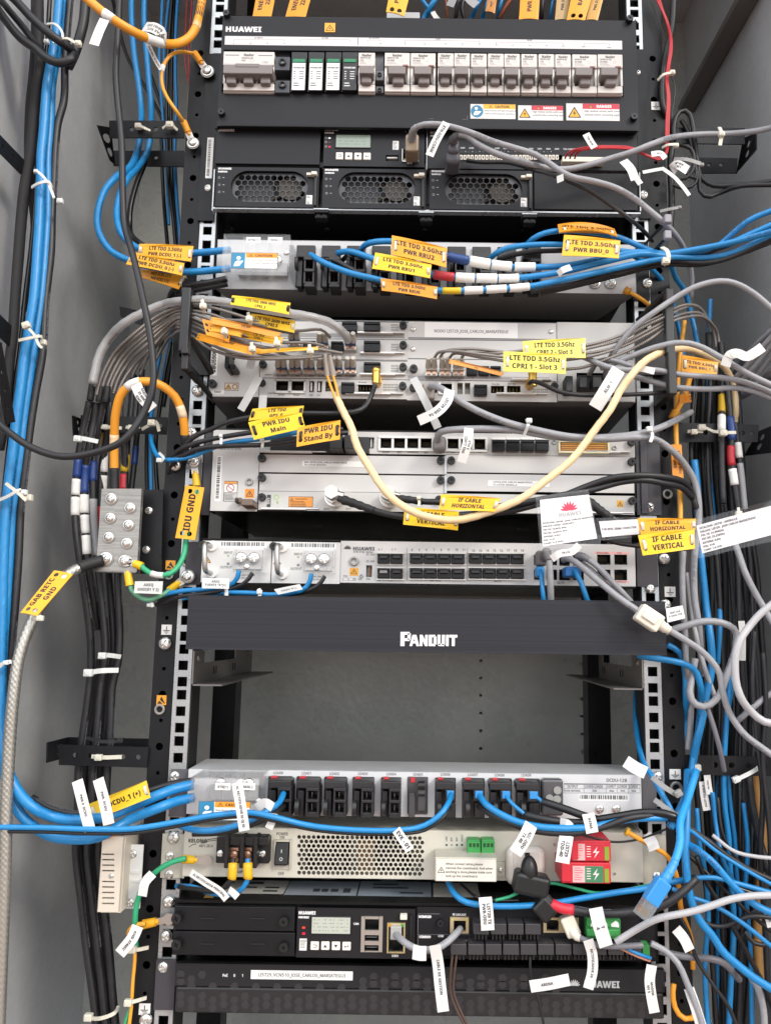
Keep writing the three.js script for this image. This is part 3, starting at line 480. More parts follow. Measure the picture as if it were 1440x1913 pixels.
// monitoring module
const keypad = (d, ks, z) => { const g = []; ks.forEach(([x, y, s, k]) => { const c = cell(44, 44, (c, w, h) => { c.fillStyle = '#dedcd8'; c.fillRect(0, 0, w, h); c.strokeStyle = c.fillStyle = '#2a2a2c'; c.lineWidth = 4; c.beginPath(); if (k === 1 || k === 2) { const u = k === 1 ? 1 : -1; c.moveTo(22, 22 - 10 * u); c.lineTo(33, 22 + 9 * u); c.lineTo(11, 22 + 9 * u); c.fill(); } else if (k === 0) { c.moveTo(12, 15); c.lineTo(28, 15); c.arc(28, 22, 7, -1.57, 1.57); c.lineTo(14, 29); c.stroke(); } else { c.moveTo(33, 13); c.lineTo(33, 24); c.lineTo(11, 24); c.lineTo(16, 19); c.moveTo(11, 24); c.lineTo(16, 29); c.stroke(); } });
  part(d, 'key', bx(x - s / 2, y - s / 2, x + s / 2, y + s / 2, z - 1, z + 1.1, .0008), M.whitePlug); sticker(d, 'key_print', x - s * .42, y - s * .42, x + s * .42, y + s * .42, z + 1.1, c, { t: .1 }); }); };
const lcdCell = cell(200, 90, (c, w, h) => { c.fillStyle = '#87968a'; c.fillRect(0, 0, w, h); c.fillStyle = '#5d6b60'; for (const y of [18, 42, 64]) for (let x = 12; x < 170; x += 7) if (rnd() < .75) c.fillRect(x, y, 4, 6); });
M.lcd = mat('#ffffff', .15, 0, { map: sheetTex, k: 'lcd' });
{
  K(380, 220, .30556);
  const d = thing('monitoring_module', 'black controller with green display and four white keys in the upper row', 'controller', at(1050, 298, 18));
  const F = face(d, 'faceplate', [736, 70, 1352, 298], 18, '#212226', { holes: [[1218, 195, 1312, 262], [1115, 228, 1192, 265]] });
  part(d, 'shell', [bx(738, 72, 1350, 74, 2, 16), bx(738, 293, 1350, 296, 2, 16), bx(737, 75, 739, 292, 2, 16), bx(1349, 75, 1351, 292, 2, 16)], M.black2);
  F.t('HUAWEI', 742, 75, 16, { b: 1, w: 1.2 }); F.t('SMU02B', 742, 93, 12, { b: 1, w: 1.1 }); [123, 148, 176].forEach((y, i) => F.circ(750, y, 6, '#c8c8c8', 0, 2)); F.t('10/100', 1243, 280, 10); F.t('⌁', 1148, 280, 20);
  F.r(1157, 142, 1194, 196, '#e0e0dc'); F.micro(1161, 148, 26, 6, 4); F.ln([[1226, 78], [1240, 90]], '#bbb', 3);
  part(d, 'indicator', [bx(764, 120, 778, 127, 17.5, 18.6)], mat('#d8e0d8', .4, 0, { emissive: '#cfe0cf', emissiveIntensity: .4, k: 'lw' })); part(d, 'indicator', [bx(764, 173, 778, 180, 17.5, 18.6)], M.led); part(d, 'indicator', [bx(764, 147, 778, 153, 17.5, 18.4)], mat('#703030', .4));
  part(d, 'display_frame', [bx(804, 96, 1026, 186, 17, 19, .0008)], M.plastic); sticker(d, 'display', 812, 106, 1020, 180, 19, lcdCell, { t: .1, m: M.lcd });
  keypad(d, [[832, 232, 45, 0], [888, 233, 45, 1], [944, 234, 45, 2], [1000, 234, 45, 3]], 18);
  socket(d, 'port', 1115, 228, 1192, 265, 18, 9, M.dark); part(d, 'usb_tongue', [bx(1122, 240, 1186, 248, 8, 16.5)], mat('#c8c8c8', .5));
  rj45(d, 1218, 195, 1312, 262, 18, { up: 1, m: M.steelB });
  part(d, 'port_frame', [bx(1214, 190, 1218, 267, 16, 19.5), bx(1312, 190, 1316, 267, 16, 19.5), bx(1214, 262, 1316, 268, 16, 19.5)], M.tin);
  for (const x of [1232, 1300]) part(d, 'indicator', bx(x - 8, 250, x + 8, 260, 17, 18.3), mat('#b7a878', .4));
}
{ // interface module with the terminal row
  K(780, 220, .33333);
  const d = thing('interface_module', 'black alarm module with a row of small pale terminals behind grey cables', 'alarm module', at(620, 290, 18));
  const F = face(d, 'faceplate', [52, 70, 1230, 290], 18, '#202125', { holes: [[232, 205, 808, 236]] });
  part(d, 'shell', [bx(50, 66, 53, 290, 4, 19), bx(52, 288, 1230, 292, 4, 16)], M.zinc);
  F.t('HUAWEI', 70, 84, 16, { b: 1, w: 1.2 }); F.t('UIM02', 70, 101, 11, { b: 1 });
  ['ALM1', 'ALM2', '', 'ALM4', 'ALM5', 'ALM6', '', 'DIN1', 'DIN2', 'DIN3', 'DIN4', 'DIN5', 'TEM-HUM', 'COM'].forEach((s, i) => F.t(s, 240 + i * 48, 168 + i * .6, 10, { col: '#c8c8c8' })); for (let i = 0; i < 26; i++) F.t(i & 1 ? '+' : '-', 244 + i * 20, 190, 12, { col: '#c0c0c0' });
  part(d, 'terminal_bed', bx(232, 205, 808, 236, 6, 12), M.dark);
  const g = mat('#cfc9bd', .5); for (let i = 0; i < 28; i++) { const x = 236 + i * 20.2 + Math.floor(i / 4) * 2; if (x > 790) break; part(d, 'terminal', [bx(x, 208, x + 5, 234, 8, 19.5), bx(x + 11, 208, x + 16, 234, 8, 19.5), bx(x + 5, 208, x + 11, 215, 8, 19.5), bx(x + 5, 229, x + 11, 234, 8, 19.5)], g); }
  part(d, 'terminal_plug', [bx(810, 218, 1045, 246, 14, 26, .0006)], M.whitePlug);
  K(780, 0, .30556); screw(d, 1290, 814, 18, 38, 'thumb');
}
// one plug-in fuse holder of the load rows: base, round thumb lever, column of two square sockets
function loadModule(d, x0, y0, x1, y1, z, { plug = 0, red = 0, up = 0 } = {}) {
  const w = x1 - x0, h = y1 - y0, yy = f => y0 + h * f, xx = f => x0 + w * f, p = up ? -1 : 1;
  const g = [bx(x0, yy(.02), x1, yy(.98), z - 2, z + 4, .0008), bx(xx(.02), yy(.12), xx(.98), yy(.3), z + 3, z + 22, .001)];
  if (!plug) g.push(bx(xx(.42), yy(.28), xx(.98), yy(.36), z + 3, z + 26, .0006), bx(xx(.42), yy(.56), xx(.98), yy(.63), z + 3, z + 26, .0006), bx(xx(.42), yy(.86), xx(.98), yy(.98), z + 3, z + 24, .0006), bx(xx(.42), yy(.34), xx(.5), yy(.9), z + 3, z + 25), bx(xx(.9), yy(.34), xx(.98), yy(.9), z + 3, z + 25));
  else g.push(bx(xx(.5), yy(.3), xx(.98), yy(.56), z + 3, z + 26, .0008), bx(xx(.55), yy(.6), xx(.98), yy(.95), z + 3, z + 10, .0008));
  const o = part(d, 'load_module', g, mat('#232224', .42));
  const a = Q(xx(.2), yy(.64), z), r = w * ko[2] * mpp(x0, y0, z);
  part(o, 'lever', [bx(xx(.05), yy(.34), xx(.34), yy(.98), z + 3, z + 17, .0008), new THREE.CylinderGeometry(r * .34, r * .34, r * .17, 18).rotateZ(Math.PI / 2).translate(a.x, a.y, z / 1000 + .018)], mat('#262628', .35));
  if (!plug) part(o, 'contact', [bx(xx(.66), yy(.38), xx(.7), yy(.54), z + 4, z + 12), bx(xx(.66), yy(.66), xx(.7), yy(.84), z + 4, z + 12)], M.steelB);
  else part(o, 'wire_entry', [bx(xx(.58), yy(.32), xx(.92), yy(.5), z + 25, z + 27, .0006)], M.bluePlug);
  if (red) part(o, 'red_mark', [bx(xx(.14), yy(.02), xx(.4), yy(.13), z + 3, z + 9, .0004)], M.red);
  return o;
}
// clear terminal cover with printed label
function clearCover(d, x0, y0, x1, y1, z0, z1, lab, wx0, wy0, wx1, wy1) {
  const [a, b, c, e] = pxRect(x0, y0, x1, y1, z1), t = .0014, f = z1 / 1000, k = z0 / 1000;
  const o = part(d, 'clear_cover', [wb(a, b, f - t, c, e, f), wb(a, e - t, k, c, e, f - t), wb(a, b, k, c, b + t, f - t), wb(a, b + t, k, a + t, e - t, f - t), wb(c - t, b + t, k, c, e - t, f - t)], mat('#ffffff', .1, 0, { transmission: 1, thickness: 0, ior: 1.35, k: 'cov' }));
  part(o, 'rib', [0.3, .47, .66].map(q => wb(a + (c - a) * q, b + t, k + .01, a + (c - a) * q + .0008, e - t, f - t)), mat('#ffffff', .2, 0, { transmission: .95, thickness: 0, k: 'rib' }));
  const w = 240, h = 100, cl = cell(w, h, (c, w, h) => { c.fillStyle = '#ebebe8'; c.fillRect(0, 0, w, h); c.fillStyle = '#2c7fa6'; c.fillRect(2, 2, w * .29, h - 4); c.fillStyle = '#f2f2f2'; c.beginPath(); c.arc(w * .16, h * .34, h * .11, 0, 7); c.fill(); c.beginPath(); c.moveTo(w * .06, h * .86); c.quadraticCurveTo(w * .08, h * .44, w * .18, h * .52); c.lineTo(w * .27, h * .5); c.lineTo(w * .18, h * .84); c.fill(); c.fillStyle = '#e9962a'; c.fillRect(w * .31, 2, w * .69, h * .3); warnTri(c, w * .42, h * .17, h * .2, '#e9962a'); lines(c, w, h, ['CAUTION'], { fg: '#3a2408', fs: 20, x: .7, y: .17 }); lines(c, w, h, ['Read Manual before commence. Prior', 'to service before operating this product.', '操作本产品前请仔细阅读产品说明书'], { fg: '#333', fs: 10, bold: false, y: .66, x: .33, al: 'left', lead: 1.9 }); c.strokeStyle = '#555'; c.lineWidth = 3; c.strokeRect(1, 1, w - 2, h - 2); });
  sticker(o, 'warning_label', wx0, wy0, wx1, wy1, z1, cl);
  lab.forEach(([s, X0, Y0, X1, Y1]) => { const q = cell(70, 28, (c, w, h) => { c.fillStyle = '#e6e6e4'; c.fillRect(0, 0, w, h); lines(c, w, h, [s], { fg: '#333', fs: 15 }); }); sticker(o, 'terminal_label', X0, Y0, X1, Y1, z1 - 3, q); });
  // bus bars inside
  part(o, 'terminal_block', [wb(a + .008, b + .012, k + .001, c - .008, e - .014, k + .008)], mat('#a3a4a5', .5));
  for (const q of [.3, .72]) inst(o, 'terminal_screw', GEO.pan, M.steel, V(a + (c - a) * q, e - (e - b) * .3, k + .009), [0, 0, .4], .0058);
  return o;
}
// ---------- upper power distribution box ----------
{
  K(0, 0, 1);
  const d = thing('load_distribution_box', 'grey load box in the upper rack under a clear terminal cover and many blue cables', 'distribution box', at(800, 545, 0));
  const z = 8, [x0, y0, x1, y1] = pxRect(404, 452, 1187, 545, z), i = .026;
  const sh = new THREE.Shape([[x0, -z / 1000], [x1, -z / 1000], [x1 - i, .06], [x0 + i, .06]].map(p => new THREE.Vector2(...p)));
  part(d, 'body', new THREE.ExtrudeGeometry(sh, { depth: y1 - y0, bevelEnabled: false }).rotateX(-Math.PI / 2).translate(0, y0, 0), M.greyD);
  const F = face(d, 'faceplate', [405, 453, 1186, 544], z + 1.2, '#b9babb', { t: 1 });
  part(d, 'back_cover', bx(430, 470, 1160, 560, -140, -62), M.black2);
  clearCover(d, 416, 437, 541, 507, 8, 49, [['RTN(+)', 460, 443, 487, 453], ['NEG(-)', 501, 443, 528, 453]], 432, 472, 519, 502);
  screw(d, 535, 472, 49, 11);
  for (let k = 0; k < 10; k++) loadModule(d, 553 + k * 47, 456 + k * .4, 588 + k * 47, 537 + k * .4, z + 1, { up: 1 });
  for (const x of [1110, 1139]) screw(d, x, 530, z + 1, 19, 'lug');
  K(800, 410, .31944); F.t('⏚', 897, 380, 40, { col: '#444', al: 'center' }); F.r(1080, 315, 1140, 338, '#e8e8e6'); F.t('DCDU', 1088, 327, 18, { col: '#444' }); F.r(680, 393, 775, 407, '#26262a'); F.r(1140, 278, 1190, 300, '#e2e2e0'); F.t('10A', 1150, 289, 16, { col: '#444' });
  part(d, 'ear', [bx(1190, 130, 1290, 470, .6, 3)], M.black);
}
// a silver card ejector lever lying along a slot
const ejector = (d, x0, y0, x1, y1, z) => { const h = y1 - y0, s = y1 - y0 > 0 ? 1 : 1; const o = part(d, 'ejector', [bx(x0, y0, x0 + (x1 - x0) * .78, y0 + 12, z, z + 5, .0007), bx(x0 + (x1 - x0) * .76, y0 + 3, x1, y0 + 10, z, z + 4, .0005)], mat('#e2e0dd', .25, .5)); return o; };
const ledRows = (F, x, y, n, m = 2) => { for (let j = 0; j < n; j++) for (let i = 0; i < m; i++) F.r(x + i * 22, y + j * 15, x + 18 + i * 22, y + 8 + j * 15, '#4a4a4a'), F.r(x + 3 + i * 22, y + 2 + j * 15, x + 15 + i * 22, y + 6 + j * 15, '#b8c0b0'); };
// duplex optical plug with a pulled boot pair, sitting in a metal cage
function duplex(d, x0, x1, y0, y1, z, col = '#2b4a78', boot = '#b4aea4') {
  const w = x1 - x0, h = y1 - y0, o = part(d, 'optical_plug', [bx(x0, y0 + h * .62, x1, y1, z, z + 7, .0006)], M.tin);
  part(o, 'clip', [bx(x0 + w * .06, y0 + h * .48, x1 - w * .06, y0 + h * .66, z, z + 12, .0008)], mat(col, .45));
  part(o, 'boot', [.27, .73].map(f => cyl(Q(x0 + w * f, y0 + h * .5, z + 10), Q(x0 + w * f, y0 - h * .05, z + 22), .0034, .0024, 10)), mat(boot, .5));
  part(o, 'latch', [bx(x0 + w * .15, y0 + h * .66, x0 + w * .42, y0 + h * .9, z + 7, z + 9), bx(x0 + w * .58, y0 + h * .66, x0 + w * .85, y0 + h * .9, z + 7, z + 9)], M.copper);
  return o;
}
const plugCap = (d, x0, y0, x1, y1, z, h = 6) => part(d, 'dust_plug', [bx(x0, y0, x1, y1, z - 1, z + h, .0008), bx(x0, y0, x1, y0 + (y1 - y0) * .25, z, z + h + 1.5, .0006)], mat('#0d0d0f', .25, 0, { specularIntensity: .6, k: 'dp' }));
const BZ = 8;
// ---------- baseband unit ----------
{
  K(0, 0, 1);
  const d = thing('baseband_unit', 'light grey rack unit with four rows of cards, optical plugs and gold antenna jacks', 'baseband unit', at(790, 746, 0));
  part(d, 'chassis', [bx(393, 601, 1186, 747, -290, -12), bx(393, 600, 1186, 602, -12, BZ - 1.6), bx(393, 744, 1186, 747, -12, BZ - 1.6), bx(393, 602, 395, 744, -12, BZ - 1.6), bx(1184, 602, 1186, 744, -12, BZ - 1.6)], M.greyD);
  K(360, 570, .31944);
  const F1 = face(d, 'card_front', [398, 97, 1258, 545], BZ, '#c2c1bf', { holes: [[490, 446, 558, 500], [580, 446, 650, 500], [682, 444, 712, 510], [727, 444, 757, 510], [776, 446, 840, 505], [968, 464, 1048, 508], [645, 208, 718, 255]] });
  const F0 = face(d, 'fan_front', [105, 215, 392, 535], BZ + 1, '#c2c2c0', {});
  for (const y of [196, 316, 322, 430]) F1.r(400, y, 1256, y + 4, '#4c4c4c');
  F1.r(400, 165, 1240, 190, '#8d8c8a'); F1.r(470, 405, 960, 422, '#9b9a98');
  for (let i = 0; i < 6; i++) { F1.r(497 + i * 80, 407, 547 + i * 80, 417, '#333'); F1.r(503 + i * 80, 409, 520 + i * 80, 415, '#ddd'); }
  for (const y of [112, 228, 352]) ledRows(F1, 1162, y, 3); ledRows(F1, 1116, 463, 3, 4);
  F1.t('FE/GE0', 500, 527, 11, { col: '#444' }); F1.t('FE/GE1', 590, 527, 11, { col: '#444' }); F1.t('USB', 682, 527, 11, { col: '#444' }); F1.t('CLK', 727, 527, 11, { col: '#444' }); F1.t('TX-0-RX', 970, 453, 13, { col: '#444' }); F1.t('CPRI', 440, 180, 11, { col: '#444' }); F1.r(418, 400, 470, 412, '#ddd'); F1.t('UBBPfw1', 420, 406, 11, { col: '#333' }); F1.t('UMPTe', 440, 518, 12, { col: '#444' });
  part(d, 'socket_frame', [bx(478, 438, 488, 512, BZ - 1, BZ + 2), bx(560, 438, 578, 512, BZ - 1, BZ + 2), bx(651, 438, 660, 512, BZ - 1, BZ + 2), bx(478, 502, 660, 514, BZ - 1, BZ + 2), bx(478, 434, 660, 444, BZ - 1, BZ + 2)], M.tin);
  rj45(d, 490, 446, 558, 500, BZ); rj45(d, 580, 446, 650, 500, BZ); rj45(d, 776, 446, 840, 505, BZ, { m: M.steelB });
  for (const x of [682, 727]) { const o = socket(d, 'usb_port', x, 444, x + 30, 510, BZ, 9, M.steelB); part(o, 'usb_tongue', bx(x + 8, 452, x + 16, 502, 0, BZ - 2.5), mat('#e8e8e8', .5)); }
  const tx = socket(d, 'optical_port', 968, 464, 1048, 508, BZ, 10, M.dark); part(tx, 'contact', [0, 1, 2, 3].map(i => bx(978 + i * 18, 474, 984 + i * 18, 498, 0, 4)), M.oldGold);
  part(d, 'port_rim', [bx(964, 459, 1052, 464, BZ - .5, BZ + 2), bx(964, 508, 1052, 512, BZ - .5, BZ + 2)], M.tin);
  plugCap(d, 868, 450, 945, 514, BZ); plugCap(d, 1000, 332, 1098, 392, BZ); plugCap(d, 1000, 206, 1096, 270, BZ, 8); plugCap(d, 1000, 98, 1096, 150, BZ, 8); plugCap(d, 872, 96, 960, 150, BZ, 8); plugCap(d, 808, 210, 880, 268, BZ, 8); plugCap(d, 645, 208, 718, 255, BZ);
  for (let i = 0; i < 6; i++) duplex(d, 480 + i * 81, 553 + i * 81, 312, 400, BZ);
  duplex(d, 722, 794, 166, 255, BZ); duplex(d, 885, 957, 168, 262, BZ); duplex(d, 556, 630, 150, 236, BZ);
  ejector(d, 975, 395, 1245, 415, BZ); ejector(d, 890, 508, 1230, 545, BZ); ejector(d, 975, 270, 1240, 285, BZ); ejector(d, 960, 152, 1235, 165, BZ);
  for (const [x, y] of [[1231, 125], [1231, 240], [1230, 368], [1228, 478], [415, 352], [408, 458]]) screw(d, x, y, BZ, 44, 'thumb');
  screw(d, 122, 465, BZ + 1, 46, 'thumb');
  F0.r(108, 245, 147, 412, '#efefec'); F0.t('BBU5900', 127, 330, 30, { b: 1, col: '#222', al: 'center', rot: -Math.PI / 2 }); F0.r(108, 498, 185, 521, '#e6e6e2'); F0.t('FANf', 128, 510, 16, { col: '#333' });
  F0.r(188, 455, 270, 500, '#5a4436'); F0.r(191, 458, 267, 497, '#d9c9b4'); F0.tri(210, 479, 30, '#d9a24a'); F0.circ(248, 478, 14, '#5a3a30', 0, 4);
  part(d, 'handle', [bx(186, 275, 212, 370, BZ, 32, .002), bx(212, 340, 250, 370, BZ, 30, .002), bx(186, 275, 230, 292, BZ, 24, .0015)], M.plastic);
  K(760, 570, .33333);
  const F2 = face(d, 'card_front', [4, 98, 838, 538], BZ, '#c4c3c1', { holes: [[108, 440, 170, 492], [190, 440, 252, 492], [282, 436, 312, 500], [324, 436, 354, 500], [470, 452, 544, 494], [560, 452, 636, 494]] });
  const F3 = face(d, 'power_front', [842, 98, 1272, 538], BZ + .6, '#b8b8b6', { holes: [[950, 380, 1130, 484]] });
  for (const y of [186, 194, 303, 422]) F2.r(6, y, 836, y + 5, '#4a4a4a'); F2.r(6, 400, 800, 418, '#98979a');
  sticker(d, 'name_label', 99, 99, 620, 183, BZ, cell(520, 84, (c, w, h) => { c.fillStyle = '#ecebe9'; c.fillRect(0, 0, w, h); lines(c, w, h, ['NODO LI5729_JOSE_CARLOS_MARIATEGUI'], { fg: '#6a6a70', fs: 22, y: .58, bold: false }); }));
  for (const [x, y] of [[35, 136], [35, 246], [806, 148]]) screw(d, x, y, BZ, 30);
  for (const [x, y] of [[38, 362], [36, 468], [822, 462]]) screw(d, x, y, BZ, 44, 'thumb');
  for (let i = 0; i < 3; i++) duplex(d, 102 + i * 77, 172 + i * 77, 300, 396, BZ, '#b8b2a8');
  for (let i = 0; i < 3; i++) plugCap(d, 335 + i * 66, 340, 395 + i * 66, 392, BZ, 4);
  rj45(d, 108, 440, 170, 492, BZ); rj45(d, 190, 440, 252, 492, BZ); for (const x of [282, 324]) socket(d, 'usb_port', x, 436, x + 30, 500, BZ, 9, M.steelB);
  plugCap(d, 376, 444, 450, 504, BZ); for (const x of [470, 560]) { const o = socket(d, 'optical_port', x, 452, x + 75, 494, BZ, 10, M.dark); part(o, 'contact', [0, 1, 2].map(i => bx(x + 12 + i * 20, 462, x + 18 + i * 20, 486, 0, 4)), M.oldGold); }
  part(d, 'socket_frame', [bx(178, 432, 190, 498, BZ - 1, BZ + 2), bx(252, 432, 264, 498, BZ - 1, BZ + 2), bx(178, 492, 264, 500, BZ - 1, BZ + 2)], M.tin);
  for (let i = 0; i < 6; i++) F2.t(String(i), 135 + i * 77, 409, 12, { col: '#333' }); F2.t('TX 0 RX', 475, 443, 12, { col: '#444' }); F2.t('TX 1 RX', 566, 443, 12, { col: '#444' }); F2.t('REF', 690, 505, 11, { col: '#444' }); ledRows(F2, 705, 470, 2, 4);
  ejector(d, 500, 488, 790, 510, BZ); ejector(d, 585, 408, 810, 425, BZ); 
  socket(d, 'power_socket', 950, 380, 1130, 484, BZ + .6, 11, M.dark);
  part(d, 'power_plug', [bx(888, 395, 930, 482, BZ, 26, .001), bx(960, 392, 1120, 470, 0, 20, .001), bx(965, 400, 1010, 462, 20, 30, .001), bx(1040, 400, 1090, 462, 20, 34, .001)], M.plasticD);
  F3.r(846, 300, 1268, 305, '#555'); screw(d, 1240, 262, BZ + 1, 30); screw(d, 1238, 150, BZ + 1, 32, 'ring');
  // gold antenna jacks
  K(0, 0, 1);
  for (const [x, y] of [[705, 707], [989, 712]]) { const a = at(x, y + 10, BZ), j = part(d, 'antenna_jack', [cyl(a, a.clone().add(V(0, 0, .018)), .0042, .0042, 16), cyl(a.clone().add(V(0, 0, .008)), a.clone().add(V(0, 0, .013)), .0055, .0055, 6)], M.gold); part(j, 'elbow', [cyl(a.clone().add(V(0, -.007, .022)), a.clone().add(V(0, .005, .022)), .0042, .0042, 14), new THREE.SphereGeometry(.0046, 14, 10).translate(a.x, a.y + .006, a.z + .022)], M.brass); }
  // hooped cable guides beside it
  const guide = (pts, w, lab) => { const o = thing('cable_guide', lab, 'cable guide', at(pts[0][0], pts[0][1], 0), 'tall black cable guides beside the baseband unit'); return o; };
  { const o = guide([[350, 690]], 0, 'black plastic cable guide post left of the baseband unit, holding the armoured fibres'); part(o, 'post', [bx(336, 536, 354, 656, 50, 60, .0015), bx(338, 652, 352, 690, 48, 58, .0015), bx(338, 648, 352, 660, 52, 62, .001)], M.plasticD); for (const r of [[338, 536, 352, 548], [340, 676, 354, 690]]) part(o, 'arm', bx(...r, 4, 50, .0012), M.plasticD); const a = at(352, 622, 30), b = at(398, 700, 6); part(o, 'brace', [cyl(a, b, .0035, .0035, 6), cyl(at(352, 690, 40), at(396, 742, 6), .003, .003, 6), bx(352, 605, 392, 700, 3, 4.5)], M.plastic); }
  { const o = guide([[1255, 735]], 0, 'black plastic cable guide post right of the baseband unit'); part(o, 'post', [bx(1244, 540, 1259, 576, 48, 58, .0015), bx(1243, 572, 1260, 660, 50, 60, .0015), bx(1248, 655, 1264, 736, 50, 60, .0015)], M.plasticD); for (const r of [[1243, 538, 1259, 552], [1246, 720, 1262, 736]]) part(o, 'arm', bx(...r, 4, 48, .0012), M.plasticD); part(o, 'brace', [bx(1180, 615, 1243, 700, 3, 6), cyl(at(1190, 600, 6), at(1245, 545, 40), .003, .003, 6)], M.plastic); }
}
// ---------- microwave indoor unit ----------
{
  K(0, 0, 1);
  const d = thing('microwave_indoor_unit', 'light grey unit with a port row on top, blank slot covers and two hex jacks', 'indoor radio unit', at(790, 960, 0));
  const z = 10;
  part(d, 'chassis', [bx(395, 806, 1186, 959, -230, -12), bx(395, 805, 1186, 808, -12, z - 1.6), bx(395, 956, 1186, 959, -12, z - 1.6), bx(395, 808, 397, 956, -12, z - 1.6), bx(1184, 808, 1186, 956, -12, z - 1.6)], M.black2);
  part(d, 'ear', [bx(1188, 808, 1233, 962, .6, 4)], mat('#36343a', .45)); part(d, 'ear_flute', [bx(1196, 812, 1210, 960, 4, 6, .001)], mat('#3b3940', .45)); part(d, 'ear', [bx(380, 808, 395, 962, .6, 4)], mat('#36343a', .45, 0, { k: 2 }));
  K(360, 740, .31944);
  const FF = face(d, 'fan_front', [112, 300, 384, 672], z + 1, '#c2c2c0', {});
  FF.t('OptiX RTN 950A', 155, 306, 17, { col: '#444' }); FF.bar(136, 350, 170, 615, 1); FF.r(183, 497, 264, 618, '#555'); FF.r(186, 515, 261, 564, '#e6e2dc'); FF.r(186, 500, 261, 513, '#e0953c'); FF.circ(222, 538, 22, '#8a3a3a', 0, 4); FF.ln([[205, 524], [240, 552]], '#8a3a3a', 4); FF.r(186, 568, 261, 615, '#b8b8b6'); FF.micro(190, 576, 62, 5, 3.5);
  FF.r(308, 543, 362, 597, '#e08a2c'); FF.tri(335, 572, 34, '#e08a2c');
  screw(d, 334, 502, z + 1, 44, 'ring');
  { const h = part(d, 'handle', [bx(282, 600, 352, 640, z, 34, .0012), bx(245, 592, 285, 622, z, 22, .001)], mat('#6a5a50', .45)); part(h, 'grip', bx(250, 596, 262, 626, 20, 26, .001), M.plastic); }
  const row = (name, y0, y1, x0, x1, col = '#c6c5c3', o = {}) => face(d, name, [x0, y0, x1, y1], z, col, o);
  K(0, 0, 1);
  const T = row('port_card', 808, 849, 398, 1185, '#bfbebb', { holes: [[711, 819, 731, 837], [736, 819, 756, 837], [761, 819, 781, 837], [786, 819, 806, 837], [811, 820, 831, 838], [836, 820, 856, 838], [861, 821, 881, 839], [886, 821, 906, 840], [690, 817, 699, 838]] });
  const B = []; for (const [y0, y1] of [[851, 884], [887, 919]]) { B.push(row('slot_cover', y0, y1, 485, 831), row('slot_cover', y0, y1, 833, 1184)); }
  const I = row('radio_card', 922, 957, 483, 1184, '#c1c1be');
  K(0, 0, 1);
  for (let i = 0; i < 8; i++) rj45(d, 711 + i * 25, 819 + i * .3, 731 + i * 25, 837 + i * .3, z);
  part(d, 'socket_frame', [bx(707, 815, 910, 819, z - 1, z + 2), bx(707, 839, 910, 843, z - 1, z + 2), ...[...Array(9).keys()].map(i => bx(706.5 + i * 25, 819, 710.5 + i * 25, 839, z - 1, z + 1.8))], M.tin);
  { const o = socket(d, 'usb_port', 690, 817, 699, 838, z, 9, M.steelB); part(o, 'usb_tongue', bx(692.5, 819, 694.5, 836, 0, 7), M.white); }
  T.tri(678, 822, 8, '#d8b24a'); screw(d, 679, 832, z, 7, 'ring');
  ['MGMT', 'EXT', 'CONSOLE', 'GE1', 'GE2', 'GE3', 'GE4', 'GE5'].forEach((s, i) => T.t(s, 721 + i * 25, 845, 4.5, { col: '#444', al: 'center' }));
  for (let i = 0; i < 4; i++) { plugCap(d, 919 + i * 27.3, 821 + i * .3, 943 + i * 27.3, 842 + i * .3, z, 8); part(d, 'port_rim', bx(918 + i * 27.3, 817.5, 944 + i * 27.3, 821, z - .5, z + 3), M.tin); }
  { const o = part(d, 'connector_bank', [bx(1043, 822, 1138, 826, z, z + 5), bx(1043, 843, 1138, 846, z, z + 5), bx(1043, 826, 1046, 843, z, z + 5), bx(1135, 826, 1138, 843, z, z + 5)], mat('#d8d6b0', .45)); part(o, 'pin_field', [bx(1046, 826, 1135, 843, z, z + 2)], mat('#a9765c', .5)); const g = []; for (let j = 0; j < 4; j++) for (let i = 0; i < 34; i++) g.push(bx(1049 + i * 2.5, 828.5 + j * 3.4, 1050.2 + i * 2.5, 829.7 + j * 3.4, z + 2, z + 3.4)); part(o, 'pins', g, M.gold).userData.kind = 'stuff'; }
  for (const x of [1034, 1147]) screw(d, x, x < 1100 ? 826 : 837, z, 9, 'ring'); T.t('EXT-BUS', 1146, 822, 5, { col: '#444' });
  part(d, 'power_card', [bx(505, 815, 690, 846, z - 1, z + 3, .0006), bx(615, 812, 640, 838, z, z + 22, .001), bx(643, 812, 662, 838, z, z + 26, .001)], M.plasticD);
  K(360, 740, .31944); ejector(d, 410, 318, 780, 330, z); 
  sticker(d, 'route_label', 642, 380, 1010, 412, z, cell(360, 34, (c, w, h) => { c.fillStyle = '#e8e8e6'; c.fillRect(0, 0, w, h); lines(c, w, h, ['MW LI5729 JOSE_CARLOS MARIATEGUI', 'TO LI1516 VEGUETA'], { fg: '#44484c', fs: 14, bold: false, x: .03, al: 'left' }); }));
  for (const y of [367, 480, 594]) screw(d, 409, y, z, 46, 'thumb');
  I.r(435, 577, 457, 650, '#3a3c3e'); I.t('ISV3', 446, 614, 18, { col: '#ddd', al: 'center', rot: -Math.PI / 2 }); I.circ(490, 592, 13, '#8ac23a', 0, 4); I.t('SRV', 497, 633, 12, { col: '#6a9a3a', rot: -1.57 });
  I.r(562, 588, 704, 650, '#6b4a2a'); I.r(565, 591, 701, 647, '#e0923c'); I.tri(580, 604, 18, '#e0923c'); I.micro(600, 600, 90, 1, 5, '#5a3a1a'); I.micro(572, 614, 120, 4, 4.5, '#5a3a1a'); I.t('LINK1', 765, 660, 13, { col: '#444' }); I.t('ACT1', 895, 660, 13, { col: '#444' });
  ejector(d, 395, 652, 740, 668, z + 4);
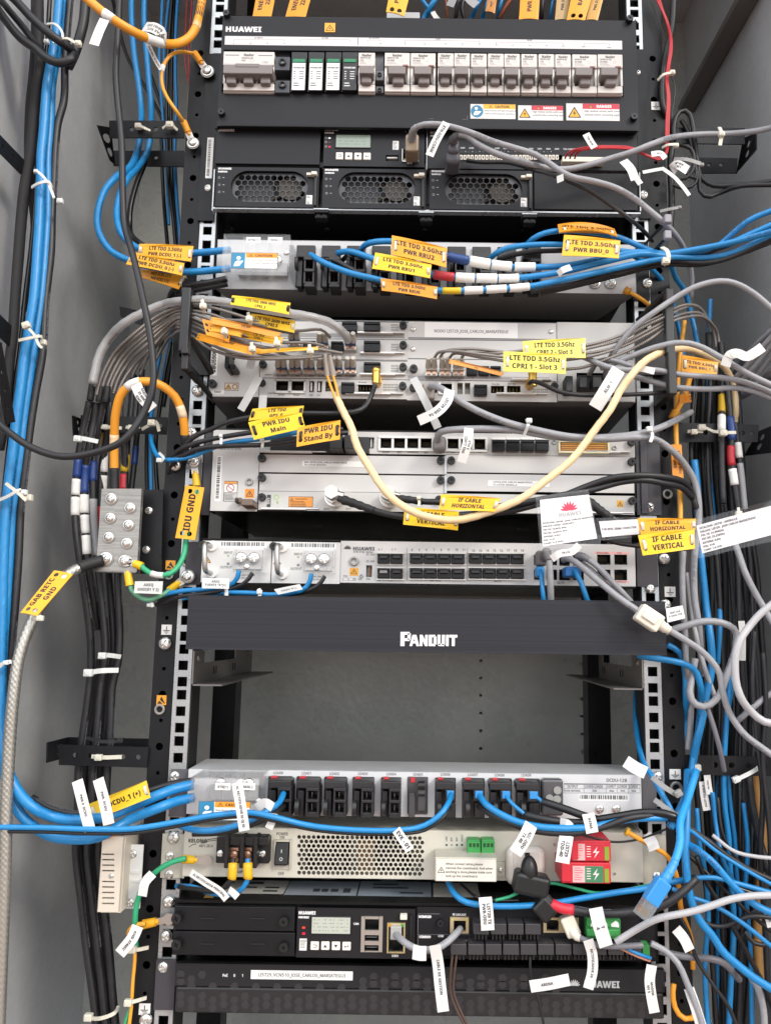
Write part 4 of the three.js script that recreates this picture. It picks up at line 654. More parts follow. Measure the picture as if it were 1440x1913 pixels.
  // two hex jacks with angled plugs
  for (const [x, y] of [[835, 602], [1150, 606]]) { const a = at(x, y, z), j = part(d, 'antenna_jack', [cyl(a, a.clone().add(V(0, 0, .012)), .0095, .0095, 20), cyl(a.clone().add(V(0, 0, .010)), a.clone().add(V(0, 0, .026)), .0082, .0082, 6)], M.steel); part(j, 'plug_body', [cyl(V(a.x, a.y + .001, .036), V(a.x, a.y + .001, .046), .0078, .0072, 6), cyl(V(a.x, a.y, .041), V(a.x + .011, a.y - .003, .041), .0046, .0046, 12)], M.tin); }
  K(780, 760, .31944);
  sticker(d, 'route_label', 411, 432, 770, 466, z, cell(360, 36, (c, w, h) => { c.fillStyle = '#e8e8e6'; c.fillRect(0, 0, w, h); lines(c, w, h, ['LI5729 JOSE_CARLOS MARIATEGUI', 'TO LI5730 AMIRALLA'], { fg: '#44484c', fs: 15, bold: false, x: .08, al: 'left' }); }));
  for (const [x, y] of [[134, 318], [196, 318], [134, 432], [196, 432], [1246, 210], [1246, 325], [1250, 552], [124, 545]]) screw(d, x, y, z, 46, 'thumb');
  I.r(1163, 548, 1203, 588, '#d9a23a'); I.tri(1183, 570, 26, '#d9a23a'); ejector(d, 980, 256, 1245, 270, z); ejector(d, 970, 612, 1265, 628, z + 4); part(d, 'slot_post', [bx(157, 285, 170, 395, z - 1, z + 1.5), bx(157, 400, 170, 505, z - 1, z + 1.5)], M.zinc);
}
// ---------- aggregation router ----------
{
  K(0, 0, 1);
  const d = thing('aggregation_router', 'low light grey router with two handled power modules and rows of dark plugged ports', 'router', at(790, 1093, 0));
  const z = 12;
  part(d, 'chassis', [bx(376, 1012, 1187, 1093, -220, -8), bx(376, 1011, 1187, 1013, -8, z - 1.6), bx(376, 1090, 1187, 1093, -8, z - 1.6), bx(376, 1013, 378, 1090, -8, z - 1.6), bx(1185, 1013, 1187, 1090, -8, z - 1.6)], M.black2);
  part(d, 'ear', [bx(1189, 1015, 1228, 1096, .6, 4)], mat('#36343a', .45)); part(d, 'ear', [bx(347, 1012, 376, 1092, .6, 3)], mat('#36343a', .45));
  K(340, 980, .33333);
  const PW = [[112, 92, 500, 325], [505, 98, 886, 330]].map((r, i) => { const F = face(d, 'power_module', r, z + 2, '#cbcbc9', { t: 2 }), ox = i * 392, oy = i * 7, o = F.o;
    F.bar(216 + ox, 95 + oy, 472 + ox, 130 + oy); F.t('INPUT', 236 + ox, 158 + oy, 16, { col: '#555' }); F.t('OUTPUT', 216 + ox, 240 + oy, 16, { col: '#555' }); F.circ(260 + ox, 175 + oy, 7, '#9aa88a'); F.circ(260 + ox, 221 + oy, 8, '#777'); F.tri(143 + ox, 200 + oy, 34, '#d9a040'); F.t('-48V/-60V 8A', 330 + ox, 285 + oy, 13, { col: '#666' }); F.t('-48/-60V', 330 + ox, 300 + oy, 13, { col: '#666' });
    const a = at(170 + ox, 122 + oy, z), b = at(170 + ox, 272 + oy, z), A = z => V(a.x, a.y, z), B = z => V(b.x, b.y, z); part(o, 'handle', tube(new THREE.CatmullRomCurve3([A(.013), A(.03), V(a.x, a.y - .002, .037), V(b.x, b.y + .002, .037), B(.03), B(.013)], false, 'centripetal', .5), .0025, { rad: 10, step: .002 }), M.handle);
    part(o, 'handle_foot', [a, b].map(q => cyl(V(q.x + .001, q.y, .013), V(q.x + .001, q.y, .017), .006, .005, 14)), M.white);
    screw(o, 126 + ox, 116 + oy, z + 2, 46, 'thumb');
    // clear cover over two terminals
    const cv = part(o, 'terminal_cover', [bx(290 + ox, 128 + oy, 460 + ox, 262 + oy, z + 14, z + 16, .0005), bx(288 + ox, 128 + oy, 294 + ox, 264 + oy, z + 2, z + 15), bx(454 + ox, 128 + oy, 460 + ox, 264 + oy, z + 2, z + 15), bx(288 + ox, 258 + oy, 460 + ox, 266 + oy, z + 4, z + 16)], mat('#ffffff', .12, 0, { transmission: 1, thickness: 0, ior: 1.35, k: 'tc' }));
    part(o, 'terminal_block', bx(300 + ox, 140 + oy, 450 + ox, 250 + oy, z + 1, z + 6), mat('#b4b3b3', .5));
    for (const x of [332, 405]) { inst(o, 'terminal_screw', GEO.pan, M.steel, at(x + ox, 188 + oy, z + 7), [0, 0, .4], .0062); part(o, 'terminal_plate', bx(x - 26 + ox, 165 + oy, x + 26 + ox, 215 + oy, z + 5, z + 7, .001), M.tin); }
    screw(o, 363 + ox, 236 + oy, z + 16, 34); return F; });
  K(0, 0, 1);
  const F = face(d, 'faceplate', [636, 1014, 1186, 1092], z, '#c6c5c3', { t: 1.5, holes: [[997, 1036, 1016, 1056], [1020, 1036, 1040, 1056], [1044, 1037, 1064, 1057], [1070, 1037, 1090, 1057], [997, 1064, 1016, 1083], [1020, 1064, 1040, 1083], [1044, 1064, 1064, 1084], [1070, 1064, 1090, 1084], [1115, 1036, 1140, 1055], [1147, 1036, 1171, 1055], [1115, 1064, 1140, 1084], [1147, 1064, 1171, 1084], [684, 1056, 695, 1078]] });
  for (const [x0, y0, x1, y1] of [[997, 1036, 1016, 1056], [1020, 1036, 1040, 1056], [1044, 1037, 1064, 1057], [1070, 1037, 1090, 1057], [1115, 1036, 1140, 1055], [1147, 1036, 1171, 1055]]) rj45(d, x0, y0, x1, y1, z, { up: 0 });
  for (const [x0, y0, x1, y1] of [[997, 1064, 1016, 1083], [1020, 1064, 1040, 1083], [1044, 1064, 1064, 1084], [1070, 1064, 1090, 1084], [1115, 1064, 1140, 1084], [1147, 1064, 1171, 1084]]) rj45(d, x0, y0, x1, y1, z, { up: 1 });
  { const o = socket(d, 'usb_port', 684, 1056, 695, 1078, z, 9, M.steelB); part(o, 'usb_tongue', bx(689, 1058, 692, 1076, 0, z - 3), mat('#8a5a3a', .5)); }
  K(340, 980, .33333);
  F.flower(928, 130, 24, '#33363a'); F.t('HUAWEI', 957, 136, 25, { b: 1, col: '#303236', w: 1.15 }); F.t('ATN 910C Series', 960, 154, 14, { col: '#444' }); F.t('STAT', 1055, 168, 11, { col: '#444' }); F.r(1032, 162, 1048, 174, '#999'); F.r(1032, 200, 1048, 212, '#999'); F.t('ALM', 1055, 206, 11, { col: '#444' }); F.t('PIU', 905, 290, 13, { col: '#444' }); F.r(900, 300, 975, 316, '#999'); F.t('FAN  SYS', 906, 308, 12, { col: '#eee' }); F.t('RST', 988, 308, 13, { col: '#444' }); F.t('ETH', 1032, 308, 12, { col: '#444' });
  screw(d, 965, 206, z, 52, 'ring'); screw(d, 1005, 288, z, 20, 'ring'); sticker(d, 'warning_label', 940, 243, 988, 286, z, cell(40, 40, (c, w, h) => { c.fillStyle = '#e2a02e'; c.fillRect(0, 0, w, h); warnTri(c, w / 2, h / 2, 26, '#e2a02e'); }));
  F.t('0▾ 1▴', 1100, 140, 12, { col: '#333' }); F.t('2▾ 3▴', 1175, 140, 12, { col: '#333' }); F.t('10GE', 1150, 312, 12, { col: '#333' });
  K(0, 0, 1);
  for (let i = 0; i < 8; i++) F.t(`${4 + i}${i & 1 ? '▴' : '▾'}`, 768 + i * 13.6, 1027.5, 5.2, { col: '#333' }); for (let i = 0; i < 8; i++) F.t(`${12 + i}${i & 1 ? '▴' : '▾'}`, 881 + i * 13, 1029, 5.2, { col: '#333' }); F.t('GE/FE/XE', 802, 1084.5, 5, { col: '#444' }); F.t('GE/FE', 922, 1086, 5, { col: '#444' }); F.t('GE/FE', 1040, 1089, 5, { col: '#444' });
  for (const x of [760, 873]) F.ln([[x, 1024], [x, 1086]], '#8a8a88', 1.2);
  F.r(1110, 1031, 1174, 1035.5, '#e3a8a4'); F.t('ETH/OAM', 1114, 1033, 4.6, { col: '#733' }); F.t('CLK', 1152, 1033, 4.6, { col: '#733' }); F.r(1110, 1085, 1174, 1089, '#e3a8a4'); F.t('CONSOLE', 1148, 1087, 4.4, { col: '#733' });
  for (let j = 0; j < 2; j++) { const y = j ? 1061.5 : 1034; [[705, 2, 24.5], [765.5, 4, 26], [876, 4, 26]].forEach(([x0, n, p]) => { for (let i = 0; i < n; i++) { const x = x0 + i * p, o = plugCap(d, x, y + i * .25, x + p - 2, y + 19 + i * .25, z, 5); part(o, 'pull_tab', bx(x + 4, y + 4, x + p - 6, y + 9.5, z + 5, z + 9, .0006), mat(j === 1 && x0 === 705 && i === 0 ? '#8d8b88' : '#1e1f22', .3)); for (const q of [0, 1]) F.t(j ? '▴' : '▾', x + 5 + q * 11, 1057.5, 6, { col: '#222' }); } }); }
  part(d, 'cage_rim', [[703, 755], [763, 870], [874, 981]].map(([a, b]) => [bx(a, 1032, b, 1034, z - .5, z + 2.5), bx(a, 1081.5, b, 1083.5, z - .5, z + 2.5), bx(a, 1053.5, b, 1055, z - .5, z + 1.5), bx(a, 1060, b, 1061.3, z - .5, z + 1.5)]).flat(), M.tin);
}
// ---------- horizontal cable manager ----------
{
  K(0, 0, 1);
  const d = thing('cable_manager', 'wide black horizontal cable manager cover with white raised lettering across the rack', 'cable manager', at(796, 1220, 40)), z = 62;
  const F = face(d, 'cover', [349.5, 1117.5, 1243, 1219], z, '#232429', { t: 2, rough: .38, dust: .03 });
  for (let i = 0; i < 500; i++) { F.c.fillStyle = `rgba(${rnd() < .5 ? '0,0,0' : '200,200,215'},${rnd() * .016})`; F.c.fillRect(0, rnd() * F.c.canvas.height, F.c.canvas.width, 1); }
  part(d, 'cover_lip', [bx(349.5, 1117.5, 1243, 1120, 46, z - 2), bx(349.5, 1216.5, 1243, 1219, 46, z - 2)], M.black);
  part(d, 'duct', [bx(375, 1128, 1205, 1212, 0, 46)], M.dark);
  const pw = mat('#e6e6e6', .4); // raised block letters
  const L = (ch, x0, x1, y0, y1) => { const w = x1 - x0, k = 5.6, q = (a, b, c, e) => bx(a, b, c, e, z - .2, z + .9), g = [];
    if (ch === 'P') g.push(q(x0, y0, x0 + k + 2, y1), q(x0 + k + 2, y0, x1 - 2, y0 + 5.2), q(x0 + k + 2, y0 + 12, x1 - 2, y0 + 17), q(x1 - 6, y0 + 2.5, x1, y0 + 14.6));
    if (ch === 'A') { const [a, b, c, e] = pxRect(x0, y0, x1, y1, z), m = (a + c) / 2, u = mpp(x0, y0, z); g.push(plate([[a, b], [a + 5 * u, b], [a + 6.2 * u, b + 5 * u], [c - 6.2 * u, b + 5 * u], [c - 5 * u, b], [c, b], [m + 3.6 * u, e], [m - 3.6 * u, e]], [[[m - 1.7 * u, b + 9 * u], [m + 1.7 * u, b + 9 * u], [m, b + 14 * u]]], z / 1000 - .0002, z / 1000 + .0009)); }
    if (ch === 'N') { const [a, b, c, e] = pxRect(x0, y0, x1, y1, z), u = mpp(x0, y0, z) * 5; g.push(plate([[a, b], [a + u, b], [a + u, b + (e - b) * .5], [c - u, b], [c, b], [c, e], [c - u, e], [c - u, b + (e - b) * .5], [a + u, e], [a, e]], [], z / 1000 - .0002, z / 1000 + .0009)); }
    if (ch === 'D') g.push(q(x0, y0, x0 + k, y1), q(x0 + k, y0, x1 - 2, y0 + 4.4), q(x0 + k, y1 - 4.4, x1 - 2, y1), q(x1 - 5.2, y0 + 3, x1, y1 - 3));
    if (ch === 'U') g.push(q(x0, y0, x0 + k, y1 - 2), q(x1 - k, y0, x1, y1 - 2), q(x0 + 1.5, y1 - 4.6, x1 - 1.5, y1));
    if (ch === 'I') g.push(q(x0, y0, x1, y1)); if (ch === 'T') g.push(q(x0, y0, x1, y0 + 5), q((x0 + x1) / 2 - 2.8, y0 + 5, (x0 + x1) / 2 + 2.8, y1)); return g; };
  for (const [c, a, b, y0] of [['P', 748, 767, 1180.5], ['A', 765, 783, 1186], ['N', 784, 799, 1186], ['D', 801, 815, 1186], ['U', 817, 831, 1186], ['I', 833, 838, 1186], ['T', 839, 854, 1186]]) part(d, 'letter', L(c, a, b, y0, 1207), pw);
}
// ---------- bare shelf brackets under it ----------
for (const s of [-1, 1]) {
  K(0, 0, 1);
  const a = s < 0 ? at(361, 1281, 0) : at(1199, 1289, 0), d = thing('shelf_bracket', s < 0 ? 'grey angled shelf bracket under the cable manager, by the left rail' : 'grey angled shelf bracket under the cable manager, by the right rail', 'bracket', a, 'shelf brackets');
  const t = .0015, m = mat('#8a8783', .45, 0, { map: grime, tri: .1, k: 'brk' }), x0 = a.x, x1 = a.x - s * .0285, g = (xa, y0, z0, xb, y1, z1) => wb(Math.min(xa, xb), y0, z0, Math.max(xa, xb), y1, z1);
  part(d, 'ledge', g(x0, a.y, -.26, x1, a.y + t, .001), m);
  part(d, 'web', [g(x0, a.y + t, -.26, x0 + s * t, a.y + .021, .001), g(x0, a.y + .021, -.035, x0 + s * t, a.y + .034, .001), g(x0, a.y + .021, -.26, x0 + s * t, a.y + .034, -.17)], m);
  for (const z of [-.014, -.235]) inst(d, 'screw', GEO.pan, M.steelB, V(x0, a.y + .026, z), [0, -s * Math.PI / 2, 0], .0042);
  part(d, 'slot', [-.075, -.085, -.16, -.17].map(z => g(x0 - s * .0003, a.y + .008, z, x0, a.y + .016, z + .003)), M.dark).userData.kind = 'stuff';
}
// ---------- lower load distribution box ----------
{
  K(0, 0, 1);
  const d = thing('load_distribution_box', 'pale grey load box in the lower rack with ten labelled load holders', 'distribution box', at(775, 1527, 0)), z = 8;
  part(d, 'body', bx(350, 1442, 1198, 1526, -52, z, .0008), mat('#c7c9cb', .42, 0, { map: grime, tri: .12, k: 'dc' }));
  const F = face(d, 'faceplate', [350.5, 1443, 1197.5, 1526], z + 1, '#c9cbcd', { t: .8 });
  const X = [500, 553, 605, 658, 711, 761, 812, 863, 913, 963], Wd = [45, 44, 42, 40, 38, 38, 39, 42, 43, 45];
  X.forEach((x, i) => { const y = 1449 + i * .5; if (i === 5) { const o = part(d, 'load_module', [bx(x, y, x + 38, y + 70, z, z + 3, .0008), bx(x + 2, y + 30, x + 14, y + 76, z + 3, z + 8, .0008), bx(x + 19, y + 11, x + 34, y + 33, z + 3, z + 14, .0012), bx(x + 19, y + 36, x + 34, y + 64, z + 3, z + 7, .0008)], mat('#4a484a', .42)); part(o, 'red_mark', bx(x + 6, y + 1, x + 14, y + 10, z + 3, z + 4), M.red); part(o, 'fuse_cap', cyl(at(x + 20, y + 16, z + 14), at(x + 33, y + 16, z + 14), .004, .004, 12), M.plastic); } else loadModule(d, x, y, x + Wd[i], y + 79, z, { red: 1, plug: i > 5 ? 1 : 0 }); F.t('LOAD' + i, x + 20, y - 5, 5.6, { col: '#444', al: 'center' }); });
  for (const o of []) o;
  clearCover(d, 354, 1453, 484, 1537, 8, 52, [['RTN(+)', 402, 1463, 431, 1476], ['NEG(-)', 449, 1463, 477, 1476]], 371, 1497, 468, 1533);
  screw(d, 484, 1497, 50, 12);
  K(780, 1400, .33333);
  { const o = part(d, 'clear_window', [bx(694, 166, 818, 376, z, z + 11, .003)], mat('#4c4d50', .25, 0, { clearcoat: .6, k: 'win' })); for (const [x, y] of [[783, 230], [738, 275], [780, 280]]) part(o, 'fuse_cap', cyl(at(x, y, z + 10), at(x, y, z + 13), .004, .0036, 14), mat('#8c8a86', .4)); }
  F.t('DCDU-12B', 1115, 173, 23, { col: '#33363a', al: 'center' }); F.r(820, 193, 1248, 198, '#666'); for (const y of [197, 220, 245]) F.ln([[820, y], [1246, y]], '#666', 2); for (const x of [820, 932, 1056, 1118, 1183, 1246]) F.ln([[x, 197], [x, 245]], '#666', 2);
  F.t('OUTPUT', 838, 209, 15, { col: '#333' }); F.t('LOAD0-LOAD6', 936, 209, 15, { col: '#333', w: .98 }); ['LOAD7', 'LOAD8', 'LOAD9'].forEach((s, i) => F.t(s, 1060 + i * 62, 209, 15, { col: '#333' })); F.t('FUSE RATING', 822, 233, 14, { col: '#333' }); F.t('30A', 978, 233, 14, { col: '#333' });['30A', '30A', '30A'].forEach((s, i) => F.t(s, 1074 + i * 62, 233, 14, { col: '#333' }));
  F.bar(903, 254, 1186, 290); F.t('⏚', 935, 330, 42, { col: '#444', al: 'center' });
  for (const x of [1018, 1112]) screw(d, x, 333, z + 1, 50);
  K(0, 0, 1);
  part(d, 'ear', [bx(1199, 1448, 1226, 1530, .6, 4)], mat('#5a585c', .45)); part(d, 'ear', [bx(318, 1437, 350, 1526, .6, 3)], mat('#56555a', .45));
  // type plates and slots on the top
  const q = at(500, 1442, 8), y = q.y; const top = (xa, xb, za, zb) => wb(at(xa, 1442, 0).x, y - .0002, za / 1000, at(xb, 1442, 0).x, y + .0004, zb / 1000);
  part(d, 'type_plate', top(372, 500, -48, -6), mat('#a9aaa8', .5)); part(d, 'type_plate', top(1030, 1165, -48, -4), mat('#6d7278', .45)); part(d, 'top_print', [[390, 425, -36, -14], [440, 462, -40, -26], [436, 478, -20, -10], [930, 950, -44, -32], [962, 985, -44, -32]].map(a => top(...a).translate(0, .0003, 0)), mat('#55585c', .5));
  part(d, 'vent_slot', Array.from({ length: 44 }, (_, i) => top(516 + i * 11, 523 + i * 11, -20 + (i & 1) * 5, -15 + (i & 1) * 5)), mat('#8d9093', .5));
}
// ---------- inverter ----------
{
  K(0, 0, 1);
  const d = thing('power_inverter', 'beige inverter with a round-hole vent, rocker switch, outlet and red surge units', 'inverter', at(770, 1645, 0)), z = 8;
  part(d, 'case', [bx(343, 1550, 1200, 1552.5, -260, z - 1.5), bx(343, 1640, 1200, 1643, -260, z - 1.5), bx(343, 1552, 346, 1641, -260, z - 1.5), bx(1197, 1552, 1200, 1641, -260, z - 1.5), bx(344, 1552, 1199, 1642, -262, -30)], M.beige);
  part(d, 'ear', bx(302, 1558, 343, 1640, .6, 3), M.beige); part(d, 'ear', bx(1200, 1560, 1244, 1652, .6, 3), M.beige);
  K(340, 1400, .33333);
  const vent = []; for (let r = 0; r < 9; r++) for (let c = 0; c < (r & 1 ? 26 : 26); c++) { const p = at(657 + c * 27 + (r & 1 ? 13.5 : 0), 491 + r * 25 + c * .28, z); vent.push(ngon(p.x, p.y, .0034 * .98 / 2 * 1.14, 10)); }
  const F = face(d, 'faceplate', [9, 453, 2580, 727], z, '#c9c6b9', { t: 1.5, polys: vent, holes: [[524, 518, 603, 646]] });
  { const f = [[820, 600], [1160, 610]].map(([x, y]) => { const p = at(x, y, -14); return [new THREE.TorusGeometry(.019, .003, 6, 28).translate(p.x, p.y, p.z), new THREE.CylinderGeometry(.009, .009, .008, 20).rotateX(Math.PI / 2).translate(p.x, p.y, p.z), ...Array.from({ length: 7 }, (_, i) => new THREE.BoxGeometry(.012, .0055, .0012).rotateX(.6).translate(.0135, 0, 0).rotateZ(i * .9).translate(p.x, p.y, p.z))]; }); for (const g of f) part(d, 'fan', g, M.plastic); part(d, 'transformer', bx(980, 500, 1080, 690, -28, -8), mat('#8a6a44', .6)); }
  F.t('KELONG', 36, 511, 24, { col: '#2c2c28', rot: .02, font: 'sans-serif', b: 1, w: 1.02 }); F.ln([[108, 526], [150, 505], [205, 497]], '#2c2c28', 4); F.ln([[118, 527], [155, 513], [200, 508]], '#2c2c28', 3); F.ln([[40, 548], [60, 535], [82, 530]], '#2c2c28', 3); F.t('-48/1-2K.H', 92, 542, 16, { col: '#333' }); F.t('POWER', 562, 475, 18, { col: '#333', al: 'center' }); F.t('ON', 562, 493, 17, { col: '#333', al: 'center' }); F.t('OFF', 556, 696, 19, { col: '#333', al: 'center' }); F.t('⏚', 140, 683, 30, { col: '#555', al: 'center' }); F.t('48V', 310, 690, 16, { col: '#444' }); F.t('+   -', 330, 685, 20, { col: '#444' });
  screw(d, 138, 624, z, 46, 'lug');
  { const o = part(d, 'terminal_block', [bx(192, 492, 490, 640, z, z + 10, .001), ...[238, 324, 400].map(x => bx(x, 490, x + 22, 668, z + 8, z + 24, .0008)), bx(240, 492, 480, 540, z + 6, z + 20, .001)], M.plastic); for (const x of [217, 450]) inst(o, 'screw', GEO.pan, M.steel, at(x, 583, z + 10), [0, 0, .7], .0036); for (const x of [294, 369]) { part(o, 'clamp', bx(x - 24, 550, x + 24, 632, z + 8, z + 13, .0006), M.copper); inst(o, 'terminal_screw', GEO.pan, M.copper, at(x, 588, z + 13), [0, 0, .3], .0044); } }
  { const o = part(d, 'switch_frame', [bx(515, 505, 524, 676, z - 1, z + 3), bx(603, 505, 611, 676, z - 1, z + 3), bx(524, 508, 603, 518, z - 1, z + 3), bx(524, 646, 603, 672, z - 1, z + 1.5)], M.beige); const a = at(563, 582, z), r = part(o, 'rocker', new RoundedBoxGeometry(.0128, .0205, .009, 2, .0015).rotateX(-.22).translate(a.x, a.y, a.z + .001), M.plastic); part(r, 'mark', [new THREE.TorusGeometry(.0013, .0003, 5, 16).rotateX(-.22).translate(a.x, a.y - .0036, a.z + .0065), new THREE.BoxGeometry(.0006, .003, .0003).rotateX(-.22).translate(a.x, a.y + .0032, a.z + .0051)], M.white); }
  K(780, 1400, .33333);
  ['LINE', 'BYP', 'BAT', 'FAULT'].forEach((s, i) => { F.t(s, 162 + i * 29, 516, 12, { col: '#444', rot: -1.57 }); F.circ(162 + i * 29, 536, 6, i === 1 ? '#8c8c80' : '#3a3a36'); });
  for (const x of [278, 357]) { const o = part(d, 'terminal_plug', [bx(x, 516, x + 74, 588, z, z + 14, .0008), bx(x + 3, 506, x + 72, 518, z, z + 12, .0008)], M.green); part(o, 'wire_hole', [0, 1, 2].map(i => bx(x + 10 + i * 21, 526, x + 24 + i * 21, 548, z + 13.6, z + 14.3)), mat('#164a20', .6)); }
  { const o = part(d, 'cover_board', [bx(97, 606, 443, 742, z + 2, z + 30, .0008), bx(440, 630, 488, 712, z, z + 3)], M.beige); sticker(o, 'notice', 104, 616, 437, 738, z + 30, cell(333, 122, (c, w, h) => { c.fillStyle = '#d6d3c8'; c.fillRect(0, 0, w, h); warnTri(c, 28, 62, 34, '#d6d3c8'); lines(c, w, h, ['When connect wires,please', 'remove the coverboard. And when', 'working is done,please make sure', 'lock up the coverboard.'], { fg: '#2a2a28', fs: 17, bold: false, x: .16, al: 'left', lead: 1.32 }); })); }
  screw(d, 463, 675, z + 3, 26); screw(d, 765, 533, z, 14, 'ring'); screw(d, 1103, 697, z, 14, 'ring');
  { const a = pxRect(497, 552, 720, 775, z + 12), g = new RoundedBoxGeometry(a[2] - a[0], a[3] - a[1], .018, 3, .008).translate((a[0] + a[2]) / 2, (a[1] + a[3]) / 2, .012), o = part(d, 'power_outlet', g, mat('#d9d2cb', .45)); part(o, 'outlet_face', [bx(535, 580, 680, 750, z + 12, z + 14, .002)], mat('#d2cac2', .45)); part(o, 'outlet_slot', [bx(600, 580, 628, 625, z + 13.5, z + 14.4)], M.dark); }
  for (let k = 0; k < 2; k++) { const y = 510 + k * 124, o = part(d, 'surge_unit', [bx(k ? 803 : 855, y, 1083, y + 120, z, z + 34, .0015), bx(k ? 806 : 860, y + 4, k ? 860 : 900, y + 110, z, z + 36, .001)], mat('#c42a38', .38)); sticker(o, 'label', 868, y + 20, 1040, y + 112, z + 34, cell(172, 92, (c, w, h) => { c.fillStyle = '#d8b0b0'; c.fillRect(0, 0, w, h); c.fillStyle = k ? '#3f7a58' : '#c2283a'; c.fillRect(w * .4, 0, w * .6, h); c.fillStyle = '#c94a55'; for (let i = 0; i < 6; i++) c.fillRect(8, 10 + i * 13, 30 + rnd() * 25, 4); c.fillStyle = '#e8d4d0'; for (let i = 0; i < 5; i++) c.fillRect(w * .45, 12 + i * 14, 24, 5); c.font = 'bold 46px sans-serif'; c.beginPath(); c.moveTo(140, 12); c.lineTo(112, 50); c.lineTo(132, 48); c.lineTo(118, 82); c.lineTo(150, 40); c.lineTo(130, 42); c.fill(); })); part(o, 'status_window', bx(1046, y + 36, 1072, y + 112, z + 33.5, z + 34.6), mat('#8a9a3a', .3)); }
}
// ---------- lower monitoring unit ----------
{
  K(0, 0, 1);
  const d = thing('monitoring_unit', 'black low unit near the bottom with two blank covers, a display and rows of terminals', 'controller', at(775, 1790, 0)), z = 30;
  part(d, 'chassis', [bx(324, 1690, 1228, 1790, -240, 22), bx(324, 1687, 1228, 1692, 22, z - 2)], M.black2);
  const yt = at(700, 1690, 22).y, topb = (x0, x1, z0, z1) => wb(at(x0, 1690, 22).x, yt - .0002, z0 / 1000 + .018, at(x1, 1690, 22).x, yt + .0005, z1 / 1000 + .018);
  part(d, 'type_plate', topb(392, 520, -60, -20), mat('#b9b8b2', .5)); part(d, 'type_plate', topb(522, 661, -60, -18), mat('#8f99a3', .45)); part(d, 'type_plate', topb(664, 806, -62, -18), mat('#8a95a0', .45)); part(d, 'type_plate', topb(810, 900, -60, -18), mat('#b5b4ae', .5)); part(d, 'warning_label', topb(374, 392, -16, -6), mat('#a88a4a', .5));
  part(d, 'plate_print', [[440, 470, -54, -48], [440, 462, -40, -36], [478, 506, -40, -36], [478, 506, -30, -26], [575, 588, -36, -28], [592, 604, -36, -28], [610, 624, -36, -28], [634, 648, -38, -26], [690, 740, -54, -50], [690, 760, -44, -40], [745, 790, -30, -26]].map(([a, b, c, e]) => topb(a, b, c, e).translate(0, .0003, 0)), mat('#34383c', .6)).userData.kind = 'stuff';
  K(300, 1640, .34722);
  for (const [i, [y0, y1]] of [[155, 285], [292, 418]].entries()) { const o = part(d, 'blank_cover', bx(i ? 66 : 74, y0, 722, y1, 22, z, .0008), M.black); part(o, 'cover_slot', [[215, 290], [482, 564]].map(([a, b]) => bx(a, y0 + 62, b, y0 + 70, z, z + 1.2, .0004)), M.dark); screw(o, i ? 97 : 97, y0 + 52 + i * 2, z, 56, 'thumb'); screw(o, 668, y0 + 70, z, 50, 'thumb'); }
  const F = face(d, 'faceplate', [734, 165, 1368, 432], z, '#1f1e21', { holes: [[1098, 222, 1174, 282], [1098, 308, 1172, 340], [1098, 362, 1172, 394], [1226, 340, 1306, 400]] });
  F.t('HUAWEI', 742, 190, 18, { b: 1, w: 1.2 }); F.t('SMU02C', 742, 212, 14, { b: 1 }); F.t('CAN', 1038, 248, 14); F.t('⌁', 1040, 322, 26); F.t('⌁', 1038, 376, 26); F.t('IOIOI', 1244, 420, 13); F.t('⌂─▮', 1228, 190, 14); F.r(747, 327, 787, 392, '#deded8'); F.micro(752, 334, 30, 6, 4); F.t('⏻', 750, 240, 14); F.t('⚠', 748, 270, 14); F.t('⚠', 746, 301, 14); F.t('△', 1258, 228, 16);
  part(d, 'indicator', [bx(762, 263, 778, 274, z - .5, z + .6)], mat('#300a04', .3, 0, { emissive: '#ff5030', emissiveIntensity: .8, k: 'lo' })); part(d, 'indicator', [bx(762, 295, 778, 306, z - .5, z + .6)], M.led);
  part(d, 'display_frame', bx(806, 205, 1026, 306, z - 1, z + 1, .0006), M.plastic); sticker(d, 'display', 814, 213, 1020, 300, z + 1, cell(200, 90, (c, w, h) => { c.fillStyle = '#aeb3a8'; c.fillRect(0, 0, w, h); c.fillStyle = '#7c8478'; for (const y of [14, 34, 54, 74]) for (let x = 8; x < 190; x += 7) if (rnd() < .6) c.fillRect(x, y - 3, 4, 6); }), { t: .1, m: M.lcd });
  keypad(d, [[829, 367, 46, 0], [886, 367, 46, 1], [943, 368, 46, 2], [1000, 369, 46, 3]], z);
  part(d, 'socket_plate', [bx(1078, 208, 1098, 400, z - 1, z + 1.5), bx(1174, 208, 1194, 400, z - 1, z + 1.5), bx(1098, 208, 1174, 222, z - 1, z + 1.5), bx(1098, 282, 1174, 308, z - 1, z + 1.5), bx(1098, 340, 1174, 362, z - 1, z + 1.5), bx(1098, 394, 1174, 400, z - 1, z + 1.5)], M.tin);
  rj45(d, 1098, 222, 1174, 282, z, { up: 1 }); for (const y of [308, 362]) { const o = socket(d, 'usb_port', 1098, y, 1172, y + 32, z, 9, M.dark); part(o, 'usb_tongue', bx(1106, y + 8, 1166, y + 14, z - 10, z - 2), mat('#555', .5)); }
  rj45(d, 1226, 340, 1306, 400, z, { up: 0 }); part(d, 'port_frame', [bx(1218, 244, 1226, 406, z - 1, z + 2), bx(1306, 244, 1315, 406, z - 1, z + 2), bx(1226, 244, 1306, 262, z - 1, z + 2), bx(1226, 400, 1306, 406, z - 1, z + 2)], mat('#c8b98a', .4, .6)); part(d, 'network_plug', [bx(1236, 262, 1296, 336, z, z + 7, .001)], mat('#d8d8d4', .2, 0, { transmission: .5, thickness: 0, k: 'np' }));
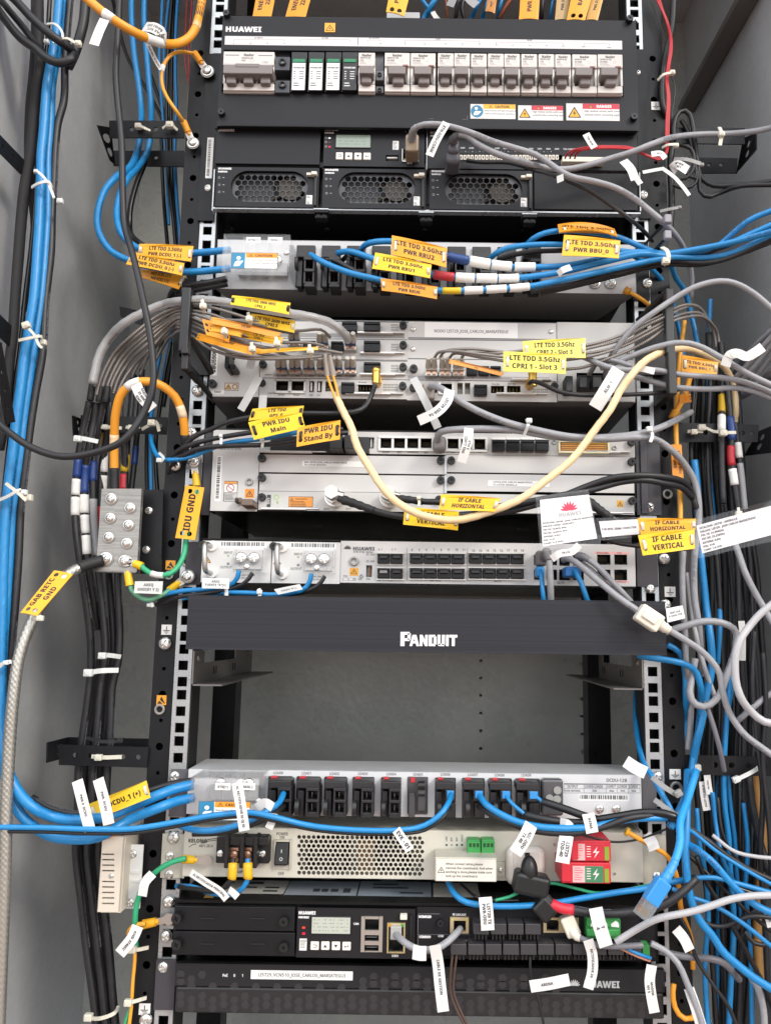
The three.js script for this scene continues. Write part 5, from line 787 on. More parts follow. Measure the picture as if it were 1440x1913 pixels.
  part(d, 'indicator', bx(1226, 250, 1242, 264, z, z + 2.4), M.orangeL || mat('#c9862a', .4)); part(d, 'indicator', bx(1292, 250, 1308, 264, z, z + 2.4), mat('#3a9a3a', .4)); part(d, 'release_tab', bx(1288, 200, 1326, 228, z, z + 6, .0008), M.whitePlug); part(d, 'grip', [bx(1342, 200, 1352, 330, z, z + 3)], M.dark);
  K(760, 1640, .33333);
  const G = face(d, 'faceplate', [56, 172, 1388, 442], z, '#1b1a1d', { holes: [[782, 236, 850, 296], [262, 240, 330, 300]] });
  G.t('NIM02D', 66, 218, 17, { b: 1 }); G.t('UIM03D', 68, 330, 16, { b: 1 }); G.t('FE CASCADE', 255, 207, 13); G.t('FE1', 804, 209, 13); G.t('COM', 175, 328, 13); G.ln([[62, 202], [185, 202]], '#999', 2); G.ln([[62, 205], [62, 440]], '#999', 2); G.ln([[62, 318], [350, 318]], '#888', 2);
  ['CH1', 'CH2', 'CH5', '12V', 'CH4', 'CH3', 'CH6'].forEach((s, i) => G.t(s, [372, 420, 512, 566, 610, 662, 706][i], 232, 13)); ['ALM1', 'ALM2', 'ALM3', 'ALM4', 'DIN1', 'DIN2', 'DIN3', 'DIN4', 'DIN5', 'DIN6'].forEach((s, i) => G.t(s, 245 + i * 66, 350, 12)); 
  screw(d, 187, 246, z, 40, 'thumb'); screw(d, 1330, 250, z, 46, 'thumb'); rj45(d, 782, 236, 850, 296, z); rj45(d, 262, 240, 330, 300, z, { m: M.steelB });
  part(d, 'port_frame', [bx(764, 224, 782, 308, z - 1, z + 2), bx(850, 224, 962, 308, z - 2.5, z + 1.5), bx(782, 224, 850, 236, z - 1, z + 2), bx(782, 296, 850, 308, z - 1, z + 2)], mat('#c5b48e', .4, .5)); part(d, 'port_frame', [bx(242, 222, 262, 312, z - 1, z + 2), bx(330, 222, 346, 312, z - 1, z + 2), bx(262, 222, 330, 240, z - 1, z + 2), bx(262, 300, 330, 312, z - 1, z + 2)], mat('#c5b48e', .4, .5));
  for (const [x, y] of [[255, 236], [333, 236], [776, 236], [848, 236], [876, 236]]) part(d, 'indicator', bx(x - 5, y - 5, x + 5, y + 5, z, z + 2.6), mat('#b8b848', .4));
  const plug = (x, y, w) => { const o = part(d, 'terminal_plug', [bx(x, y, x + w, y + 62, z, z + 16, .0008), bx(x + 2, y - 14, x + w - 2, y, z, z + 9, .0005)], mat('#353437', .42)); const g = [], n = 4; for (let i = 0; i < n; i++) g.push(bx(x + 6 + i * (w - 8) / n, y + 62, x + 2 + (i + .72) * (w - 8) / n, y + 88, z, z + 11)); part(o, 'pin_housing', g, M.plastic); };
  for (const x of [372, 470, 566, 662]) plug(x, 258, 88); for (let i = 0; i < 11; i++) plug(244 + i * 98, 372, 90);
  { const o = part(d, 'terminal_plug', [bx(1006, 230, 1198, 345, z - 2, z + 12, .001), bx(1010, 290, 1194, 330, z + 10, z + 20, .001)], M.green); part(o, 'terminal_screw', [1050, 1100, 1165].map(x => cyl(at(x, 265, z + 12), at(x, 265, z + 13), .0036, .0036, 12)), M.tin); part(d, 'terminal_plug', bx(1318, 378, 1362, 440, z, z + 12, .001), M.green); }
}
// ---------- video unit at the bottom ----------
{
  K(0, 0, 1);
  const d = thing('video_network_unit', 'black bottom unit with a hexagon pattern front and a white name strip', 'network unit', at(780, 1890, 0)), z = 14;
  part(d, 'chassis', [bx(328, 1808, 1238, 1896, -240, 6)], M.black2); part(d, 'ear', bx(290, 1793, 327, 1887, .6, 3), mat('#3c3b40', .45));
  part(d, 'front_lower', [bx(327, 1850, 1239, 1899, 6, z, .002)], mat('#2c2b2e', .42, 0, { map: dustTex, tri: .12, k: 'vf' }));
  K(300, 1640, .34722);
  const F = face(d, 'front_upper', [78, 478, 2710, 598], z - 1, '#242427', { t: 6 });
  ['▤', '⚠', 'PoE', '□0', '□1'].forEach((s, i) => F.t(s, [248, 294, 334, 386, 430][i], 526, 16));
  sticker(d, 'name_strip', 486, 500, 1034, 548, z - 1, cell(480, 44, (c, w, h) => { c.fillStyle = '#e6e6e3'; c.fillRect(0, 0, w, h); lines(c, w, h, ['LI5729_VCN510_JOSE_CARLOS_MARIATEGUI'], { fg: '#3c3c40', fs: 21, bold: false }); }), { m: M.paper });
  K(760, 1640, .33333); F.flower(938, 604 - 12, 36, '#b9babc'); F.t('HUAWEI', 990, 597, 42, { b: 1, col: '#b9babc', w: 1.12 });
  // moulded hexagon relief
  K(0, 0, 1); const hx = [], u = mpp(700, 1850, z); const hex = (x, y, zz) => { const p = at(x, y, zz); hx.push(new THREE.CylinderGeometry(u * 7.9, u * 8.3, .0004, 6).rotateX(Math.PI / 2).rotateZ(Math.PI / 6).translate(p.x, p.y, p.z + .0001)); };
  for (let i = 0; i < 45; i++) for (let j = 0; j < 2; j++) { const x = 338 + i * 20, y = 1860 + j * 15 + (i & 1 ? 7.5 : 0) + i * .27; hex(x, y, z); }
  for (let i = 0; i < 45; i++) { const x = 338 + i * 20, y = 1820 + (i & 1 ? 9 : 0) + i * .22; if (!((x > 395 && x < 660) || x > 1050)) hex(x, y, z - 1); if (!(x > 370 && x < 660) || i & 1) if (x < 1050) hex(x, y + 13, z - 1); }
  part(d, 'hexagon_relief', hx, mat('#2c2b2e', .42, 0, { k: 'hx' })).userData.kind = 'stuff';
}
// ---------- cables, tags and ties ----------
K(0, 0, 1);
// 'x,y,z x,y ...': photo pixels with depth in mm; the depth carries over where it is left out
const pts = (s, dx = 0, dy = 0, dz = 0) => { let z = 0; return s.trim().split(/\s+/).map(t => { const a = t.split(',').map(Number); if (a.length > 2) z = a[2]; return P(a[0] + dx, a[1] + dy, z + dz); }); };
const rOf = (w, v) => w / 2 * (camera.position.z - v.z) / FL;
const toPx = v => { const p = v.clone().project(camera); return [(p.x + 1) / 2 * W, (1 - p.y) / 2 * H]; };
// a cable w pixels thick along s
function cab(name, label, w, jacket, s, { group, rf, rad = 10, step = .007, off, cat = 'cable' } = {}) {
  const p = Array.isArray(s) ? s : pts(s, ...(off || [])), c = curveOf(p), r = rOf(w, p[p.length >> 1]);
  const o = thing(name, label, cat, p[0], group); part(o, 'jacket', tube(c, r, { rf, rad, step }), jacket);
  const near = (x, y) => { let b = 0, bd = 1e9; for (let i = 0; i <= 300; i++) { const q = toPx(c.getPointAt(i / 300)), d = Math.hypot(q[0] - x, q[1] - y); if (d < bd) bd = d, b = i / 300; } return b; };
  return { o, c, r, near,
    band(n, x0, y0, x1, y1, m, k = 1.14) { let a = near(x0, y0), b = near(x1, y1); if (a > b) [a, b] = [b, a]; part(o, n, tube(c, r * k, { from: a, to: Math.max(b, a + .004), step: .004, rad: 14 }), m); return this; },
    boot(n, x0, y0, x1, y1, m, k0 = 2.2, k1 = 1.2) { const a = near(x0, y0), b = near(x1, y1); const [f, t] = a < b ? [a, b] : [b, a]; part(o, n, tube(c, r, { from: f, to: t, step: .0015, rad: 16, rf: (s2, f2, u) => { const q = (u - f) / (t - f), e = a < b ? q : 1 - q; return (k0 + (k1 - k0) * e) * (1 + .07 * Math.sin(e * 26)); } }), m); return this; },
  };
}
const helix = (pitch, n, amp) => (s, f) => 1 + amp * Math.cos(n * f - s / pitch * 2 * Math.PI * n);
const spiralStep = pitch => (s, f) => 1 + .13 * (((s / pitch - f / (2 * Math.PI)) % 1 + 1) % 1);
// crimped ring lug: insulated barrel and ring on the end of a wire, from (x0, y0) to the ring at (x1, y1)
function lug(cb, x0, y0, x1, y1, z, w, col = '#e6b422', ring = 22, m = M.tin, screwOn = true) {
  const a = P(x0, y0, z), b = P(x1, y1, z), d = b.clone().sub(a), r = rOf(w, a), e = a.clone().addScaledVector(d, .5);
  part(cb.o, 'lug_barrel', [cyl(a, e, r, r * .92, 14), cyl(e, a.clone().addScaledVector(d, .62), r * .6, r * .5, 12)], mat(col, .4));
  const R = rOf(ring, b), g = new THREE.CylinderGeometry(R, R, .0016, 20).rotateX(Math.PI / 2).translate(b.x, b.y, b.z), L = d.length();
  part(cb.o, 'lug_ring', [g, orient(wb(0, -R * .55, -.0008, L * .42, R * .55, .0007), a.clone().addScaledVector(d, .5), d, V(0, 1, 0))], m);
  if (screwOn) { const q = toPx(b); K(0, 0, 1); screw(cb.o, q[0], q[1], z + 1, ring * .8, 'lug'); }
}
// plate spanned between four corners (tl, tr, br, bl; world), with holes in its own proportion
function quadGeo(cs, t, cl, holes, bend = 0) {
  const [A, B, C, D] = cs, w = (A.distanceTo(B) + D.distanceTo(C)) / 2, h = (A.distanceTo(D) + B.distanceTo(C)) / 2, a = w / h, n = 14, out = [];
  for (let i = 0; i <= n; i++) out.push([a * i / n, 0]); for (let i = n; i >= 0; i--) out.push([a * i / n, 1]);
  const g = plate(out, holes ? holes(a) : [], 0, 1), p = g.attributes.position, uv = g.attributes.uv;
  const N = B.clone().sub(A).add(C.clone().sub(D)).cross(A.clone().sub(D).add(B.clone().sub(C))).normalize();
  for (let i = 0; i < p.count; i++) { const u = p.getX(i) / a, v = 1 - p.getY(i), k = p.getZ(i);
    const q = A.clone().multiplyScalar((1 - u) * (1 - v)).addScaledVector(B, u * (1 - v)).addScaledVector(C, u * v).addScaledVector(D, (1 - u) * v).addScaledVector(N, (k - .5) * t + bend * 4 * u * (1 - u));
    p.setXYZ(i, q.x, q.y, q.z); const e = cl || [0, 0, 1, 1]; uv.setXY(i, e[0] + (e[2] - e[0]) * (.01 + .98 * u), e[1] + (e[3] - e[1]) * (.01 + .98 * (1 - v))); }
  g.deleteAttribute('normal'); return toCreasedNormals(g, .5);
}
const tagHoles = (end) => a => { const h = []; const k = .105; for (const x of end === 1 ? [.16] : end === 2 ? [a - .16] : [.17, a - .17]) for (const y of [.3, .68]) h.push(ngon(x + .03, y, k, 12)); return h; };
const P4 = s => pts(s);
// plastic marker tag with printed lines; corners tl tr br bl
const TG = 'marker tags on the cables';
function tag(label, s, txt, { bg = '#e9a91c', fg = '#1c1004', fs = .34, rot = 0, bend = .0015, holes = tagHoles(0), ties = 1, t = .0009, wide = 1, name = 'cable_tag', category = 'cable tag', m = M.print, x = .5 } = {}) {
  const cs = P4(s), w = cs[0].distanceTo(cs[1]) * 4600, h = cs[0].distanceTo(cs[3]) * 4600;
  const c = cell(Math.max(24, w), Math.max(16, h), (c, W2, H2) => { c.fillStyle = bg; c.fillRect(0, 0, W2, H2); wear(c, W2, H2); const L = rot ? W2 : H2, M2 = rot ? H2 : W2; let f = L * fs; c.font = `bold ${f}px sans-serif`; const mw = Math.max(1, ...txt.map(q => c.measureText(q).width)); f *= Math.min(1, M2 * .76 * wide / mw); lines(c, W2, H2, txt, { fg, fs: f, rot, lead: 1.18, bold: true, x }); });
  const o = thing(name, label, category, cs[3], txt.length ? undefined : undefined);
  part(o, 'plate', quadGeo(cs, t, c, holes, bend), m);
  if (ties && holes) { const Lx = cs[1].clone().sub(cs[0]), a = Lx.length() / cs[0].distanceTo(cs[3]); for (const u of [(.2) / a, 1 - .14 / a]) { const top = cs[0].clone().lerp(cs[1], u), bot = cs[3].clone().lerp(cs[2], u), g = ribbon([top.clone().lerp(bot, .22).add(V(0, 0, -.003)), top.clone().lerp(bot, .3).add(V(0, 0, .0012)), top.clone().lerp(bot, .68).add(V(0, 0, .0012)), top.clone().lerp(bot, .76).add(V(0, 0, -.003))], .0026, .0009, { seg: 8 }); part(o, 'tie_strap', g, ties === 2 ? M.nylonB : M.nylon); } }
  return o;
}
// paper flag: strip along a line
function flag(label, s, w, txt = [], { fg = '#26262a', bg = '#d4d3d0', fs = .32, rev = false, twist = 0, tw0 = 0, name = 'paper_label', seg = 16, n } = {}) {
  const p = pts(s), wm = rOf(w, p[0]) * 2, L = curveOf(p).getLength();
  const c = cell(Math.max(20, L * 4200), Math.max(12, wm * 4200), (c, W2, H2) => { c.fillStyle = bg; c.fillRect(0, 0, W2, H2); wear(c, W2, H2, .03); if (txt.length) { let f = H2 * fs; c.font = `bold ${f}px sans-serif`; f *= Math.min(1, W2 * .86 / Math.max(...txt.map(q => c.measureText(q).width))); lines(c, W2, H2, txt, { fg, fs: f }); } });
  return solo(name, label, 'label', ribbon(p, wm, .0003, { cell: c, rev, twist, tw0, seg, n }), M.paper);
}
// nylon cable tie: strap along a line, locking head at the given pixel
function tie(label, s, w, hx, hy, hz, hs = 10, m = M.nylon, ha = 0, group) {
  const p = pts(s), o = thing('cable_tie', label, 'cable tie', p[0], group);
  part(o, 'strap', ribbon(p, rOf(w, p[0]) * 2, .0011, { seg: 14 }), m);
  const h = P(hx, hy, hz), r = rOf(hs, h); part(o, 'head', [new RoundedBoxGeometry(r * 2, r * 1.7, r * 1.5, 2, r * .3).rotateZ(ha).translate(h.x, h.y, h.z), new THREE.BoxGeometry(r * .9, r * .8, r * .5).rotateZ(ha).translate(h.x, h.y, h.z + r * .7)], m); return o;
}
const qp = (s, t, hs) => quadGeo(P4(s), t, null, hs);
// cable brackets: perforated front plate, return plate behind, bent end
function bracket(label, front, end, back, holes) {
  const o = thing('cable_bracket', label, 'bracket', P4(front)[3]);
  part(o, 'front_plate', qp(front, .0016, holes), M.black); if (end) part(o, 'end_plate', qp(end, .0016, a => [ngon(a * .5, .3, .13, 12), ngon(a * .5, .68, .13, 12)]), M.black); if (back) part(o, 'back_plate', qp(back, .0016, a => [ngon(a * .3, .55, .12, 10), ngon(a * .6, .55, .12, 10)]), M.black); return o;
}
const slots = a => [[.18], [.34], [.8], [.92]].map(([u]) => ngon(a * u, .5, .13, 12));
bracket('black perforated cable bracket left of the rack at the top, two nylon ties on it', '205,226,-14 345,226 345,258 205,258', '182,234,6 207,238,-14 215,308,-46 206,300,-40', '213,282,-62 345,282 345,312 213,310', a => [ngon(a * .3, .5, .14, 12), ngon(a * .62, .5, .14, 12)]);
bracket('black cable bracket left of the rack beside the upper end of the ground bar', '152,776,-4 314,780 312,812 152,806', '136,776,8 152,782,-4 160,806,-30 138,816,0', null, slots);
bracket('black cable bracket low on the left with a row of holes and one tie', '112,1391,2 279,1396 275,1434 111,1429', '89,1387,14 128,1377,-40 128,1414,-40 88,1425,14', '128,1377,-40 279,1380 279,1396 128,1394', a => [ngon(a * .18, .5, .13, 12), ngon(a * .36, .5, .13, 12), ngon(a * .72, .5, .13, 12), ngon(a * .89, .5, .13, 12)]);
bracket('black cable bracket at the upper right holding the grey cable', '1262,239,0 1390,240 1390,270 1262,268', '1388,258,0 1412,248,10 1412,280,10 1376,322,-40', '1300,295,-40 1376,296 1376,324 1300,324', a => [ngon(a * .8, .5, .12, 12)]);
bracket('black cable bracket right of the rack above the black cable trunk', '1266,790,0 1416,794 1414,826 1266,826', '1416,806,0 1440,796,14 1440,846,14 1390,852,-30', null, slots);
bracket('black cable bracket low on the right with four holes', '1280,1410,0 1450,1414 1450,1450 1281,1447', null, null, a => [.12, .32, .5, .68, .86].map(u => ngon(a * u, .52, .15, 14)));
bracket('black stub bracket behind the armoured fibres on the left', '224,573,-40 268,582 268,610 226,592', null, null, null);
for (const [lab, a, b, w] of [['black perforated strut reaching in from the left edge, upper one', '-30,238,120', '42,312,62', .016], ['black perforated strut at the left edge, middle one', '-30,580,110', '20,628,62', .02], ['thick grey-black strut at the left edge, lowest one', '-6,640,120', '20,790,90', .011]]) {
  const p = pts(a)[0], q = pts(b)[0], d = q.clone().sub(p), L = d.length(), o = thing('wall_strut', lab, 'strut', p);
  const g = plate(rectP(0, -w / 2, L, w / 2), Array.from({ length: Math.floor(L / .016) }, (_, i) => ngon(.01 + i * .016, 0, .0018, 8)).filter(h => h[0][0] < L - .004), -.001, .001);
  part(o, 'strip', orient(g, p, d, V(0, 1, .3)), M.black);
}
const ORD = ['first', 'second', 'third', 'fourth', 'fifth', 'sixth', 'seventh', 'eighth', 'ninth', 'tenth', 'eleventh', 'twelfth', 'thirteenth', 'fourteenth', 'fifteenth', 'sixteenth'];
// --- left wall bundle ---
cab('braided_sleeve', 'black braided cable sleeve running down the left wall', 20, J.braid, '73,-8,58 74,75 74,125 69,163 62,240 57,293 48,343 41,406 36,470 29,560 25,623 19,673 14,723 9,780 -2,840', { rad: 14, rf: (s, f) => 1 + .05 * Math.cos(f * 2 + s * 20) });
cab('braided_sleeve', 'second black braided sleeve half hidden behind the first on the left wall', 16, J.braid, '66,-8,46 66,75 62,140 56,200 54,300 60,360 66,430 60,500 48,580', { rad: 12 });
const bw = 'blue power cables down the left wall';
cab('power_cable', 'thick blue cable, left one of the pair running down the left wall', 19, J.blue, '112,-8,70 106,62 95,125 89,160 83,240 78,293 77,343 75,406 71,470 64,560 54,623 46,673 40,723 31,790 24,850 12,955 7,1042 4,1188 3,1290 4,1367 13,1430,74 32,1475 62,1508 100,1526,64 142,1532 190,1527 240,1510,48 292,1487 330,1473,36 362,1466,30', { rad: 14 });
cab('power_cable', 'thick blue cable, right one of the pair running down the left wall', 18, J.blue, '118,-8,62 112,62 102,125 97,160 94,240 90,293 90,343 89,406 85,470 77,560 68,623 60,673 53,723 44,790 38,850 24,955 18,1042 10,1188 6,1290 5,1400 16,1470,66 42,1525 90,1560 150,1568 190,1562 240,1533,52 300,1508 330,1497,40 362,1490,30', { rad: 14 });
const kb = 'black cables along the left wall bundle';
cab('power_cable', 'black cable along the right side of the left wall bundle', 15, J.black, '132,-8,60 126,60 122,120 120,188 108,235 101,340 98,393 96,470 86,560 80,660 67,735 57,800 46,890 39,955 35,1042 24,1188 18,1240 8,1330 0,1420');
cab('power_cable', 'thin black cable between the braided sleeve and the blue pair on the left wall', 9, J.blackG, '94,-8,52 88,100 82,200 74,260 65,393 58,470 47,560 37,660 28,723 22,790 10,900 2,1000 -6,1060');
cab('power_cable', 'black looped cable doubling back round the left wall bundle at the top', 17, J.blackP, '-12,6,92 38,70 70,93 85,107 113,118 132,112 138,98,80 128,88,88 100,68,98 63,36 25,-4 10,-16');
cab('power_cable', 'short black cable crossing the top left corner', 14, J.blackP, '-6,-10,84 20,22 45,52 66,80 80,100,70');
cab('power_cable', 'black cable hanging beside the orange ground cable at the top left', 20, J.blackP, '161,-8,66 157,40 149,72 140,100 128,125');
cab('power_cable', 'loose matt black cable sweeping down the left side in a wide loop', 13.5, J.blackP, '224,-8,70 221,60 217,133 220,183 228,267 230,367 233,420 248,473,85 268,560,95 284,648 286,721 271,767 233,821,100 190,842 117,853 58,835 12,803 -12,782', { rad: 12 });
tie('white cable tie round the left wall bundle, third from the top', '60,350,78 75,342,84 92,340 97,352,80', 6, 113, 376, 78, 12, M.nylonW);
tie('white cable tie slanting over the blue pair at the upper left', '68,318,82 82,330 92,345 102,370,84', 5, 68, 320, 82, 8, M.nylonW);
tie('white cable tie with two heads round the blue pair on the left wall, mid height', '36,636,84 55,632,88 76,628 80,634,80', 6, 50, 608, 86, 15, M.nylon, .4);
tie('short white cable tie tail on the blue pair, mid height', '55,614,86 66,627,88 74,645 80,650', 5, 82, 640, 80, 12, M.nylon);
tie('white cable tie loop at the top of the left wall bundle', '88,45,76 105,46,84 116,58 117,72 100,80', 5, 88, 78, 80, 10, M.nylonW);
tie('white cable tie holding the looped black cable at the top left', '118,72,96 130,73,102 141,80', 5, 147, 82, 98, 13);
tie('white cable tie round the left wall bundle beside the ground bar', '-4,936,80 20,925,86 36,915,88 40,918,80', 6, 46, 920, 84, 12, M.nylonW);
tie('frayed white cable tie on the black cable beside the ground bar', '12,903,84 36,922,88 50,935', 6, 54, 930, 80, 15);
tie('white cable tie low on the blue pair above its bend', '-6,1250,84 10,1238,88 22,1236,84', 7, 12, 1238, 88, 9, M.nylonW);
// --- orange ground cables at the top left ---
{ const c = cab('ground_cable', 'thick orange ground cable curving across the top left with white markers', 17, J.orange, '150,-14,96 175,8 200,28 240,54,88 277,72,70 305,81,50 330,82,36 352,72,28 366,52,22 371,34,18 376,10,12 380,-10', { rad: 14 }); c.band('white_marker', 196, 24, 212, 38, M.white, 1.06).band('white_marker', 272, 70, 304, 82, M.white, 1.06).band('heat_shrink', 371, 34, 380, -10, M.rubber, 1.0).band('clear_marker', 366, 54, 369, 44, mat('#e0b478', .3), 1.05); }
flag('white label flag hanging from the thick orange cable at the top left', '196,36,98 186,58 176,84', 21);
flag('curled clear label on the thick orange cable with small print', '302,78,52 300,60,60 288,52,62 270,50,56', 24, ['GAB RETC', '35 MM2 GND'], { fg: '#555' });
{ const c = cab('ground_cable', 'thin orange ground cable looping between two lugs at the top left', 7.5, J.orangeT, '362,100,14 345,97 330,98,26 314,108,34 305,125 302,142 305,165 315,186 328,205 342,226,20'); lug(c, 364, 100, 388, 134, 6, 15, '#d9921e', 26); lug(c, 344, 228, 361, 268, 6, 14, '#d9921e', 24); c.band('white_marker', 306, 122, 301, 134, M.white, 1.25); }
flag('narrow white label with print tied to the thin orange loop', '302,130,42 290,110 276,80,50', 9, ['CAMARA AL TABLERO'], { fs: .5 });
// --- deep cables between left wall and rack ---
cab('power_cable', 'blue power cable behind the upper left bracket, outer one with the wider loop', 13, J.blue, '246,-8,-55 247,46 252,107 259,153 264,200 263,245,-40 256,285,-34 243,312,-20 216,332,0 195,358,10 183,400,16 186,435,20 205,466 233,483,22 290,500,26 345,508 430,502,26', { rad: 12 });
cab('power_cable', 'blue power cable behind the left bracket, inner one with the tighter loop', 13, J.blue, '270,-8,-60 270,46 275,107 279,153 283,200 282,245,-46 275,285,-40 258,312,-30 236,338,-10 223,370,0 219,405,8 227,436,14 248,458 295,474,20 345,474 430,467,26', { rad: 12 });
for (const [lab, w, j, s] of [['slim blue cable left of the rack at the top, first from the left', 6, J.blueL, '304,-8,-90 302,40 298,95 300,160 306,235 312,330 316,420'], ['slim blue cable left of the rack at the top, second from the left', 6, J.blueL, '317,-8,-95 311,46 307,92 309,180 318,260 324,330 332,430'], ['slim blue cable nearest the rack flange at the top left', 7, J.blue, '333,-8,-80 329,61 328,137 330,200 327,280 330,360 336,440 338,520 322,620 300,720'], ['thin red wire beside the rack flange at the top left', 3.5, J.redT, '360,-8,-60 355,60 353,100 356,160'], ['second thin red wire beside the rack flange at the top left', 2.6, J.redT, '350,-8,-62 347,60 346,110 356,170']]) cab('wire', lab, w, j, s);
for (const [i, s] of ['322,-8,-85 315,90 312,180 312,250 316,340 326,430 330,520 312,600 290,700 280,790', '326,-8,-92 322,90 320,200 320,290 325,380 334,470 336,560 322,660 306,760', '210,-8,-110 222,50 240,110 276,170 300,215 310,240 308,260', '282,140,-100 296,180 308,215 314,240', '280,255,-50 272,300 255,345 244,390 243,425 256,450,-20 285,470', '302,240,-110 304,330 310,420 318,500'].entries()) cab('power_cable', `black cable in the shadow left of the rack, ${['runs beside the slim blue cables', 'runs close behind the slim blue cables', 'slants to the bracket from the top', 'short slant behind the bracket', 'thick one following the blue loops', 'hangs below the bracket'][i]}`, i === 4 ? 11 : 7.5, J.blackG, s, { group: 'black cables left of the rack' });
tie('nylon cable tie on the upper left bracket, left one', '254,232,-8 262,235,-6 272,240 281,244,-10', 5, 259, 236, -8, 13);
tie('nylon cable tie on the upper left bracket, right one with bow shaped tail', '304,240,-8 318,232,-4 332,243,-10', 5, 318, 234, -6, 15);
// --- tags and leads of the upper load box, left ---
tag('orange tag reading LTE TDD 3.5Ghz PWR DCDU_1 (-), uppermost at the left', '261,456,36 362,460 357,489 258,479', ['LTE TDD 3.5Ghz', 'PWR DCDU_1 (-)']);
tag('orange tag reading LTE TDD 3.5Ghz PWR DCDU_0 (-), middle one at the left', '248,471,44 345,492 340,515 236,494', ['LTE TDD 3.5Ghz', 'PWR DCDU_0 (-)']);
tag('orange tag reading DCDU_1 (+), lowest of the left stack and half hidden', '256,505,18 352,509 334,541 262,518', ['PWR DCDU_0 (+)', 'PWR DCDU_1 (+)'], { bg: '#d8941a' });
for (const [i, s] of ['425,520,22 390,528 350,534,16 322,545,0 316,600,-40', '425,530,18 385,538 350,545,10 330,560,-10 326,610,-40'].entries()) cab('power_cable', `black lead curving down behind the left orange tags, ${i ? 'lower' : 'upper'} one`, 12, J.black, s, { group: 'black leads under the clear cover' });
// --- clear spiral conduit and armoured fibres on the left ---
cab('spiral_conduit', 'translucent spiral wrapped conduit arching over the armoured fibres on the left', 16, M.spiral, '174,716,30 176,704 187,662 204,633 233,604,40 277,580 306,569 335,563,52 375,560 430,566,60 490,577,66 539,585 584,593,60 616,603,50 638,618,40 652,636,26', { rf: spiralStep(.013), rad: 20, step: .003 });
{ const S = ['178,722,26 190,664 234,606,40 306,570 335,564,52 430,567,60 539,586 616,604,50 652,636,26', '181,738,20 190,704 210,665 248,626,36 292,592 336,574,46 380,572,52 430,584,60 480,600 525,612,50 556,622,34', '188,738,18 198,705 219,664 256,628,34 300,596 336,580,44 390,586,54 440,604,62 500,618,54 560,618,46 600,616,40 617,630,28', '196,738,16 206,708 226,670 262,634,30 305,602 337,586,44 380,592,56 430,616,64 480,634,58 530,640,50 575,640,44 605,646,34', '203,738,14 214,706 234,672 268,638,30 308,606 337,590,42 385,604,58 430,628,66 490,648,58 540,652,48 590,652,44 640,660,36', '212,735,10 222,706 240,678 272,646,28 310,610 337,594,42 384,612,54 420,630,62 470,644 520,658,48 545,668,32', '219,738,8 230,712 249,684 280,652,24 314,616 337,600,40 380,600,50 430,598,62 480,606,66 510,616,54 546,622,34', '246,705,-6 262,675 288,640,16 318,612 337,606,40 374,614,50 410,634,58 460,655 510,664,48 570,668,34', '262,700,-10 276,668 300,638,14 322,618 337,612,40 366,622,46 396,644,56 440,660,62 500,668,52 596,664,36', '288,680,-20 304,650 322,628,20 338,618,38 360,628,44 390,650,52 450,668,58 540,670,46 622,664,34'];
  S.forEach((s, i) => cab('fibre_cable', `grey armoured fibre lead, ${ORD[i]} from the left where they leave the left boots`, 6.2, J.armor, s, { group: 'armoured fibre leads on the left', step: .005 })); }
for (const [x0, x1, y0, y1] of [[167, 180, 716, 748], [184, 195, 722, 750], [196, 208, 722, 752]]) solo('heat_shrink_sleeve', `black heat shrink boot ending the armoured fibres, ${x0 < 170 ? 'left' : x0 < 190 ? 'middle' : 'right'} of three`, 'sleeve', tube(pts(`${(x0 + x1) / 2},${y0},18 ${(x0 + x1) / 2 - 2},${(y0 + y1) / 2} ${(x0 + x1) / 2 - 5},${y1}`), rOf(x1 - x0, P(x0, y0, 18))), M.rubber);
const yl = '#ecc81e';
tag('yellow tag reading LTE TDD 2600 MHZ CPRI_2 on the spiral conduit', '434,552,84 543,566,80 540,588 431,569,84', ['LTE TDD 2600 MHZ', 'CPRI_2'], { bg: yl, ties: 2, fs: .34 });
tag('yellow tag half hidden under the armoured fibres, second CPRI tag', '470,586,60 552,600 550,622 462,606', ['LTE TDD 2600 MHZ', 'CPRI 2'], { bg: '#e0b81e', fs: .34 });
tag('orange tag seen almost edge on among the armoured fibres, upper one', '396,592,78 526,622,72 520,632 392,604,78', ['LTE TDD', ''], { bg: '#e09a3a', ties: 0 });
tag('orange tag seen almost edge on among the armoured fibres, lower one', '372,622,76 490,652,70 474,664 366,634,72', ['LTE TDD', ''], { bg: '#e8a020', ties: 0 });
tag('orange tag seen edge on among the armoured fibres, middle one', '394,606,74 455,618,74 450,630 390,618', [], { bg: '#e8a81e', ties: 0 });
tag('orange tag at the left end of the armoured fibre clump', '378,596,70 432,612,74 428,640 386,626', ['CPRI'], { bg: '#e2951e', ties: 0 });
tag('yellow tag lying across the armoured fibres below the CPRI_2 tags', '440,612,66 530,630,60 526,646 438,628', ['LTE TDD', 'CPRI 3'], { bg: '#e3b324', fs: .32, ties: 0 });
tag('thin yellow tag edge over the optical plugs', '470,655,66 594,648,60 594,654 476,662,66', [], { bg: '#e6b23a', ties: 0, holes: null });
for (const [i, [x, y]] of [[380, 572], [466, 596], [420, 620], [518, 642], [580, 656], [472, 652]].entries()) tie(`small nylon tie in the armoured fibres, ${['far left', 'under the yellow tag', 'on the middle orange tag', 'at the right end of the lower tag', 'beside the optical plugs', 'lowest'][i]}`, `${x - 2},${y - 12},74 ${x},${y},80 ${x + 2},${y + 12},74`, 6, x, y, 82, 13);
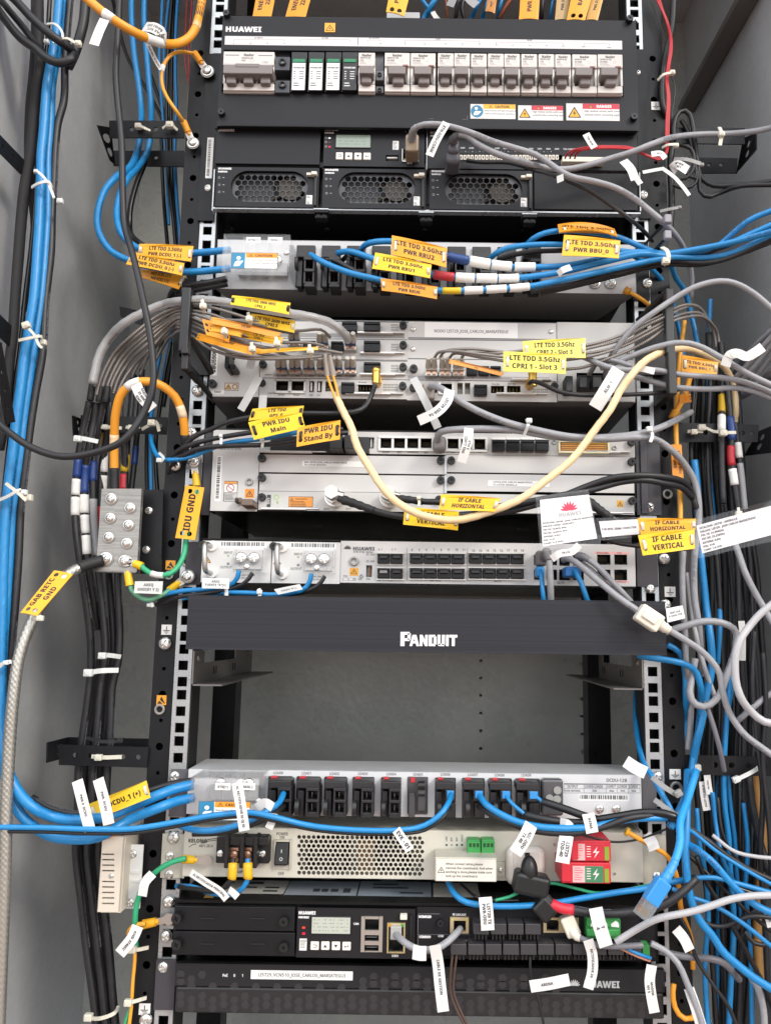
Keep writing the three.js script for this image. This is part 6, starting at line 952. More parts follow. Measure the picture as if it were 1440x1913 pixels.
// --- fibre bundle right half ---
for (const [i, s] of ['812,668,28 820,658,40 850,656,48 900,662,54 960,668,50 1040,664,46 1093,652,48 1160,634 1200,612,52 1246,590,56 1275,576,40 1300,571,20 1318,590,0 1324,612,-10 1322,630,-16', '822,668,26 832,656,40 880,652,48 940,658 1020,668,44 1090,661,46 1150,648 1200,622,52 1246,598 1278,586,38 1308,586,18 1326,604,0 1334,628,-12 1337,650', '840,668,28 850,660,42 900,668,50 980,678,46 1060,672,44 1110,664,48 1170,644 1206,626,52 1246,604 1285,592,36 1312,592,16 1330,606,0 1340,624,-12 1343,650', '862,668,28 872,660,40 930,660,48 1000,652,44 1080,648,46 1150,630,50 1205,604 1246,584 1270,572,44 1292,570,30 1310,580,10 1322,602,-8', '1056,690,40 1090,686 1140,668,46 1180,652 1210,636,52 1246,610'].entries()) cab('fibre_cable', `grey armoured fibre lead at the right cable guide, number ${ORD[i]} counted from the front`, 6, J.armor, s, { group: 'armoured fibre leads on the right', step: .005 });
solo('heat_shrink_sleeve', 'black heat shrink boot at the right end of the armoured fibres, short one', 'sleeve', tube(pts('1323,622,-14 1324,655'), rOf(13, P(1323, 622, -14))), M.rubber);
tag('pale yellow tag reading LTE TDD 3.5Ghz CPRI 2 Slot 3, the rear one', '976,638,60 1093,632,58 1093,669 977,668,60', ['LTE TDD 3.5Ghz', 'CPRI 2 - Slot 3'], { bg: '#e9df62', fs: .33, wide: 1.15 });
tag('pale yellow tag reading LTE TDD 3.5Ghz CPRI 1 Slot 3, the front one', '940,657,72 1057,663 1056,699 940,694', ['LTE TDD 3.5Ghz', 'CPRI 1 - Slot 3'], { bg: '#ece05c', fs: .33, wide: 1.15 });
tag('orange tag seen edge on between optical plugs and pale yellow tags', '840,671,50 942,696,46 936,703 838,679,50', ['CPRI'], { bg: '#d99a4a', ties: 0 });
// --- upper load box: right-hand leads ---
const ub = (label, s, w = 12) => cab('power_cable', label, w, J.blue, s, { rad: 12 });
{ const a = ub('blue lead marked with a dark blue sleeve, from the load box to the right', '672,472,20 678,462,34 690,454,44 731,451,50 790,462,54 835,479,56 880,488 940,497,54 1000,499 1060,496,52 1130,482 1190,471 1243,474,50 1300,466,56 1352,456,66 1400,444,76 1450,430,86');
  a.band('dark_blue_sleeve', 836, 478, 874, 487, mat('#1f3f78', .4), 1.6).band('white_sleeve', 876, 488, 914, 493, M.white, 1.75).band('white_sleeve', 918, 493, 956, 497, M.white, 1.6).band('white_sleeve', 960, 498, 998, 500, M.white, 1.5);
  const b = ub('blue lead marked with a red sleeve, from the load box to the right', '624,478,20 634,472,32 655,470,42 693,482,50 745,500,54 808,513,58 850,518 910,520 970,519,56 1050,508 1130,489,54 1200,474 1243,478,50 1300,470,50 1345,462,56 1400,438,66 1450,416,76');
  b.band('red_sleeve', 809, 512, 847, 517, mat('#b02a34', .4), 1.5).band('white_sleeve', 850, 518, 886, 519.5, M.white, 1.6).band('white_sleeve', 890, 519.5, 927, 520, M.white, 1.55).band('white_sleeve', 931, 520, 969, 519, M.white, 1.4);
  const c = ub('blue lead marked with a yellow sleeve, lowest of the three to the right', '577,474,26 590,482,36 604,490,42 651,509,50 709,523,54 770,538,58 826,543,60 865,543 930,540 990,535,58 1060,521 1150,501,54 1230,484,50 1262,480 1318,482 1364,474,60 1450,434,78');
  c.band('yellow_sleeve', 827, 543, 862, 543, mat('#d8b41e', .4), 1.1).band('white_sleeve', 866, 543, 903, 541, M.white, 1.3).band('white_sleeve', 907, 541, 946, 539, M.white, 1.3).band('white_sleeve', 950, 538.5, 988, 535, M.white, 1.3); }
ub('blue lead bridging up to the BBU tag, lower one', '915,484,28 925,474,40 945,464,46 985,458 1045,457,48 1110,462 1160,469,46 1210,474 1243,476,44 1290,474,48 1330,466 1398,412,66 1450,390,76', 11);
ub('blue lead bridging up to the BBU tag, upper one', '982,462,30 990,450,40 1010,438,46 1045,431 1100,434,46 1150,442 1190,458,44 1218,470 1243,480 1262,520,10 1279,546,-10 1290,587,-20 1298,620 1303,650', 11);
ub('blue lead dropping behind the right cable guide', '1160,470,36 1190,482,30 1213,500,14 1233,520,0 1250,548,-14 1262,590,-24 1272,640,-30 1280,700', 9);
for (const [i, s] of ['600,487,26 622,486,32 655,502,40 705,530,46', '640,486,22 655,474,30 672,476,36 715,492,44', '930,486,30 950,478,36 1000,470 1050,468,40', '990,545,44 1080,528 1160,506,46 1243,488,44 1318,491,50 1364,481,60 1450,438,76', '1010,548,38 1090,530 1170,510 1243,494,40 1310,494,46 1370,478,58 1450,448,72', '1230,480,36 1300,478,46 1341,464,56 1400,440,64 1450,412,74'].entries()) cab('power_cable', `black return lead among the blue leads of the load box, ${ORD[i]} from the left`, 10, J.black, s, { group: 'black return leads beside the blue leads' });
cab('ground_cable', 'short orange ground lead with lug at the right end of the upper load box', 8, J.orangeT, '1166,541,16 1190,554,14 1212,570,4 1235,590,-10', {}).band('lug_barrel', 1152, 532, 1176, 546, mat('#c98a18', .4), 1.9);
const pt = (lab, s, t, o) => tag(lab, s, t, { bg: '#e8a01c', wide: 1.1, fs: .31, ...o });
pt('orange tag reading LTE TDD 3.5Ghz PWR RRU2', '732,440,72 835,464 833,500 731,476', ['LTE TDD 3.5Ghz', 'PWR RRU2']);
pt('yellow tag reading LTE TDD 3.5Ghz PWR RRU1', '701,472,82 806,495 803,520 695,502', ['LTE TDD 3.5Ghz', 'PWR RRU1'], { bg: '#efc21e' });
pt('orange tag reading LTE TDD 3.5Ghz PWR RRU0, lowest of the three', '711,520,78 817,536 816,559 713,543', ['LTE TDD 3.5Ghz', 'PWR RRU0'], { bg: '#d9911e', fs: .34 });
pt('orange tag bent over the blue leads above the PWR BBU_0 tag', '1041,420,44 1147,428 1153,442,66 1044,435,66', ['LTE TDD 3.5Ghz', 'PWR BBU_1'], { bg: '#d8901e', fs: .36, bend: .004 });
pt('yellow tag reading LTE TDD 3.5Ghz PWR BBU_0', '1053,439,70 1158,450 1155,483 1049,478', ['LTE TDD 3.5Ghz', 'PWR BBU_0'], { bg: '#eeb41e' });
pt('orange tag reading PWR BBU_1 beside the right cable guide', '1272,663,40 1341,677 1338,701 1272,696', ['LTE TDD 3.5Ghz', 'PWR BBU_1']);
tie('grey nylon tie gathering all blue leads at the right rail', '1236,462,64 1246,470,72 1248,486 1240,494,64', 8, 1243, 488, 70, 15);
flag('white paper wrap on the blue lead beside the upper load box', '1042,512,66 1050,505,70 1066,499,68', 13);
// --- grey signal cables across the top units ---
{ const a = cab('network_cable', 'grey network cable plugged into the controller and crossing to the right rail', 11.5, J.grey, '770,268,34 770,254,44 775,240,56 790,233,62 815,232 840,236 880,248,64 920,264 960,276 1000,289 1030,308 1050,322,66 1070,331 1110,339 1150,351 1185,371,62 1215,395 1235,412 1262,440,40 1281,475,10 1291,515,-10 1290,555,-20', { rad: 12 }); a.boot('boot', 770, 262, 778, 238, M.greyPlug, 1.7, 1.1);
  part(a.o, 'plug', bx(757, 250, 782, 282, 20, 40, .002), mat('#8a7a66', .35));
  const b = cab('network_cable', 'grey cable from the dark round plug, bending back up to the right bracket', 12, J.grey, '846,272,40 847,260,52 856,252,58 872,254,60 893,270 930,288 980,303 1020,314,52 1060,316,48 1100,308 1140,296 1180,284,52 1220,268 1260,256,30 1310,251,18 1360,250 1410,245,30 1450,236', { rad: 12 }); b.boot('boot', 846, 272, 858, 252, mat('#5c5b5e', .5), 2, 1.1);
  part(b.o, 'plug', [bx(832, 278, 860, 303, 18, 44, .005), bx(836, 256, 858, 284, 20, 48, .004)], mat('#55545a', .5)); }
cab('power_cable', 'thin black cable crossing below the grey cables to the right rail', 8.5, J.black, '872,300,24 900,303,30 950,304,40 1000,318,54 1050,334,58 1100,356 1140,383,54 1170,404 1200,430,40 1218,450,10');
flag('white flag label on the grey cable in front of the controller', '834,229,72 816,260 802,291', 17, ['ETH-ODU-CONM'], { fs: .5 });
flag('white wrap label round grey and black cable on the blank panel', '1040,336,76 1052,331,80', 15, []);
for (let i = 0; i < 3; i++) cab('wire', `red alarm wire up the right flange, ${ORD[i]} from the left`, 3.6, J.redT, `${1055 + i * 9},296,34 ${1062 + i * 8},284,44 1095,${275 + i * 2},48 1140,${273 + i * 2} 1180,${276 + i * 2} 1205,${288 + i},46 1230,${295 + i * 2},40 ${1243 + i},${284 + i},34 ${1243 + i * 2.5},255,26 ${1244 + i * 2.5},220 ${1246 + i * 2},178 ${1243 + i * 2},154 ${1246 + i * 2},123,20 ${1251 + i * 2},86 1247,${50 - i * 4},12 ${1236 + i},20 ${1222 + i * 4},-8`, { group: 'red alarm wires' });
cab('wire', 'thin dark wire beside the red wires at the upper right', 2.4, J.blackG, '1212,-8,6 1226,30 1238,62 1244,90 1248,130 1260,160 1258,190 1254,220 1258,250');
cab('power_cable', 'black cable dropping beside the right flange at the top', 13, J.blackP, '1258,-8,10 1254,55 1244,97 1238,130,4 1238,200 1256,240,-4 1252,300 1254,380 1250,440');
{ const kk = 'black cables coiled at the upper right bracket'; for (const [w, s, q] of [[10, '1258,262,10 1258,236 1264,215 1275,206 1287,213 1294,238 1297,262 1300,290,4 1308,330 1330,346,10 1375,346,20 1450,338,40', 'upper one leaving to the right'], [9, '1272,225,4 1284,245 1294,280 1302,300 1305,330 1308,358,10 1320,368 1345,360 1380,348,26 1450,345,40', 'lower one leaving to the right'], [8, '1268,270,14 1290,278 1296,300 1290,325 1272,335 1258,330', 'thin loop at its left'], [7, '1262,312,14 1280,322 1296,335 1300,318 1290,295', 'small lower loop'], [7, '1256,345,12 1275,352 1296,345 1304,320', 'lowest loop']]) cab('power_cable', `black cable looped at the upper right bracket, ${q}`, w, J.blackP, s, { group: kk }); }
tie('nylon cable tie round red wires at the upper right flange', '1228,150,26 1238,140,32 1252,136', 5, 1255, 136, 30, 11);
tie('nylon cable tie clamping the grey cable to the upper right bracket', '1343,238,40 1347,250,44 1344,272', 7, 1347, 251, 46, 12);
tie('nylon cable tie below the red wires by the upper right bracket', '1236,276,44 1246,271,48 1260,270', 5, 1262, 272, 44, 10);
tie('grey nylon cable tie round the black coil', '1258,298,30 1280,298,36 1308,306', 8, 1310, 308, 32, 8, M.greyPlug);
tie('grey nylon tie on the black cable below the coil', '1232,395,20 1250,391,22 1266,388', 6, 1268, 388, 20, 8, M.greyPlug);
for (const [l, s, w, t] of [['white label flag with print rising above the red wires', '1094,250,56 1102,264 1110,276', 15, ['TEM HUM']], ['white label at the red wire bend', '1216,288,52 1234,287 1242,296', 12, ['BAT T']], ['white label scroll on the black coil', '1254,318,40 1264,308,46 1284,318', 20, ['PWR', 'RET']], ['long white label tail hanging off the black coil', '1236,314,44 1258,330 1276,350 1287,365', 8, []], ['white label folded over near the right ear, upper', '1164,300,62 1178,316,66 1186,336', 18, []], ['white label folded over near the right ear, lower with print', '1178,318,58 1186,330 1196,344', 12, ['ALM']], ['thin white label strip across the right ear', '1200,322,46 1220,318 1238,315', 7, []]]) flag(l, s, w, t);
for (const [l, x, y] of [['grey plastic clip on the grey cable at the right rail, upper', 1246, 410], ['grey plastic clip on the grey cable at the right rail, lower', 1246, 440]]) { const a = P(x, y, 66), o = thing('cable_clip', l, 'clip', a); part(o, 'body', [new RoundedBoxGeometry(.007, .009, .006, 2, .0015).translate(a.x, a.y, a.z)], mat('#8b8a90', .5)); part(o, 'strap', [cyl(P(x - 2, y + 4, 62), P(x - 46, y + 50, 20), .0018, .0014, 6)], M.plastic); }
// --- left: wide cable column, ground bar and its cables ---
const bandM = { b: mat('#24407f', .4), w: M.white, y: mat('#c9a21c', .4), r: mat('#b02530', .4), g: mat('#9a9a9c', .45) };
{ // five black cables down the left, with coloured phase sleeves at the top
  const X = y => { const t = [[1075, 150, 228], [1188, 163, 232], [1240, 165, 228], [1283, 163, 217], [1367, 150, 214], [1439, 140, 208], [1505, 139, 203], [1589, 136, 190], [1685, 147, 200], [1768, 157, 210], [1872, 172, 218], [1935, 178, 224]]; return t.map(([y, a, b]) => [y, a, b]); };
  const tops = ['168,750,14 163,775,10 157,800,8 148,850,6 143,900,4 141,960 145,1010', '181,752,10 176,790,6 166,840 160,882,0 158,945 161,1000 164,1040', '194,752,8 186,790,4 178,840,-4 175,880 175,940 178,1010,-8 184,1060', '206,752,4 205,790,0 198,830,-10 190,880,-14 187,940 190,1010,-16 203,1060', '222,740,-6 228,790,-10 233,830,-14 234,880,-20 232,960 226,1020,-20 224,1060'];
  tops.forEach((s, i) => { let q = s; for (const [y, a, b] of X(0)) if (y > 1075 || i > 2) q += ` ${(a + (b - a) * (i + .5) / 5 + (i % 2 ? 1.5 : -1) * Math.sin(y / 90)).toFixed(1)},${y},${y > 1560 ? -20 - (i % 2) * 12 : -12 - (i % 2) * 14}`; 
    const c = cab('power_cable', `black cable in the left column, ${ORD[i]} from the left`, 13.5, J.black, q, { rad: 12 });
    if (i === 0) c.band('blue_sleeve', 147, 858, 143, 892, bandM.b, 1.1).band('white_sleeve', 142, 896, 141, 927, bandM.w, 1.16).band('white_sleeve', 141, 930, 142, 962, bandM.w, 1.16);
    if (i === 1) c.band('blue_sleeve', 161, 868, 159, 920, bandM.b, 1.1).band('white_sleeve', 159, 925, 158, 957, bandM.w, 1.18).band('white_sleeve', 158, 962, 160, 996, bandM.w, 1.18).band('white_sleeve', 160, 1000, 164, 1036, bandM.w, 1.18);
    if (i === 2) c.band('blue_sleeve', 175, 862, 175, 900, bandM.b, 1.1).band('grey_barcode_sleeve', 175, 932, 178, 1040, bandM.g, 1.06);
    if (i === 3) c.band('red_sleeve', 188, 945, 187, 985, bandM.r, 1.15); });
  const y = cab('power_cable', 'black cable with yellow and white sleeves behind the orange cable', 13, J.black, '200,742,-10 198,790,-14 196,830 194,880 192,930,-20'); y.band('yellow_sleeve', 198, 806, 197, 835, bandM.y, 1.1).band('white_sleeve', 196, 838, 195, 882, bandM.w, 1.15).band('white_sleeve', 194, 888, 193, 920, bandM.w, 1.15);
  const z = cab('power_cable', 'black cable with yellow and red sleeves above the ground bar', 13, J.black, '250,700,-20 245,770 239,812 236,850 232,890 230,930'); z.band('yellow_sleeve', 237, 850, 235, 882, bandM.y, 1.2).band('red_sleeve', 234, 886, 231, 916, bandM.r, 1.15);
  const w = cab('power_cable', 'black cable with a dark blue sleeve above the ground bar', 11, J.black, '266,690,-30 262,760 256,815 252,860 246,912 244,940'); w.band('blue_sleeve', 254, 834, 251, 868, bandM.b, 1.1);
  cab('power_cable', 'grey black cable right of the ground bar top', 9, J.blackP, '276,720,-40 276,800 275,860 276,915 277,940'); cab('power_cable', 'blue cable behind the upper ground bar bracket', 8, J.blue, '300,660,-50 290,710 284,760 282,812,-30 282,860 283,912 284,950');
  cab('power_cable', 'dark cable behind the upper left bracket of the ground bar', 8, J.blackG, '320,640,-50 308,700 298,770 292,820,-34 292,880 296,930');
}
tie('white cable tie over the column beside the long loop', '140,817,22 160,820,26 184,825', 8, 146, 820, 28, 14, M.nylonW);
tie('nylon tie on the bracket above the ground bar, left one', '190,798,4 205,798,8 228,800', 6, 198, 798, 8, 11);
tie('nylon tie on the bracket above the ground bar, middle one', '236,798,4 250,799,8 262,797', 6, 246, 799, 8, 12);
tie('nylon tie on the bracket above the ground bar, right one with twin heads', '266,802,4 280,794,10 292,788,6 298,806', 6, 284, 790, 12, 14);
tie('white cable tie round the left column, upper of two', '190,1223,2 212,1225,6 226,1227,0', 8, 192, 1225, 8, 14, M.nylonW);
tie('white cable tie round the left column, lower of two', '160,1258,4 190,1253,8 222,1252,0', 9, 166, 1257, 10, 16, M.nylonW);
tie('nylon cable tie through the slot of the low left bracket', '172,1413,4 190,1415,6 228,1414,4', 7, 185, 1415, 8, 13);
tie('black cable tie behind the low left bracket', '162,1378,0 190,1385,4 226,1385,2', 6, 225, 1383, 6, 11, M.nylonB);
tie('nylon cable tie round the left column at the bottom', '162,1902,-6 190,1902,2 215,1892,0 222,1880,-8', 6, 166, 1900, 0, 14);
tie('black marker sleeve tie at mid height of the left column', '182,1178,4 184,1200,4 184,1232,4', 11, 184, 1180, 2, 6, M.nylonB);
// ground bar
{ const o = thing('ground_bar', 'steel ground bar with eight cross head screws on a dark mounting plate', 'ground bar', P(225, 1070, 24));
  part(o, 'bar', quadGeo(P4('193,914,26 267,914 258,1069 182,1067'), .006, null, null), M.steelB); part(o, 'foot', quadGeo(P4('182,1063,22 258,1065 258,1071 182,1069'), .012, null, null), M.steelB);
  part(o, 'mounting_plate', quadGeo(P4('262,915,8 306,915 302,1072 256,1072'), .002, null, null), M.black);
  for (const [x, y, d] of [[209, 932, 20], [244, 949, 19], [207, 968, 19], [241, 981, 19], [204, 1004, 19], [238, 1015, 19], [199, 1044, 24], [234, 1048, 21]]) screw(o, x, y, 29, d, 'lug'); for (const [x, y] of [[279, 954], [274, 1027]]) screw(o, x, y, 9, 15); }
{ const c = cab('ground_cable', 'thick orange ground cable arching over to the ground bar', 16.5, J.orange, '214,935,22 214,873,24 214,820,30 217,770,40 228,735,46 250,716,48 280,713,46 305,722,40 328,742,32 340,770,26 345,800,20 345,850,6 338,876,-10', { rad: 14 }); c.band('heat_shrink', 214, 874, 214, 935, M.rubber, 1.04).band('heat_shrink', 345, 812, 338, 876, M.rubber, 1.02).band('white_marker', 238, 724, 262, 713, M.white, 1.06).band('printed_marker', 214, 812, 213, 838, mat('#e9c9a0', .4), 1.04).band('printed_marker', 337, 758, 344, 780, mat('#e6d0b0', .4), 1.04); }
flag('white label flag with small print hanging inside the orange arch', '254,718,52 266,742,54 286,764,50', 21, ['GABINETE', '25 MM2', 'GND']);
{ const c = cab('ground_wire_rope', 'clear jacketed twisted steel ground rope down the left edge', 20, J.strand, '196,1046,30 180,1050,34 150,1060,44 125,1075,54 100,1100,62 72,1140,70 52,1180,76 36,1230,80 26,1300,82 18,1400 13,1500 10,1620 5,1760 -2,1935', { rf: helix(.034, 7, .1), rad: 42, step: .0025 }); c.band('heat_shrink', 194, 1046, 147, 1061, M.rubber, 1.12); }
tag('orange tag reading GAB RETC GND on the twisted ground rope', '102,1066,84 137,1073 70,1151,98 39,1145', ['GAB RETC', 'GND'], { rot: -1.57, holes: a => [ngon(a * .3, .91, a * .13, 10), ngon(a * .7, .91, a * .13, 10), ngon(a * .3, .1, a * .13, 10), ngon(a * .7, .1, a * .13, 10)], ties: 0, fs: .36 });
tie('nylon cable tie end below the orange rope tag', '60,1152,92 74,1154,96 78,1150', 6, 76, 1155, 96, 12);
{ const c = cab('ground_cable', 'green ground lead from the bar up to the IDU tag', 10, J.greenT, '262,1054,30 270,1063,32 280,1070 300,1075 316,1073 332,1060,26 344,1037,20 348,1010,14 356,960,10 366,915,8'); lug(c, 266, 1058, 238, 1048, 30, 16, '#e6b81c', 20, M.tin, false); c.band('printed_marker', 283, 1071, 306, 1075, mat('#cfcfc8', .4), 1.2).band('yellow_stripe', 366, 915, 369, 906, mat('#d9b02a', .4), 1.05); lug(c, 368, 908, 363, 863, 8, 14, '#e6b81c', 24); }
{ const c = cab('ground_cable', 'short pale green ground lead hanging under the ground bar', 9, mat('#5f9a78', .4), '243,1092,28 246,1102 257,1113 277,1121 300,1113 318,1102,22'); lug(c, 243, 1094, 235, 1050, 28, 15, '#e6b81c', 20, M.tin, false); lug(c, 316, 1103, 351, 1077, 10, 14, '#e6b81c', 26); }
tag('clear label pouch with white GND slip under the ground bar', '253,1086,36 305,1086 303,1110 251,1108', ['AREQ', 'GND(01 Y 2)'], { bg: '#c9ccc8', fg: '#555', holes: null, fs: .34, bend: 0, name: 'label_pouch', category: 'label' });
tag('orange vertical tag reading IDU GND by the left rail', '347,907,22 382,911 365,1009 328,1005', ['IDU GND'], { rot: -1.57, holes: a => [ngon(a * .32, .9, a * .13, 10), ngon(a * .68, .9, a * .13, 10), ngon(a * .32, .1, a * .13, 10), ngon(a * .68, .1, a * .13, 10)], ties: 0, fs: .46 });
// earth and static signs on the flanges
for (const [l, x0, y0, x1, y1, k] of [['small white earth sign, left flange beside the cable manager', 302, 1167, 321, 1186, 0], ['small white earth sign at the foot of the left flange', 260, 1875, 281, 1896, 0], ['small white earth sign right flange below the yellow tags', 1241, 1096, 1261, 1115, 0], ['small white earth sign on the right flange beside the lower load box', 1250, 1437, 1271, 1456, 0], ['small white earth sign on the right flange at the top', 1216, 190, 1233, 205, 0], ['orange static warning sign on the left flange beside the router', 310, 1047, 328, 1064, 1], ['orange static warning sign on the left flange beside the bare bay', 293, 1299, 311, 1317, 1]]) {
  const c = cell(48, 48, (c, w, h) => { c.fillStyle = k ? '#e59a24' : '#dcdcda'; c.fillRect(0, 0, w, h); if (k) { c.fillStyle = '#222'; c.beginPath(); c.moveTo(24, 6); c.lineTo(44, 42); c.lineTo(4, 42); c.fill(); c.strokeStyle = '#e59a24'; c.lineWidth = 5; c.beginPath(); c.moveTo(8, 20); c.lineTo(40, 44); c.stroke(); } else { c.fillStyle = '#333'; c.fillRect(22, 8, 4, 20); c.fillRect(8, 26, 32, 4); c.fillRect(14, 33, 20, 3); c.fillRect(20, 39, 8, 3); } });
  const a = pxRect(x0, y0, x1, y1, .2), o = solo('earth_sign', l, 'sign', (() => { const g = bx(x0, y0, x1, y1, -.3, .4), n = g.attributes.normal, uv = g.attributes.uv; for (let i = 0; i < n.count; i++) n.getZ(i) > .5 ? uv.setXY(i, c[0] + (c[2] - c[0]) * uv.getX(i), c[1] + (c[3] - c[1]) * uv.getY(i)) : uv.setXY(i, c[0] + .002, c[1] + .002); return g; })(), M.print); }
// --- leads into the indoor unit and router on the left ---
cab('power_cable', 'blue lead joining the PWR IDU tags from the left', 9, J.blue, '284,760,-30 282,812,-6 287,838,8 303,858,20 350,855,26 390,840,30 424,828 488,820,40 555,808 620,800,30', {});
for (const [i, s] of ['330,856,20 360,818,30 400,800,36 424,789,40 465,780,44 520,774 568,772,40 632,772 667,768 684,758,34 694,738,30 701,718,32', '316,857,20 340,838,28 380,824,34 408,818 469,808,40 540,800 640,802,30', '306,858,16 340,852,26 372,838,34 424,833 494,831,40 552,824 600,812,36 650,808,30', '330,856,10 318,880,0 312,905,-10 310,930'].entries()) cab('power_cable', ['black antenna lead from the GPS tag to the left gold jack', 'black lead under the PWR IDU Main tag, upper one', 'black lead under the PWR IDU Stand By tag, lower one', 'black lead turning down beside the left flange'][i], 9.5, J.black, s);
tie('white cable tie gathering the leads left of the indoor unit', '298,846,22 306,856,28 300,864,24', 5, 298, 860, 28, 10, M.nylonW); tie('white cable tie on the leads left of the PWR IDU tags', '411,812,36 414,822,42 413,830', 5, 413, 814, 42, 6, M.nylonW); tie('white cable tie on the leads below the PWR IDU Main tag', '490,818,44 491,828,46 490,836', 5, 490, 822, 46, 8, M.nylonW);
tag('yellow tag reading LTE TDD GPS_0', '472,764,52 568,758 564,778 465,786', ['LTE TDD', 'GPS_0'], { bg: '#e8bc1e', fs: .36, ties: 2 });
tag('yellow tag reading PWR IDU Main', '464,789,58 563,771 571,800 475,822', ['PWR IDU', 'Main'], { bg: '#eec41c', ties: 2 });
tag('orange yellow tag reading PWR IDU Stand By', '556,799,64 636,785 635,821 554,835', ['PWR IDU', 'Stand By'], { bg: '#eaa41c', ties: 2, wide: .9 });
for (const [l, s] of [['clear barcode label slanting below the baseband unit at left', '485,704,30 468,735,32 450,766,30'], ['short clear barcode label beside the slanting one', '492,738,26 490,768,28'], ['clear barcode label rising beside the fan front, upper', '472,668,34 466,690,36'], ['long clear barcode label at the middle of the baseband unit', '772,706,30 796,752,34 818,800,30']]) flag(l, s, 15, ['▌▌▐▌▐▐▌▌▐▌▐▌▌'], { bg: '#b9bbb9', fg: '#2a2a2a', name: 'barcode_label', fs: .7 });
const at1 = (l, s, j, w = 9) => cab('power_cable', l, w, j, s);
at1('blue router supply lead, first power module', '447,1066,34 442,1083,32 425,1095,30 380,1101 340,1104,26 300,1113,22 276,1126,16', J.blue); at1('black router supply lead, first power module', '472,1070,32 460,1087 433,1100,30 390,1108 340,1114,26 292,1130,14', J.black, 8); at1('blue router supply lead, second power module', '582,1072,36 578,1088,34 566,1102 507,1111,30 473,1108 423,1107 380,1110,24 340,1118', J.blue); at1('black router supply lead, second power module', '607,1076,34 597,1091 580,1102 553,1109,28 450,1116,24 380,1118', J.black, 8);
tie('white cable tie on the router leads beside the first pouch label', '423,1100,36 424,1110,38 423,1116', 6, 423, 1110, 36, 7, M.nylonW); tie('white cable tie on the router leads at mid length', '484,1100,36 486,1110,38 485,1114', 6, 485, 1106, 38, 10, M.nylonW); tie('white cable tie at the left end of the router leads', '276,1118,22 284,1126,26 286,1134', 5, 280, 1130, 24, 9, M.nylonW);
tag('clear pouch label reading FUENTE A on the first router lead', '378,1080,42 429,1081 428,1100 378,1099', ['AREQ', 'FUENTE "A"(+)'], { bg: '#d8d9d7', fg: '#555', holes: null, fs: .36, bend: 0, name: 'label_pouch', category: 'label' }); tag('tilted clear pouch label on the second router lead', '512,1101,42 560,1091 566,1101 520,1111', ['FUENTE "B"(-)'], { bg: '#c9cac8', fg: '#555', holes: null, bend: 0, name: 'label_pouch', category: 'label' });
// --- pale spiral wrapped fibres hanging in a wide arc ---
{ const c = cab('spiral_wrapped_fibre', 'pale yellow spiral wrapped fibre hanging in a wide arc across the middle', 13.5, M.cream, '630,745,48 641,768,56 657,800,64 667,833,70 692,877,78 721,919,84 756,948,88 800,966,90 855,971 908,958 972,932,88 1020,897,84 1067,859,80 1113,800,76 1140,764 1160,727,72 1180,700 1205,674,62 1240,657,50 1283,651,34 1318,663,20 1346,679,6 1362,702,-6 1371,735,-14 1373,765 1370,800,-20', { rf: spiralStep(.013), rad: 20, step: .003 });
  cab('fibre_cable', 'thin orange fibre at the start of the pale arc, left of two', 5, J.fibreY, '611,700,30 618,722,42 627,745,50 641,770,57'); cab('fibre_cable', 'thin orange fibre at the start of the pale arc, right of two', 5, J.fibreY, '622,700,30 628,722,42 634,745,50 645,770,57');
  part(c.o, 'fibre_boot', [cyl(P(607, 660, 40), P(612, 702, 30), .0018, .003, 10), cyl(P(616, 664, 40), P(623, 702, 30), .0018, .003, 10)], mat('#a7a098', .5)); }
// --- grey cables through the middle ---
const gc = (l, w, s, j = J.grey) => cab('network_cable', l, w, j, s, { rad: 12 });
{ const a = gc('grey cable from the baseband unit sagging to the right trunk', 13, '797,728,14 806,722,30 818,723,46 833,731,54 860,750,60 893,768 943,788 1000,803,58 1060,815 1131,820,52 1195,817 1226,822,44 1256,843,36 1280,870,24 1297,900,18 1304,936 1304,985 1296,1045 1297,1117 1304,1165 1308,1215,10 1309,1262,0'); part(a.o, 'plug', bx(788, 714, 812, 745, 10, 26, .003), mat('#9c948c', .5));
  const b = gc('grey cable from the indoor unit port going up to the right bracket', 13, '818,826,30 818,812,44 826,806,50 844,803,54 908,801 972,805 1020,814 1067,819,52 1131,817 1195,810,50 1232,799,44 1271,780,20 1290,770,0'); part(b.o, 'plug', [bx(808, 812, 834, 842, 16, 34, .005)], mat('#7d7a7a', .5)); }
tie('white cable tie joining the two grey cables in front of the indoor unit', '984,784,58 986,794,66 979,812,60', 6, 988, 786, 66, 11, M.nylonW); tie('white cable tie joining the grey cables at the right rail', '1208,798,50 1218,812,56 1214,826', 6, 1212, 802, 58, 12, M.nylonW);
const gr = [['grey cable ending under the right guide post, lowest of the fan', 11, '1180,702,40 1215,712,44 1260,723,48 1318,727 1375,725 1410,732,50 1455,750'], ['grey cable with the white sleeve leaving to the right', 11, '1080,664,30 1097,670,40 1127,683,48 1160,691,54 1221,691 1272,700,54 1341,705 1387,713 1421,725 1455,740'], ['grey cable arching over the pale spiral wrap', 11.5, '1120,688,36 1150,677,42 1180,665,48 1226,648,56 1272,640,60 1306,647 1352,672,64 1398,699 1455,726'], ['grey cable arching high at the right from the baseband row', 11.5, '1130,705,20 1134,680,34 1150,652,48 1180,615,58 1226,580,66 1260,557 1300,535,70 1346,525 1375,530 1410,550 1455,590'], ['grey cable from the power front going right', 10, '1100,700,20 1108,686,30 1116,676,36 1140,672,44 1180,684,48']];
for (const [l, w, s] of gr) gc(l, w, s);
